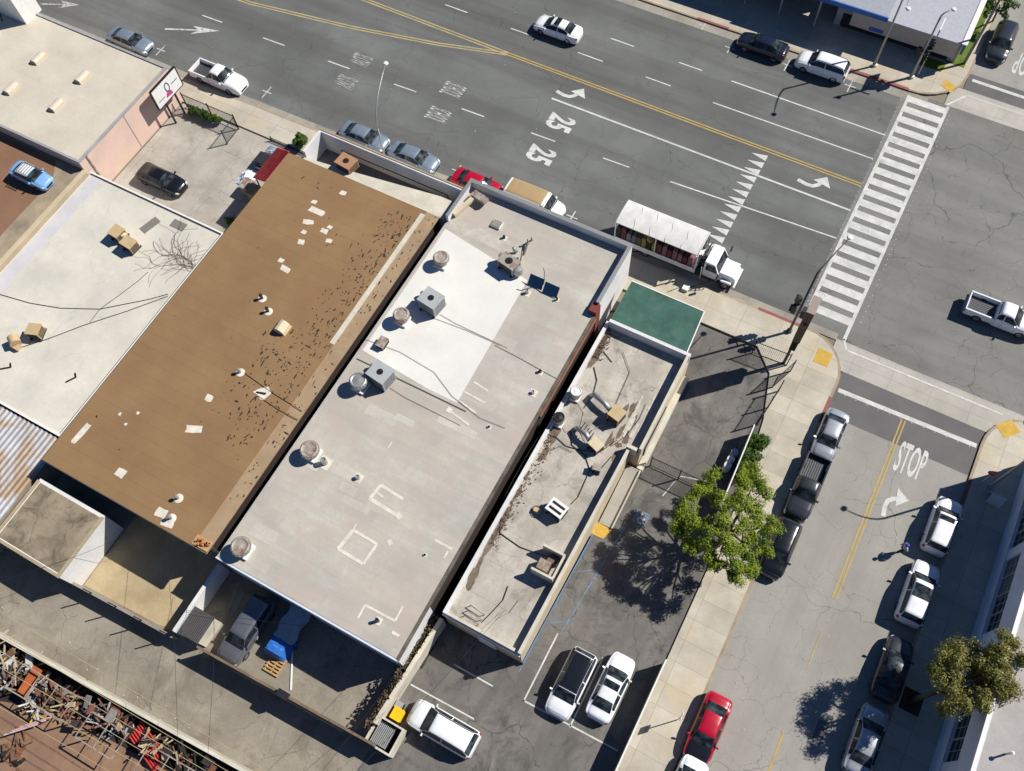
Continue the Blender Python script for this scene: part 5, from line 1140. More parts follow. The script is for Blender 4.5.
# brown roof vents
for px, py, kd, lb in ((262, 298, 0, 'white collared vent pipe beside another one, upper of the pair on the brown roof'), (268, 311, 0, 'white domed vent pipe just below a similar one on the brown roof'), (240, 372, 1, 'lone white ring vent at the end of a cable on the brown roof'), (178, 498, 1, 'white ring vent near the rear eave, right of two white patches'), (171, 518, 1, 'white ring vent between white patches at the rear eave')):
    p = at(px, py, BZ + .1); t = thing('vent_pipe', (p.x, p.y, BZ), lb, 'vent pipe', 'vent pipes on the brown roof')
    MB().lathe(p.x, p.y, [(.34, BZ), (.34, BZ + .02), (.2, BZ + .06)], 18).build('flashing', pm, t, smooth='auto'); MB().lathe(p.x, p.y, [(.1, BZ + .06), (.1, BZ + .45), (.15, BZ + .46), (.13, BZ + .56), (.02, BZ + .6)], 12).build('pipe', M['metal_galv'] if kd else M['metal_dark'], t, smooth='auto')
p = at(282, 327, BZ + .3); t = thing('roof_cowl', (p.x, p.y, BZ), 'tan half round ventilation cowl on the brown roof', 'roof vent')
q = MB(); 
for i in range(7): a = math.pi * i / 6; q.v += [(p.x - .05 + .55 * math.cos(a) * .9, p.y - .45, BZ + .6 * math.sin(a)), (p.x - .05 + .55 * math.cos(a) * .9, p.y + .45, BZ + .6 * math.sin(a))]
q.f = [(2 * i, 2 * i + 1, 2 * i + 3, 2 * i + 2) for i in range(6)] + [tuple(range(0, 14, 2))[::-1], tuple(range(1, 14, 2))]
q.build('hood', M['metal_beige'], t); MB().box(p.x - .6, p.x + .5, p.y - .5, p.y + .5, BZ, BZ + .05).build('base', M['metal_tan'], t)
p = at(262, 393, BZ + .1); t = thing('sealed_junction', (p.x, p.y, BZ), 'splattered white sealant lump with dark pipes on the brown roof', 'roof vent')
MB().sheet([(p.x + .5 * math.cos(i * .7) * (1 + .5 * (i % 2)), p.y + .3 * math.sin(i * .7) * (1 + .6 * (i % 3))) for i in range(9)], BZ + .03).build('sealant', pm, t); MB().tube([(p.x - .4, p.y - .1, BZ + .08), (p.x + .3, p.y + .1, BZ + .15)], .05, 8).build('pipe', M['metal_dark'], t)
for a, b, lb in (((243, 372), (302, 411), 'dark cable running from the lone ring vent to the eave of the brown roof'), ((258, 396), (298, 420), 'second dark cable below the longer one on the brown roof')):
    A = at(*a, BZ + .03); B = at(*b, BZ + .03); tag(MB().tube([A, (A + B) / 2 + Vector((.1, -.1, 0)), B], .022, 6).build('roof_cable', M['metal_dark']), lb, 'cable')
t = box_unit('front_air_conditioner', 346, 161, 4.0, 1.5, 1.2, 1.0, -6, 'brown topped air conditioner with black fan grille behind the white street parapet', flat('cooler_brown', S((168, 128, 96)), .6), 'air conditioner', fanr=.26)

# white roof units
Zw = 2.76
for px, py, lx, ly, h, lb in ((116, 231, 1.0, 1.0, .9, 'tan air conditioner, leftmost of the cluster on the white roof'), (128, 242, 1.15, .9, .9, 'tan air conditioner with a grille, rightmost of the cluster on the white roof'), (33, 329, 1.0, .95, .9, 'lone tan air conditioner beside the drum on the white roof')):
    box_unit('roof_air_conditioner', px, py, Zw, lx, ly, h, 20 if px < 50 else -5, lb, M['metal_tan'], 'air conditioner', fan=False, group='tan air conditioners on the white roof')
p = at(121, 234, Zw + .7); t = thing('duct_box', (p.x, p.y, Zw), 'small tan duct box between the two clustered air conditioners', 'duct'); MB().lathe(p.x + .05, p.y + .05, [(.3, Zw), (.33, Zw + .5), (.25, Zw + .7), (.03, Zw + .75)], 14).build('drum', M['metal_beige'], t, smooth='auto'); MB().bar((p.x - .1, p.y, Zw + .3), (p.x + .7, p.y - .2, Zw + .3), .3, .3).build('duct', M['metal_tan'], t)
p = at(13, 340, Zw + .6); t = thing('roof_blower', (p.x, p.y, Zw), 'tan drum shaped blower at the left edge of the white roof', 'roof fan'); MB().tube([(p.x - .3, p.y + .2, Zw + .5), (p.x + .35, p.y - .15, Zw + .5)], .42, 16).build('drum', M['metal_tan'], t, smooth='auto'); MB().box(p.x - .2, p.x + .6, p.y - .5, p.y, Zw, Zw + .35).build('base', M['metal_tan'], t)
R = random.Random(21)
vine = MB()
def branch(p, d, L, r, dep):
    pts = [p]; n = max(3, int(L / .25))
    for i in range(n):
        d = (d + Vector((R.uniform(-.45, .45), R.uniform(-.45, .45), 0))).normalized(); p = p + d * (L / n); pts.append(p)
        if dep > 0 and R.random() < .45: branch(p, (d + Vector((R.uniform(-1.3, 1.3), R.uniform(-1.3, 1.3), 0))).normalized(), L * R.uniform(.25, .55), r * .6, dep - 1)
    vine.tube(pts, r, 4, cap=False)
for i in range(6):
    p = at(198 - R.uniform(0, 6), 268 + R.uniform(-3, 5), Zw + .05); branch(p, Vector((-1, R.uniform(-.25, .45), 0)).normalized(), R.uniform(2.5, 5.6), .014, 1)
tag(vine.build('dry_vine', flat('vine_dark', S((74, 66, 56)), .9)), 'dry dark vine branches spread over the white roof from its right edge', 'vine', None, 'stuff')
def cable(name, pts, z, r, label, mat=None, cat='cable', group=None):
    P = [at(a, b, zz) for (a, b), zz in zip(pts, z if isinstance(z, (list, tuple)) else [z] * len(pts))]
    return tag(MB().tube(P, r, 6).build(name, mat or M['metal_dark']), label, cat, group)
cable('roof_cable', [(-15, 290), (30, 303), (60, 308), (100, 309), (150, 299), (168, 294)], Zw + .03, .025, 'long dark cable sagging across the white roof from the left edge')
cable('roof_cable', [(22, 347), (50, 338), (84, 325), (127, 311), (168, 296)], Zw + .05, .02, 'dark cable from the tan drum rising across the white roof')
cable('roof_cable', [(90, 322), (100, 309), (118, 296), (138, 281), (148, 272)], Zw + .035, .02, 'short dark cable joining the two long cables on the white roof')
for (a, b), lb in ((((66, 382), (76, 377)), 'bent dark rod lying on the white roof beneath the cables'), (((0, 369), (11, 367)), 'dark rod lying at the left edge of the white roof')):
    A = at(*a, Zw + .05); B = at(*b, Zw + .05); tag(MB().bar(A, B, .1, .06).bar(B, B + Vector((-.3, .25, 0)), .08, .06).build('metal_rod', M['metal_dark']), lb, 'rod')

# shop roof units
Zs = SZ + .045
for px, py, lb in ((576, 391, 'white topped round fan on the corner shop roof, nearer the street'), (559, 417, 'dark topped round fan on the corner shop roof, behind the white one')):
    round_fan(px, py, Zs, .44, 1.15, lb, M['metal_galv'], group='round fans on the shop roof', top=M['metal_white'] if px > 570 else M['metal_dark'])
t = box_unit('roof_air_conditioner', 617, 413, Zs, .95, .95, 1.0, -12, 'tan cube air conditioner at the end of a duct on the shop roof', M['metal_tan'], 'air conditioner', fan=False)
p = t.location; MB().tube([(p.x - .5, p.y + .15, Zs + .55), (p.x - 1.2, p.y + .45, Zs + .7), (p.x - 2.1, p.y + .75, Zs + .6), (p.x - 2.4, p.y + .8, Zs)], .2, 12).build('duct', M['metal_galv'], t, smooth=True)
t = box_unit('roof_air_conditioner', 596, 444, Zs, .9, .7, .8, -20, 'beige air conditioner with a coiled duct on the shop roof', M['metal_beige'], 'air conditioner', fan=False)
p = t.location; q = MB(); q.tube([(p.x - .45, p.y + .1, Zs + .5), (p.x - 1.0, p.y + .4, Zs + .75), (p.x - 1.7, p.y + .6, Zs + .5), (p.x - 1.9, p.y + .7, Zs)], .2, 12); q.build('duct', M['metal_galv'], t, smooth=True)
q = MB()
for i in range(5): q.bar((p.x - .6 - .22 * i, p.y + .05 + .12 * i, Zs + .75), (p.x - .5 - .22 * i, p.y + .65 + .12 * i, Zs + .85), .06, .06)
q.build('coil_frame', M['metal_dark'], t)
t = box_unit('roof_blower', 597, 467, Zs, .55, .45, .6, 10, 'small rusty blower alone on the shop roof', M['metal_rust'], 'roof fan', fan=False)
t = box_unit('roof_air_conditioner', 557, 508, Zs, 1.25, .95, .85, -10, 'white air conditioner with black slots in the middle of the shop roof', M['metal_white'], 'air conditioner', fan=False)
p = t.location; q = MB(); q.box(p.x - .5, p.x + .5, p.y - .3, p.y - .12, Zs + .86, Zs + .9).box(p.x - .5, p.x + .5, p.y + .12, p.y + .3, Zs + .86, Zs + .9); q.rot(p.x, p.y, RAD(-10)); q.build('top_slots', M['black'], t)
p = at(537, 511, Zs + .2); t = thing('fan_guard', (p.x, p.y, Zs), 'rusty round fan guard lying flat beside the white air conditioner', 'fan guard'); q = MB(); q.tube([(p.x + .42 * math.cos(a * .5), p.y + .42 * math.sin(a * .5), Zs + .08) for a in range(13)], .025, 6); q.build('ring', M['metal_dark'], t)
MB().box(p.x - .25, p.x + .2, p.y - .1, p.y + .2, Zs, Zs + .3).build('motor', M['metal_tan'], t)
p = at(545, 570, Zs + .5); t = thing('screened_unit', (p.x, p.y, Zs), 'brown machine inside the low cream screen at the shop roof edge', 'rooftop unit')
MB().box(-7.7, -6.9, 12.9, 13.6, Zs, Zs + .8).build('casing', M['metal_rust'], t); MB().box(-7.3, -6.6, 13.65, 14.15, Zs, Zs + .6).build('blower', flat('unit_brown', S((120, 92, 84)), .7), t)
# cables and a ladder frame on the shop roof
for pts, lb in (([(594, 367), (597, 380), (593, 395), (584, 408)], 'curving conduit beginning at the red leaf pile on the shop roof'), ([(541, 432), (556, 437), (566, 446), (580, 450), (600, 452), (617, 440)], 'tangled conduit between the round fans and parapet'), ([(500, 533), (520, 547), (545, 556), (556, 562)], 'dark conduit crossing the roof below the fan guard'),
                ([(570, 430), (572, 445), (585, 455), (590, 470), (578, 497), (571, 504)], 'conduit looping down to the white air conditioner'), ([(508, 586), (503, 600), (492, 612), (482, 622)], 'thin pipe curving toward the rear rail frame'), ([(604, 352), (612, 362)], 'short dark stick on the bare street end of the shop roof'), ([(541, 433), (530, 450), (514, 478), (502, 502), (500, 535)], 'long conduit hugging the white west parapet of the shop')):
    cable('roof_conduit', pts, Zs + .05, .028, lb, M['metal_dark'], 'conduit')
for pts, lb in (([(560, 420), (566, 432), (575, 428), (590, 432), (602, 424), (612, 418)], 'dark conduit snaking from the dark fan to the tan cube'), ([(575, 398), (584, 412), (580, 430), (588, 446)], 'grey conduit dropping from the white fan'), ([(612, 446), (626, 436), (640, 418), (646, 404)], 'dark conduit curling up the parapet side of the shop roof'),
                ([(600, 470), (612, 456), (630, 446)], 'short slanting conduit above the small blower'), ([(545, 440), (552, 450), (560, 446), (572, 452)], 'zigzag conduit beneath the dark fan'), ([(519, 600), (510, 612), (497, 619)], 'thin crooked conduit above the rear gutter'), ([(623, 352), (630, 372), (622, 390), (616, 404)], 'thin dark wire running down the street end of the shop roof')):
    cable('roof_conduit', pts, Zs + .08, .018, lb, M['metal_dark'] if len(lb) % 2 else M['metal_galv'], 'conduit')
R = random.Random(55)
cable('roof_wire', [(495, 345), (520, 358), (545, 372), (560, 380)], Zg + .04, .02, 'pale cable crossing the grey roof toward the gap', M['metal_galv'])
cable('roof_wire', [(362, 338), (400, 352), (434, 372), (452, 396), (480, 418), (505, 428)], Zg + .05, .014, 'long thin cable following the lower edge of the white coating')
cable('roof_wire', [(434, 318), (466, 330), (500, 345)], Zg + .05, .014, 'thin cable crossing the white coating below the upper cooler')
t = thing('rail_frame', (*at(478, 616, Zs)[:2], Zs), 'low bent pipe rail frame lying at the rear left of the shop roof', 'rail frame')
for k_ in range(3):
    A = at(464 + k_ * 3, 615 - k_ * 5, Zs + .35); B = at(478 + k_ * 3, 624 - k_ * 5, Zs + .35); MB().tube([A - Vector((0, 0, .3)), A, B, B - Vector((0, 0, .3))], .035, 8).build('rail', M['metal_rust'], t, smooth=True)
R = random.Random(8)
def litter(name, n, fx, z, s0, s1, mat, label, cat, up=.12):
    mb = MB()
    for i in range(n):
        x_, y_ = fx(R); c_ = Vector((x_, y_, z + R.uniform(.01, up))); s_ = R.uniform(s0, s1)
        a = Vector((R.uniform(-1, 1), R.uniform(-1, 1), R.uniform(-.5, .5))).normalized() * s_; b = a.cross(Vector((R.uniform(-.4, .4), R.uniform(-.4, .4), 1))).normalized() * s_ * .6
        mb.add([c_ - a - b, c_ + a - b, c_ + a + b, c_ - a + b], [(0, 1, 2, 3)])
    return tag(mb.build(name, mat), label, cat, None, 'stuff')
litter('dead_leaves', 620, lambda r: (SXa + .35 + abs(r.gauss(0, .35)), r.uniform(29, 31.6) if r.random() < .45 else r.uniform(13, 22)), Zs, .02, .07, flat('leaf_dead', S((104, 84, 68)), .9, var=.3, scale=2), 'dead brown leaves drifted along the west side of the shop roof', 'leaves')

# ---------------------------------------------------------------- junk beside the brown building, with a tiled awning
aw = thing('tiled_awning', (-43.4, 33, 0), 'red corrugated tile awning along the side of the brown building by the driveway', 'awning')
q = MB()
for i in range(26):
    y0 = 30.65 + i * .135; q.add([(-43.3, y0, 4.36), (-42.02, y0, 4.5), (-42.02, y0 + .1, 4.5), (-43.3, y0 + .1, 4.36), (-43.3, y0 + .05, 4.42), (-42.02, y0 + .05, 4.57)], [(0, 1, 5, 4), (4, 5, 2, 3), (0, 4, 3)])
q.add([(-43.3, 30.6, 4.34), (-42.02, 30.6, 4.48), (-42.02, 34.2, 4.48), (-43.3, 34.2, 4.34)], [(0, 1, 2, 3)]); q.build('tiles', M['tile_red'], aw)
for y_ in (30.8, 34.0): MB().bar((-43.2, y_, 0), (-43.2, y_, 4.1), .08, .08).build('post', M['metal_dark'], aw)
R = random.Random(31)
jm = [flat('junk_white', S((214, 218, 228)), .7), flat('junk_dark', S((40, 42, 50)), .7), M['wood'], M['metal_rust'], flat('junk_blue', S((120, 132, 156)), .7)]
jl = ['crumpled white sheet heap beside the tile awning', 'black crate among the junk by the awning', 'orange wooden cabinet below the tile awning', 'rusty box leaning beside the wooden cabinet', 'blue grey bundle between the white heap and the gate']
for i, (px, py, h) in enumerate(((245, 172, .8), (262, 158, 1.0), (254, 190, 1.2), (247, 184, 1.0), (268, 150, .8))):
    p = at(px, py, h); t = thing(('white_sheet_heap', 'crate', 'wooden_cabinet', 'rusty_box', 'bundle')[i], (p.x, p.y, 0), jl[i], ('heap', 'crate', 'cabinet', 'box', 'bundle')[i])
    if i in (0, 4):
        q = MB(); n = 12
        for a_ in range(n + 1):
            for b_ in range(n + 1): q.v.append((p.x + (a_ / n - .5) * 1.5, p.y + (b_ / n - .5) * 1.9, h * max(0.02, (1 - abs(a_ / n - .5) * 1.7) * (1 - abs(b_ / n - .5) * 1.7)) * R.uniform(.6, 1.15)))
        q.f = [(a_ * (n + 1) + b_, (a_ + 1) * (n + 1) + b_, (a_ + 1) * (n + 1) + b_ + 1, a_ * (n + 1) + b_ + 1) for a_ in range(n) for b_ in range(n)]
        q.build('sheet', jm[i], t)
    else:
        MB().box(p.x - .5, p.x + .5, p.y - .55, p.y + .55, 0, h).build('body', jm[i], t, bevel=.03); MB().box(p.x - .53, p.x + .53, p.y - .58, p.y + .58, h, h + .05).build('lid', jm[i], t)
for i in range(7):
    a = at(258 + R.uniform(-3, 6), 152 + i * 2.5, .4); d = Vector((R.uniform(.8, 1.6), R.uniform(-.4, .5), R.uniform(0, .6)))
    tag(MB().bar(a, a + d, .12, .05).build('plank', M['wood'] if i % 2 else jm[0]), ('first white painted', 'first bare timber', 'second white painted', 'second bare timber', 'third white painted', 'third bare timber', 'last white painted')[i] + ' plank from the street on the awning junk', 'plank', 'planks on the junk by the awning')

# ---------------------------------------------------------------- foliage
def leaf_mat(name, a, b, c_):
    s = NT(name, .55, 0, .25); p = s.pos(); col = s.mix(s.ramp(s.noise(p, 1.3, 3, .6), .38, .62), a, b); col = s.mix(s.ramp(s.noise(p, 9.0, 2, .6), .5, .7), col, c_)
    s.col(col); s.b.inputs['Subsurface Weight'].default_value = 0.0
    tr = s.n('ShaderNodeBsdfTranslucent'); s.l(col, tr.inputs['Color']); mx = s.n('ShaderNodeMixShader'); mx.inputs[0].default_value = .28
    out = s.t.nodes['Material Output']; s.l(s.b.outputs[0], mx.inputs[1]); s.l(tr.outputs[0], mx.inputs[2]); s.l(mx.outputs[0], out.inputs[0]); return s.m
LF = leaf_mat('leaf_green', S((140, 156, 46)), S((94, 118, 32)), S((166, 176, 66)))
LO = leaf_mat('leaf_olive', S((128, 126, 62)), S((98, 102, 46)), S((168, 156, 88)))
LD = leaf_mat('leaf_dark', S((78, 108, 42)), S((58, 86, 34)), S((104, 130, 54)))
LG = leaf_mat('leaf_greygreen', S((120, 116, 92)), S((98, 92, 74)), S((140, 134, 110)))
BARK = surf('bark', S((112, 98, 82)), S((86, 74, 62)), var=.3, scale=3, fine=20)
def leaves(mb, c, r, n, s, R, flatz=.75, shell=.55):
    for i in range(n):
        d = Vector((R.gauss(0, 1), R.gauss(0, 1), R.gauss(0, 1))).normalized(); rr = r * (shell + (1 - shell) * R.random()) * (1 + .2 * math.sin(d.x * 7 + d.y * 5))
        p = c + Vector((d.x * rr, d.y * rr, d.z * rr * flatz)); nrm = (d + Vector((R.uniform(-.7, .7), R.uniform(-.7, .7), R.uniform(-.2, .9)))).normalized()
        u = nrm.cross(Vector((R.uniform(-1, 1), R.uniform(-1, 1), R.uniform(-1, 1)))).normalized() * s * R.uniform(.6, 1.2); v = nrm.cross(u).normalized() * s * R.uniform(.35, .6)
        mb.add([p - u, p + v, p + u, p - v], [(0, 1, 2, 3)])
R = random.Random(42)
tb_ = Vector((2.6, 21.4, 0)); t = thing('street_tree', (tb_.x, tb_.y, 0), 'bright green tree in distinct leafy clumps over the parking lot wall', 'tree')
cl = [(714, 476, 5.2), (696, 495, 5.2), (714, 498, 5.6), (678, 520, 5.0), (678, 534, 4.8), (696, 524, 5.6), (691, 547, 5.0), (709, 555, 5.2), (704, 542, 5.6), (724, 518, 6.2), (724, 534, 6.3), (730, 550, 5.9), (737, 565, 5.3), (741, 498, 5.8), (753, 505, 5.4),
      (745, 480, 5.2), (756, 480, 4.8), (756, 518, 5.6), (753, 539, 5.4), (745, 555, 5.3), (750, 568, 4.8), (735, 575, 4.8), (743, 526, 6.2), (716, 566, 4.9), (772, 527, 4.8), (762, 493, 5.0), (686, 510, 5.2), (733, 505, 5.9), (764, 550, 4.8), (712, 527, 6.0), (748, 470, 4.8), (705, 488, 5.0)]
cr = MB(); tips = []
for px, py, z in cl:
    c_ = at(px, py, z - .3); tips.append(c_); rr = R.uniform(.48, .66)
    for k_ in range(6):
        o = Vector((R.uniform(-.42, .42), R.uniform(-.42, .42), R.uniform(-.35, .35))); leaves(cr, c_ + o, rr * R.uniform(.55, .85), 210, .078, R)
cr.build('crown', LF, t)
q = MB(); top = tb_ + Vector((0, 0, 2.6)); q.tube([tb_, tb_ + Vector((.05, 0, 1.3)), top], [.24, .19, .17], 10)
hubs = [top + Vector((math.cos(a) * 1.2, math.sin(a) * 1.2, 1.2)) for a in (0.3, 1.5, 2.6, 3.7, 4.7, 5.7)]
for h in hubs: q.tube([top, (top + h) / 2 + Vector((0, 0, .15)), h], [.14, .1, .08], 8)
for c_ in tips:
    h = min(hubs, key=lambda v: (v - c_).length); q.tube([h, (h + c_) / 2 + Vector((0, 0, .1)), c_], [.06, .045, .02], 6)
q.build('trunk', BARK, t, smooth=True)
# olive tree on the east pavement
tb_ = Vector((17.4, 17.3, KH)); t = thing('street_tree', (tb_.x, tb_.y, 0), 'olive yellow dense tree in front of the pale building on the right', 'tree')
cr = MB(); R = random.Random(4); tips = []
for i in range(46):
    c0 = Vector((18.45, 18.3, 6.1)); r_ = R.uniform(.2, 1); a = R.uniform(0, 2 * math.pi); c_ = c0 + Vector((math.cos(a) * 2.0 * r_ ** .6, math.sin(a) * 2.35 * r_ ** .6, R.uniform(-1.0, .9))); leaves(cr, c_, R.uniform(.45, .75), 420, .085, R, .8, .3); tips.append(c_)
for i in range(12):
    c_ = Vector((19.9, 20.6, 6.6)) + Vector((R.uniform(-1, 1.0), R.uniform(-1.1, 1.1), R.uniform(-.5, .6))); leaves(cr, c_, .5, 320, .085, R, .8, .3)
cr.build('crown', LO, t)
q = MB(); q.tube([tb_, tb_ + Vector((.1, .1, 1.6)), tb_ + Vector((.4, .4, 3.2))], [.2, .16, .14], 10)
for c_ in tips[::3]: q.tube([tb_ + Vector((.4, .4, 3.2)), (c_ + tb_) / 2 + Vector((.3, .3, 2.2)), c_], [.1, .07, .03], 6)
q.build('trunk', BARK, t, smooth=True)
struct('tree_pit', MB().prism([(16.8, 16.5), (18.1, 16.5), (18.1, 18.0), (16.8, 18.0)], KH - .02, KH + .004), flat('soil', S((60, 52, 44)), .95))
# tree on the lawn, upper right
tb_ = at(992, 22, 0); t = thing('lawn_tree', (tb_.x, tb_.y, 0), 'small dark green tree on the lawn strip in the upper right corner', 'tree'); cr = MB(); R = random.Random(9)
for i in range(16): c_ = at(999, 4, 2.6) + Vector((R.uniform(-1.3, 1.3), R.uniform(-1.0, 1.5), R.uniform(-.6, .8))); leaves(cr, c_, R.uniform(.3, .55), 110, .13, R)
cr.build('crown', LD, t); MB().tube([tb_, at(999, 8, 2.4)], [.1, .07], 8).build('trunk', BARK, t, smooth=True)
for px, py, lb in ((952, 42, 'grey brown dry bush at the store corner, nearer the tree'), (944, 50, 'grey brown dry bush at the store corner, nearer the crossing')):
    p = at(px, py, .4); t = thing('dry_bush', (p.x, p.y, KH), lb, 'bush', 'dry bushes at the store corner'); cr = MB(); [leaves(cr, Vector((p.x + R.uniform(-.4, .4), p.y + R.uniform(-.4, .4), .55)), .35, 90, .12, R) for _ in range(4)]; cr.build('foliage', LG, t)
# hedges
def bush(px, py, lx, ly, h, mat, label, name='bush', n=None, group=None, s=.09):
    p = at(px, py, h * .7); t = thing(name, (p.x, p.y, .1), label, 'bush', group); cr = MB(); n = n or int(16 * lx * ly) + 8
    for i in range(n): leaves(cr, Vector((p.x + R.uniform(-.5, .5) * lx, p.y + R.uniform(-.5, .5) * ly, h * R.uniform(.35, .75))), R.uniform(.22, .38), 100, s, R)
    cr.build('foliage', mat, t); MB().tube([(p.x, p.y, .0), (p.x, p.y, h * .5)], .05, 6).build('stem', BARK, t)
HG = 'clipped bushes by the lot wall'
bush(759, 441, 1.15, 1.0, 1.1, LD, 'clipped dark bush by the lot wall, nearest the corner', group=HG); bush(752, 456, 1.15, 1.0, 1.1, LD, 'clipped dark bush, middle of the row by the lot wall', group=HG); bush(746, 470, 1.15, 1.0, 1.1, LD, 'clipped dark bush by the lot wall beside the green tree', group=HG)
bush(205, 114, 3.3, .5, 1.1, LD, 'long leafy hedge behind the iron fence near the billboard', 'hedge', 26, s=.12); bush(300, 139, .8, .8, 1.6, LD, 'spiky green shrub between the tile awning and the white facade', 'shrub', 9, s=.2)
bush(229, 221, .8, .5, .5, LD, 'tiny yellow green weed patch at the driveway corner of the white roof', 'weeds', 5)
# ---------------------------------------------------------------- iron fences
def iron_fence(name, a, b, h, label, cat='fence', z=0.0, step=.14, group=None, gate=False, mat=None):
    A = Vector((a[0], a[1], z)); B = Vector((b[0], b[1], z)); mid = (A + B) / 2; t = thing(name, mid, label, cat, group); mat = mat or M['metal_dark']
    q = MB(); [q.bar(A + Vector((0, 0, zz)), B + Vector((0, 0, zz)), .045, .045) for zz in (.15, h - .15)]; q.build('rail', mat, t)
    n = max(2, int((B - A).length / step)); q = MB(); [q.bar(A + (B - A) * i / n + Vector((0, 0, .05)), A + (B - A) * i / n + Vector((0, 0, h)), .022, .022) for i in range(1, n)]; q.build('pickets', mat, t)
    for P in ((A, B) if (B - A).length < 3.2 else (A, (A + B) / 2 + (B - A).normalized() * .02, B)): MB().bar(P, P + Vector((0, 0, h + .08)), .08, .08).build('post', mat, t)
    return t
iron_fence('iron_fence', (-56.9, 36.9), (-51.0, 36.9), 1.7, 'black iron fence in front of the long hedge on the driveway side', z=KH)
iron_fence('iron_gate', (-51.0, 36.9), (-50.9, 35.0), 1.7, 'black iron gate leaf swung open at the end of the long hedge', 'gate')
iron_fence('driveway_rail', (-47.5, 37.15), (-43.5, 37.15), .5, 'low dark driveway rail in front of the junk and shrub', 'rail')
iron_fence('corner_fence', at(752, 353)[:2], at(786, 366)[:2], 1.9, 'black iron fence length behind the traffic signal, facing the main road', group='iron fences round the lot corner')
iron_fence('corner_fence', at(772, 388)[:2], at(790, 372)[:2], 1.9, 'short slanting black fence beside the pylon sign base', group='iron fences round the lot corner')
iron_fence('corner_fence', at(757, 425)[:2], at(778, 392)[:2], 1.9, 'black iron fence length between the pylon sign and the clipped bushes', group='iron fences round the lot corner')
iron_fence('lot_gate', at(650, 466)[:2], at(706, 492)[:2], 1.8, 'dark barred lot gate standing across the parking lot behind the tree', 'gate', step=.11)
box = at(688, 464, .8)
# low wall with white barrels
a, b = at(754.6, 424.8, 1.8), at(705, 545, 1.8); t = thing('lot_screen_wall', ((a.x + b.x) / 2, (a.y + b.y) / 2, 0), 'thin white topped screen wall between the lot and clipped bushes', 'wall')
MB().bar((a.x, a.y, .87), (b.x, b.y, .87), .1, 1.74).build('panel', M['block'], t); MB().bar((a.x, a.y, 1.8), (b.x, b.y, 1.8), .08, .1).build('cap', M['white_trim'], t)
for i, (px, py, lb) in enumerate(((735, 452, 'blue grey barrel, uppermost of three against the screen wall'), (731, 459, 'white barrel, middle of three against the screen wall'), (728, 465, 'white barrel, lowest of three against the screen wall'))):
    p = at(px, py, .9); t = thing('barrel', (p.x, p.y, 0), lb, 'barrel', 'barrels by the lot screen wall'); mt = M['metal_white'] if i else flat('barrel_blue', S((150, 170, 190)), .5)
    MB().lathe(p.x, p.y, [(.26, 0), (.29, .3), (.29, .6), (.27, .88)], 18).build('drum', mt, t, smooth='auto'); MB().lathe(p.x, p.y, [(.28, .88), (.28, .92), (.2, .94)], 18).build('lid', mt, t, smooth='auto')
p0, p1 = (2.42, 12.4), (2.3, -30); t = thing('lot_front_wall', (2.4, -5, 0), 'low white wall between the parking lot and the pavement at the bottom', 'wall')
MB().bar((2.36, 11.9, .85), (2.3, -30, .85), .12, 1.7).build('wall', M['block'], t); MB().bar((2.36, 11.9, 1.75), (2.3, -30, 1.75), .1, .1).build('cap', M['white_trim'], t)
# ---------------------------------------------------------------- street lamps, signals, signs
def lamp(base, top, head, label, name='street_lamp', mat=None, r=.1, mid=None, z=KH):
    t = thing(name, (base[0], base[1], z), label, 'street lamp'); mat = mat or M['metal_galv']
    MB().lathe(base[0], base[1], [(r * 2, z), (r * 2, z + .25), (r * 1.2, z + .3)], 12).build('base', mat, t, smooth='auto')
    b = Vector((base[0], base[1], z + .3)); T = Vector(top); Hd = Vector(head)
    MB().tube([b, T], [r, r * .7], 10).build('pole', mat, t, smooth=True)
    Cc = Vector((T.x, T.y, Hd.z)) * .8 + T * .2; cv = [T * (1 - u) ** 2 + Cc * 2 * u * (1 - u) + Hd * u * u for u in [i / 10 for i in range(11)]]; m2 = cv[-2]
    MB().tube(cv, [r * .7 - r * .035 * i for i in range(11)], 8).build('arm', mat, t, smooth=True)
    d = (Hd - m2).normalized(); q = MB(); c_ = Hd + d * .25; q.lathe(c_.x, c_.y, [(.05, c_.z - .14), (.17, c_.z - .1), (.22, c_.z), (.17, c_.z + .08), (.04, c_.z + .12)], 14); q.build('lamp_head', M['metal_white'], t, smooth='auto')
    return t
lb_ = at(389, 174); lamp((lb_.x, lb_.y), (lb_.x, lb_.y, 5.8), at(385, 66, 8.7), 'tall curved white street lamp rising behind the white street parapet')
bL = at(873.4, 67.7); lamp((bL.x, bL.y + .1), (bL.x, bL.y + .1, 8.2), (bL.x + .7, bL.y - 2.4, 9.0), 'grey street lamp on the red kerb in front of the store', r=.11)
lamp((17.9, 34.0), (17.9, 34.0, 7.6), (16.4, 34.3, 9.0), 'street lamp beside the stop sign on the shaded east pavement', r=.1)
def sig_head(t, p, yaw):
    q = MB(); q.box(p.x - .17, p.x + .17, p.y - .14, p.y + .14, p.z - .5, p.z + .5); q.rot(p.x, p.y, RAD(yaw)); hd = q.build('signal_head', M['metal_dark'], t)
    for i, nm in enumerate(('red', 'amber', 'green')):
        q = MB(); zz = p.z + .32 - .32 * i; q.tube([(p.x + .14, p.y, zz), (p.x + .32, p.y, zz - .02)], .12, 10); q.rot(p.x, p.y, RAD(yaw)); q.build('visor', M['metal_dark'], hd)
        q = MB(); q.tube([(p.x + .171, p.y, zz), (p.x + .178, p.y, zz)], .1, 10); q.rot(p.x, p.y, RAD(yaw)); q.build('lens', flat('lens_' + nm, S({'red': (130, 30, 30), 'amber': (140, 100, 30), 'green': (30, 100, 70)}[nm]), .3, var=0), hd)
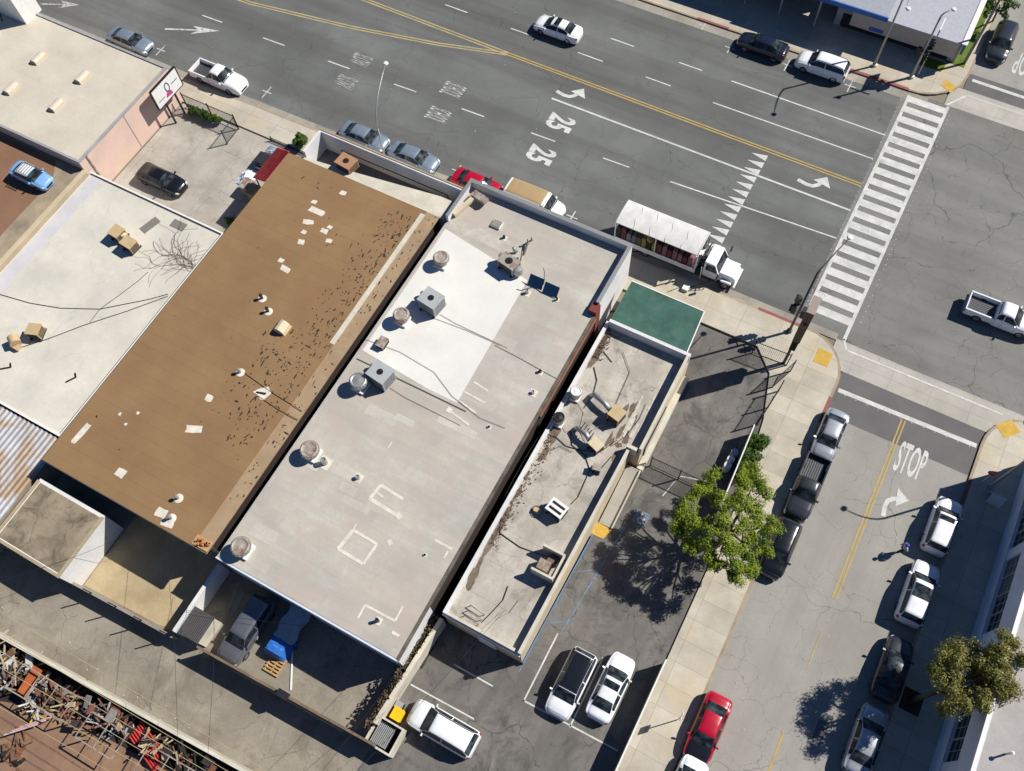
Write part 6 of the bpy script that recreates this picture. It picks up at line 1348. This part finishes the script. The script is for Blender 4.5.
def signal(base, h, head, arms, label, mat):
    t = lamp(base, (base[0], base[1], h), head, label, 'traffic_signal', mat, .11); t['category'] = 'traffic light'
    b = Vector((base[0], base[1], 0))
    for (dx, dy, z, yaw) in arms:
        p = b + Vector((dx, dy, z)); MB().bar(b + Vector((0, 0, z)), p, .06, .06).build('bracket', mat, t); sig_head(t, p, yaw)
    return t
DP = flat('signal_pole_dark', S((70, 66, 64)), .5)
bS = at(788.6, 332.4); signal((bS.x, bS.y), 8.4, (bS.x + .9, bS.y + 3.2, 9.0), [(.35, .2, 3.0, 90), (-.4, .2, 3.0, 180), (.35, -.3, 3.6, 0), (-.35, .35, 4.0, 135)], 'traffic signal with lamp arm on the near corner beside the pylon sign', DP)
bS2 = at(910.6, 78.7); signal((bS2.x, bS2.y), 6.9, (bS2.x + .5, bS2.y + .4, 7.5), [(.4, 0, 3.0, -90), (-.4, 0, 3.0, 180), (0, .4, 3.4, 90), (.3, .35, 3.8, 0)], 'traffic signal at the far corner in front of the store', M['metal_galv'])
b3 = at(963.4, 64.7); t = thing('utility_pole', (b3.x, b3.y, 0), 'slim leaning grey pole on the lawn beside the dark grey suv', 'pole'); MB().tube([(b3.x, b3.y, 0), (b3.x + .1, b3.y, 10.5)], [.13, .09], 10).build('pole', flat('pole_grey', S((120, 116, 110)), .7), t, smooth=True); MB().bar((b3.x - .8, b3.y, 9.8), (b3.x + 1.0, b3.y, 9.8), .09, .11).build('crossarm', M['wood'], t)
p = at(942, 26, 5.0); t = thing('hanging_street_sign', (p.x, p.y, KH), 'pale blank sign blade on a thin mast by the store corner', 'sign'); MB().box(p.x - .05, p.x + .05, p.y - .8, p.y + .8, 4.2, 5.2).build('blade', M['metal_white'], t); MB().bar((p.x, p.y - .9, KH), (p.x, p.y - .9, 5.2), .09, .09).build('mast', M['metal_galv'], t)
bP = at(783, 364); t = thing('pylon_sign', (bP.x, bP.y, 0), 'tall narrow brown and black pylon sign at the near corner', 'sign')
MB().box(bP.x - .1, bP.x + .1, bP.y - .1, bP.y + .1, 0, 3.3).build('post', M['metal_dark'], t)
MB().box(bP.x - .15, bP.x + .3, bP.y - .6, bP.y + .7, 3.3, 4.6).build('lower_cabinet', M['black'], t)
cb_ = MB().box(bP.x - .2, bP.x + .35, bP.y - .68, bP.y + .78, 4.62, 8.7).build('upper_cabinet', flat('cabinet_brown', S((112, 82, 70)), .6), t)
MB().box(bP.x - .22, bP.x + .37, bP.y - .7, bP.y + .8, 8.7, 8.78).build('cap', flat('cabinet_cap', S((150, 134, 124)), .6), t)
MB().lathe(bP.x + .07, bP.y - .68, [(.17, 6.9), (.19, 7.1), (.17, 7.3)], 12).build('lamp_boss', flat('boss_rust', S((140, 90, 70)), .6), t)
# stop sign
sp = at(977, 488); hp = at(1001, 474, 2.5)
t = thing('stop_sign', (17.15, 33.8, KH), 'red octagonal stop sign in the shade beside the pale building', 'stop sign')
sx, sy = 17.15, 33.8; MB().bar((sx, sy, KH), (sx, sy, 2.85), .06, .06).build('post', M['metal_galv'], t)
q = MB(); o = [(.38 * math.cos(RAD(22.5 + 45 * i)), .38 * math.sin(RAD(22.5 + 45 * i))) for i in range(8)]
q.add([(sx + x_, sy - .035, 2.5 + z_) for x_, z_ in o] + [(sx + x_, sy - .05, 2.5 + z_) for x_, z_ in o], [tuple(range(8))[::-1], tuple(range(8, 16))] + [(i, (i + 1) % 8, (i + 1) % 8 + 8, i + 8) for i in range(8)])
q.build('face', flat('stop_red', S((180, 26, 40)), .5, var=0), t)
vs, fs = text_mesh('STOP', .56, .26, .01); MB().add([(sx - .28 + x_, sy - .054, 2.37 + y_) for x_, y_ in vs], fs).build('lettering', M['metal_white'], t)
q = MB()
for i in range(8):
    a_, b_ = o[i], o[(i + 1) % 8]; q.add([(sx + a_[0] * .97, sy - .052, 2.5 + a_[1] * .97), (sx + b_[0] * .97, sy - .052, 2.5 + b_[1] * .97), (sx + b_[0] * .91, sy - .052, 2.5 + b_[1] * .91), (sx + a_[0] * .91, sy - .052, 2.5 + a_[1] * .91)], [(0, 1, 2, 3)])
q.build('border', M['metal_white'], t)
p = at(998, 497, .7); t = thing('folding_board', (p.x, p.y, KH), 'pale blank folding board standing on the shaded pavement', 'board')
for s_ in (-1, 1): MB().add([(p.x - .5, p.y + s_ * .4, KH), (p.x + .5, p.y + s_ * .4, KH), (p.x + .5, p.y + s_ * .02, 1.0), (p.x - .5, p.y + s_ * .02, 1.0), (p.x - .5, p.y + s_ * .43, KH), (p.x + .5, p.y + s_ * .43, KH), (p.x + .5, p.y + s_ * .05, 1.0), (p.x - .5, p.y + s_ * .05, 1.0)], [(0, 1, 2, 3), (4, 5, 6, 7), (0, 1, 5, 4), (1, 2, 6, 5), (2, 3, 7, 6), (3, 0, 4, 7)]).build('leaf', M['metal_white'], t)
p = at(677, 720); t = thing('parking_sign', (p.x, p.y, KH), 'slim kerbside parking sign post casting a long shadow by the red car', 'sign'); MB().bar((p.x, p.y, KH), (p.x, p.y, 2.6), .05, .05).build('post', M['metal_galv'], t); MB().box(p.x - .02, p.x + .02, p.y - .25, p.y + .25, 1.95, 2.6).build('plate', M['metal_white'], t)
p = at(779, 160); 
# ---------------------------------------------------------------- rear yard things
p = at(292, 625, 1.0); t = thing('tarp_table', (p.x, p.y, 0), 'flat grey blue tarp stretched on a frame in the yard shade', 'tarp'); q = MB(); n = 10; R = random.Random(6)
for a_ in range(n + 1):
    for b_ in range(n + 1): q.v.append((p.x + (a_ / n - .5) * 1.6 + .1 * math.sin(b_), p.y + (b_ / n - .5) * 2.3, 1.05 + .07 * math.sin(a_ * 1.3) * math.cos(b_ * .9) + R.uniform(-.02, .02)))
q.f = [(a_ * (n + 1) + b_, (a_ + 1) * (n + 1) + b_, (a_ + 1) * (n + 1) + b_ + 1, a_ * (n + 1) + b_ + 1) for a_ in range(n) for b_ in range(n)]; q.build('sheet', flat('tarp_pale_blue', S((158, 168, 178)), .6), t, smooth=True)
for sx_ in (-1, 1):
    for sy_ in (-1, 1): MB().bar((p.x + sx_ * .85, p.y + sy_ * 1.15, 0), (p.x + sx_ * .85, p.y + sy_ * 1.15, 1.0), .07, .07).build('leg', M['metal_dark'], t)
p = at(278, 646, .6); t = thing('tarp_heap', (p.x, p.y, 0), 'bright blue tarp thrown over a heap next to the pallet', 'tarp'); q = MB()
for a_ in range(n + 1):
    for b_ in range(n + 1): u, v = a_ / n - .5, b_ / n - .5; q.v.append((p.x + u * 1.9 + .1 * v, p.y + v * 1.7, max(.02, 1.0 * min(1, (1 - abs(u) * 2) * 2.4) * min(1, (1 - abs(v) * 2) * 2.4)) + R.uniform(-.03, .03)))
q.f = [(a_ * (n + 1) + b_, (a_ + 1) * (n + 1) + b_, (a_ + 1) * (n + 1) + b_ + 1, a_ * (n + 1) + b_ + 1) for a_ in range(n) for b_ in range(n)]; q.build('sheet', flat('tarp_blue', S((48, 110, 190)), .55), t)
p = at(275, 665, .15); t = thing('wooden_pallet', (p.x, p.y, 0), 'pale wooden pallet lying beside the bright blue tarp', 'pallet'); q = MB()
for i in range(6): q.box(p.x - .6, p.x + .6, p.y - .6 + i * .22, p.y - .6 + i * .22 + .12, .12, .15)
q.build('deck_boards', M['wood'], t); q = MB(); [q.box(p.x + u - .05, p.x + u + .05, p.y - .6, p.y + .62, 0.0, .118) for u in (-.5, 0, .5)]; q.build('bearers', M['wood'], t)
tag(MB().bar(at(293, 640, .05), at(291, 690, .05), .12, .04).build('yard_plank', M['metal_white']), 'thin pale plank lying across the yard toward the gate motor', 'plank')
for i, (a, b) in enumerate((((228, 612), (236, 590)), ((234, 614), (243, 592)), ((257, 640), (266, 612)))): tag(MB().bar(at(*a, .6), at(*b, .6), .07, .05).build('metal_rail', M['metal_galv']), ('pale metal rail left of the grey car, outer of the pair', 'pale metal rail left of the grey car, inner of the pair', 'pale metal rail right of the grey car')[i], 'rail')
# bins on the parking lot
p = at(397, 714, 1.0); t = thing('yellow_bin', (p.x, p.y, 0), 'yellow plastic bin against the cream parting wall', 'bin'); YB = flat('bin_yellow', S((236, 182, 20)), .45)
MB().box(p.x - .34, p.x + .34, p.y - .36, p.y + .36, .1, .92).build('body', YB, t, bevel=.04); MB().box(p.x - .38, p.x + .38, p.y - .4, p.y + .4, .92, 1.0).build('lid', YB, t, bevel=.03)
for s_ in (-1, 1): MB().tube([(p.x + s_ * .3 - .04, p.y + .4, .12), (p.x + s_ * .3 + .04, p.y + .4, .12)], .11, 12).build('wheel', TYRE, t)
p = at(399, 705, .8); t = thing('grey_bin', (p.x, p.y, 0), 'small dark grey bin just above the yellow bin', 'bin'); MB().box(p.x - .25, p.x + .25, p.y - .22, p.y + .22, 0, .8).build('body', M['metal_dark'], t, bevel=.03); MB().box(p.x - .27, p.x + .27, p.y - .24, p.y + .24, .8, .86).build('lid', M['metal_grey'], t)
t = thing('skip_enclosure', (-11.5, -.75, 0), 'cream walled bin enclosure with a ribbed dark lid behind the white suv', 'enclosure')
q = MB(); wall_ring(q, -12.5, -10.55, -1.65, .2, .12, 0, 1.5); q.build('wall', M['cream_trim'], t)
cn = thing('skip_container', (-11.6, -.75, 0), 'dark container with ribbed grey lid inside the cream enclosure', 'container'); MB().box(-12.25, -11.05, -1.45, .0, 0, 1.15).build('body', M['metal_dark'], cn)
q = MB(); [q.box(-12.22 + i * .118, -12.22 + i * .118 + .07, -1.42, -.03, 1.15, 1.2) for i in range(10)]; q.build('lid_ribs', M['metal_grey'], cn)
# ---------------------------------------------------------------- scrap yard
t = thing('scrapyard_wall', (-30, -8.2, 0), 'long cream wall between the alley and the scrap yard', 'wall'); a = at(-40, 614, 1.6); b = at(300, 802, 1.6)
MB().bar((a.x, a.y, .8), (b.x, b.y, .8), .22, 1.6).build('wall', M['cream_trim'], t)
WALLA, WALLB = a.copy(), b.copy()
struct('yard_wall_shade', MB().sheet([(a.x, a.y - .1), (b.x, b.y - .1), (b.x, b.y - 2.2), (-32, WALLA.y + (-32 - a.x) * (b.y - a.y) / (b.x - a.x) - 2.4), (-38, WALLA.y - 4.0), (a.x, a.y - 3.4)], 0.004), flat('wall_shade_dark', S((46, 40, 36)), .9, var=.3))  # dark sheet paints the wall's deep shade onto the yard ground
R = random.Random(77)
rk = [((24, 664), (76, 696)), ((92, 712), (128, 734)), ((150, 745), (210, 780))]
for j, (a_, b_) in enumerate(rk):
    t = thing('storage_rack', at(*a_, 0), ('long rusty storage rack nearest the left edge of the scrap yard', 'rusty storage rack in the middle of the scrap yard', 'rusty storage rack at the bottom edge of the scrap yard')[j], 'rack', 'racks in the scrap yard'); t.location.z = 0
    A = at(*a_, 1.8); B = at(*b_, 1.8); d = (B - A); dn = d.normalized(); nr = Vector((dn.y, -dn.x, 0)) * 1.7
    q = MB(); q.bar(A, B, .07, .07).bar(A + nr, B + nr, .07, .07); q.build('beam', M['metal_rust'], t)
    n = int(d.length / 1.25); q = MB(); [q.bar(A + d * i / n + Vector((0, 0, .05)), A + d * i / n + nr + Vector((0, 0, .05)), .06, .05) for i in range(n + 1)]; q.build('crossbars', M['metal_rust'], t)
    for i in range(0, n + 1, 3):
        for o_ in (Vector(), nr): MB().bar(Vector((0, 0, 0)) + A + d * i / n + o_ - Vector((0, 0, 1.8)), A + d * i / n + o_, .08, .08).build('leg', M['metal_rust'], t)
for i in range(7):
    a = at(133 + i * 2.0, 742 - i * 2.6, .5 + .05 * i); tag(MB().tube([a + Vector((-.4, .15, 0)), a + Vector((2.4, -.75 - .02 * i, 0))], .06, 8).build('red_pipe', flat('pipe_red', S((186, 52, 50)), .5)), ('uppermost', 'second', 'third', 'fourth', 'fifth', 'sixth', 'lowest')[i] + ' red pipe of the stack in the scrap yard', 'pipe', 'red pipes stacked in the scrap yard')
for i in range(5):
    a = at(4 + i * 4, 735 - i * 2, .5); tag(MB().tube([a, a + Vector((1.6, 1.6, .1))], .05, 8).build('long_pipe', (flat('pipe_pale', S((206, 196, 200)), .5), flat('pipe_orange', S((190, 96, 66)), .6))[i % 2]), ('leftmost pale', 'left orange', 'middle pale', 'right orange', 'rightmost pale')[i] + ' pipe of the sheaf at the scrap yard edge', 'pipe', 'pipes at the scrap yard edge')
p0_ = at(30, 680, 1.3); tag(MB().bar(at(22, 694, 1.2), at(38, 668, 1.4), .75, .08).build('orange_board', surf('board_orange', S((196, 108, 58)), S((170, 90, 50)), var=.2, scale=1)), 'wide orange board lying on the first storage rack', 'board')
cols = [('cream', (178, 164, 132)), ('rust', (122, 80, 60)), ('white', (190, 188, 184)), ('dark', (46, 40, 38)), ('brown', (120, 92, 70)), ('yellow', (196, 168, 56)), ('grey', (130, 128, 126)), ('bluegrey', (150, 166, 180))]
cm = [flat('scrap_' + n_, S(c_), .75, var=.2) for n_, c_ in cols]
def scrap_heap(pts, n, label, seed, pal, L0=.2, L1=.9, hz=1.1, spread=1.0):
    R = random.Random(seed); root = thing('scrap_heap', (*at(*pts[0])[:2], 0), label, 'scrap heap'); root['kind'] = 'stuff'
    mbs = {}
    for i in range(n):
        u = R.random() * (len(pts) - 1); j = int(u); f = u - j; a = at(pts[j][0] + (pts[j + 1][0] - pts[j][0]) * f, pts[j][1] + (pts[j + 1][1] - pts[j][1]) * f); c_ = a + Vector((R.gauss(0, .5) * spread, R.gauss(0, .5) * spread, R.uniform(.05, hz)))
        wy = WALLA.y + (c_.x - WALLA.x) * (WALLB.y - WALLA.y) / (WALLB.x - WALLA.x)
        if c_.y > wy - .5: c_.y = wy - .5 - R.random() * 1.2
        k_ = R.choice(pal); mb = mbs.setdefault(k_, MB()); L = R.uniform(L0, L1)
        if R.random() < .62: d = Vector((R.uniform(-1, 1), R.uniform(-1, 1), R.uniform(-.25, .25))).normalized() * L; mb.bar(c_ - d, c_ + d, R.uniform(.04, .12), R.uniform(.03, .1))
        else:
            s_ = L * .45; d = Vector((R.uniform(-1, 1), R.uniform(-1, 1), R.uniform(-.2, .2))).normalized(); mb.bar(c_ - d * s_, c_ + d * s_, s_ * R.uniform(.6, 1.6), R.uniform(.02, .25))
    for k_, mb in mbs.items(): mb.build(cols[k_][0] + '_scrap', cm[k_], root)
scrap_heap([(2, 672), (30, 676), (60, 702)], 95, 'pale rubble and boards heaped under the first storage rack', 1, [0, 2, 6, 4, 1, 6, 3, 4], hz=1.0)
scrap_heap([(60, 695), (85, 712)], 40, 'rust brown boards under the middle of the first rack', 2, [1, 1, 4, 0, 4], L0=.3, hz=.9, spread=.8)
scrap_heap([(90, 712), (110, 718), (135, 712), (125, 730)], 120, 'dense scrap heap of pale timber and metal in the yard middle', 3, [0, 3, 2, 6, 7, 3, 1, 4, 3, 1], hz=1.4, spread=.9)
scrap_heap([(150, 742), (185, 752), (215, 770), (240, 790)], 100, 'scrap timber and frames heaped along the bottom edge', 4, [0, 0, 3, 3, 4, 1, 3], hz=1.4, spread=.8)
scrap_heap([(28, 703), (42, 722)], 36, 'yellow and pale scraps spilled below the orange board', 5, [5, 5, 0, 2, 3], L0=.12, L1=.4, hz=.5, spread=.4)
scrap_heap([(8, 748), (24, 742), (15, 765)], 22, 'dark steel scraps lying on the rusty ground at the lower left', 6, [3, 4, 1], L0=.3, L1=.9, hz=.2, spread=.7)
scrap_heap([(2, 642), (25, 640), (52, 650)], 40, 'pale timber offcuts piled at the top corner of the scrap yard wall', 7, [0, 0, 2, 4], L0=.5, L1=1.3, hz=1.7, spread=.5)
scrap_heap([(10, 600), (120, 660)], 0 + 1, 'single timber offcut lying in the alley', 9, [0], hz=.05) if False else None
# overhead wires along the alley
WR = flat('wire_pale', S((176, 160, 124)), .6)
for i, (a, b, z, lb) in enumerate((((-30, 594), (330, 810), 9.0, 'uppermost pale overhead wire along the alley'), ((-30, 618), (300, 815), 8.6, 'second pale overhead wire along the alley'), ((-30, 634), (280, 815), 8.4, 'third pale overhead wire, above the scrap yard wall'), ((-30, 650), (260, 822), 8.2, 'fourth pale overhead wire, over the storage racks'),
                            ((-30, 668), (240, 825), 8.0, 'fifth pale overhead wire, over the scrap heaps'), ((-30, 690), (180, 815), 8.0, 'lowest pale overhead wire, over the rusty ground'))):
    A = at(*a, z); B = at(*b, z); m_ = (A + B) / 2 - Vector((0, 0, .35)); tag(MB().tube([A, A * .75 + B * .25 - Vector((0, 0, .26)), m_, A * .25 + B * .75 - Vector((0, 0, .26)), B], .018, 5).build('overhead_wire', WR), lb, 'wire', 'overhead wires along the alley')
for i, (a, za, b, zb, lb) in enumerate((((300, 800), 9, (420, 640), 4.5, 'service wire sloping up to the rear right corner of the grey roof'), ((330, 800), 9, (505, 610), 3.4, 'service wire sloping up to the corner shop roof'), ((205, 800), 9, (215, 565), 4.2, 'service wire running to the rear left corner of the grey roof'), ((180, 800), 9, (165, 530), 3.9, 'service wire running to the rear eave of the brown roof'),
                               ((-10, 585), 3.5, (160, 522), 3.9, 'wire from the left edge to the rear eave of the brown roof'), ((183, 610), 2.2, (360, 632), 3.5, 'thin wire crossing above the grey car in the rear yard'))):
    A = at(*a, za); B = at(*b, zb); tag(MB().tube([A, (A + B) / 2 - Vector((0, 0, .5)), B], .011, 5).build('service_wire', M['metal_dark']), lb, 'wire', 'service wires to the buildings')
# ---------------------------------------------------------------- person beside the white suv
def person(loc, yaw, label):
    t = thing('person', loc, label, 'person', None, RAD(yaw))
    V = {'pel': (0, 0, .95), 'wst': (0, 0, 1.12), 'chs': (.02, 0, 1.35), 'nck': (.03, 0, 1.50), 'hd0': (.05, 0, 1.58), 'hd1': (.06, 0, 1.68),
         'shl': (.02, .19, 1.42), 'ell': (-.10, .25, 1.17), 'hnl': (.02, .27, .94), 'shr': (.02, -.19, 1.42), 'elr': (.08, -.25, 1.17), 'hnr': (.25, -.24, 1.0),
         'hpl': (0, .1, .90), 'knl': (.20, .1, .50), 'ftl': (.26, .1, .09), 'tol': (.42, .11, .05), 'hpr': (0, -.1, .90), 'knr': (-.05, -.1, .50), 'ftr': (-.28, -.1, .12), 'tor': (-.16, -.1, .05)}
    Rr = dict(pel=.15, wst=.14, chs=.16, nck=.06, hd0=.085, hd1=.10, shl=.075, ell=.05, hnl=.035, shr=.075, elr=.05, hnr=.035, hpl=.1, knl=.065, ftl=.045, tol=.035, hpr=.1, knr=.065, ftr=.045, tor=.035)
    E_ = [('pel', 'wst'), ('wst', 'chs'), ('chs', 'nck'), ('nck', 'hd0'), ('hd0', 'hd1'), ('chs', 'shl'), ('shl', 'ell'), ('ell', 'hnl'), ('chs', 'shr'), ('shr', 'elr'), ('elr', 'hnr'), ('pel', 'hpl'), ('hpl', 'knl'), ('knl', 'ftl'), ('ftl', 'tol'), ('pel', 'hpr'), ('hpr', 'knr'), ('knr', 'ftr'), ('ftr', 'tor')]
    def skin(name, keys, mat, grow=0.0):
        ks = [k_ for k_ in V if k_ in keys]; me = bpy.data.meshes.new(name); me.from_pydata([V[k_] for k_ in ks], [(ks.index(a), ks.index(b)) for a, b in E_ if a in ks and b in ks], []); ob = bpy.data.objects.new(name, me); COL.objects.link(ob)
        ob.modifiers.new('skin', 'SKIN'); sv_ = me.skin_vertices[0].data
        for i, k_ in enumerate(ks): sv_[i].radius = (Rr[k_] + grow, Rr[k_] + grow); sv_[i].use_root = (i == 0)
        s_ = ob.modifiers.new('sub', 'SUBSURF'); s_.levels = 2; s_.render_levels = 2; me.materials.append(mat); ob.parent = t; return ob
    skin('body', list(V), flat('skin', S((186, 134, 104)), .6, var=0))
    skin('shirt', ['pel', 'wst', 'chs', 'shl', 'ell', 'shr', 'elr'], flat('shirt_white_blue', S((170, 176, 214)), .8, var=.2, scale=8, obj=True), .02)
    skin('trousers', ['pel', 'hpl', 'knl', 'ftl', 'hpr', 'knr', 'ftr'], flat('trousers_dark', S((40, 42, 56)), .8, var=0), .022)
    q = MB(); q.lathe(.055, 0, [(.125, 1.66), (.13, 1.72), (.115, 1.79), (.06, 1.83), (.01, 1.84)], 14); q.build('cap', flat('cap_blue', S((60, 70, 160)), .7, var=0), t, local=True, smooth='auto')
    sm = flat('skin', S((186, 134, 104)))
    q = MB(); q.tube([(.15, 0, 1.66), (.175, 0, 1.63)], [.012, .018], 6); q.build('nose', sm, t, local=True)
    for s_ in (-1, 1):
        hx, hy, hz = V['hnl'] if s_ > 0 else V['hnr']
        for i in range(4): q = MB(); q.tube([(hx + .02 * i - .03, hy, hz - .02), (hx + .02 * i - .025, hy, hz - .07), (hx + .02 * i - .01, hy - .01 * s_, hz - .10 + .008 * abs(i - 1.5))], [.011, .010, .008], 6); q.build('finger', sm, t, local=True)
        q = MB(); q.tube([(hx + .03, hy, hz + .01), (hx + .06, hy - .01 * s_, hz - .04)], [.012, .009], 6); q.build('thumb', sm, t, local=True)
    return t
pp = at(921.5, 561, .2); person((13.75, pp.y, 0), 200, 'person in a pale shirt and blue cap walking between two white suvs')
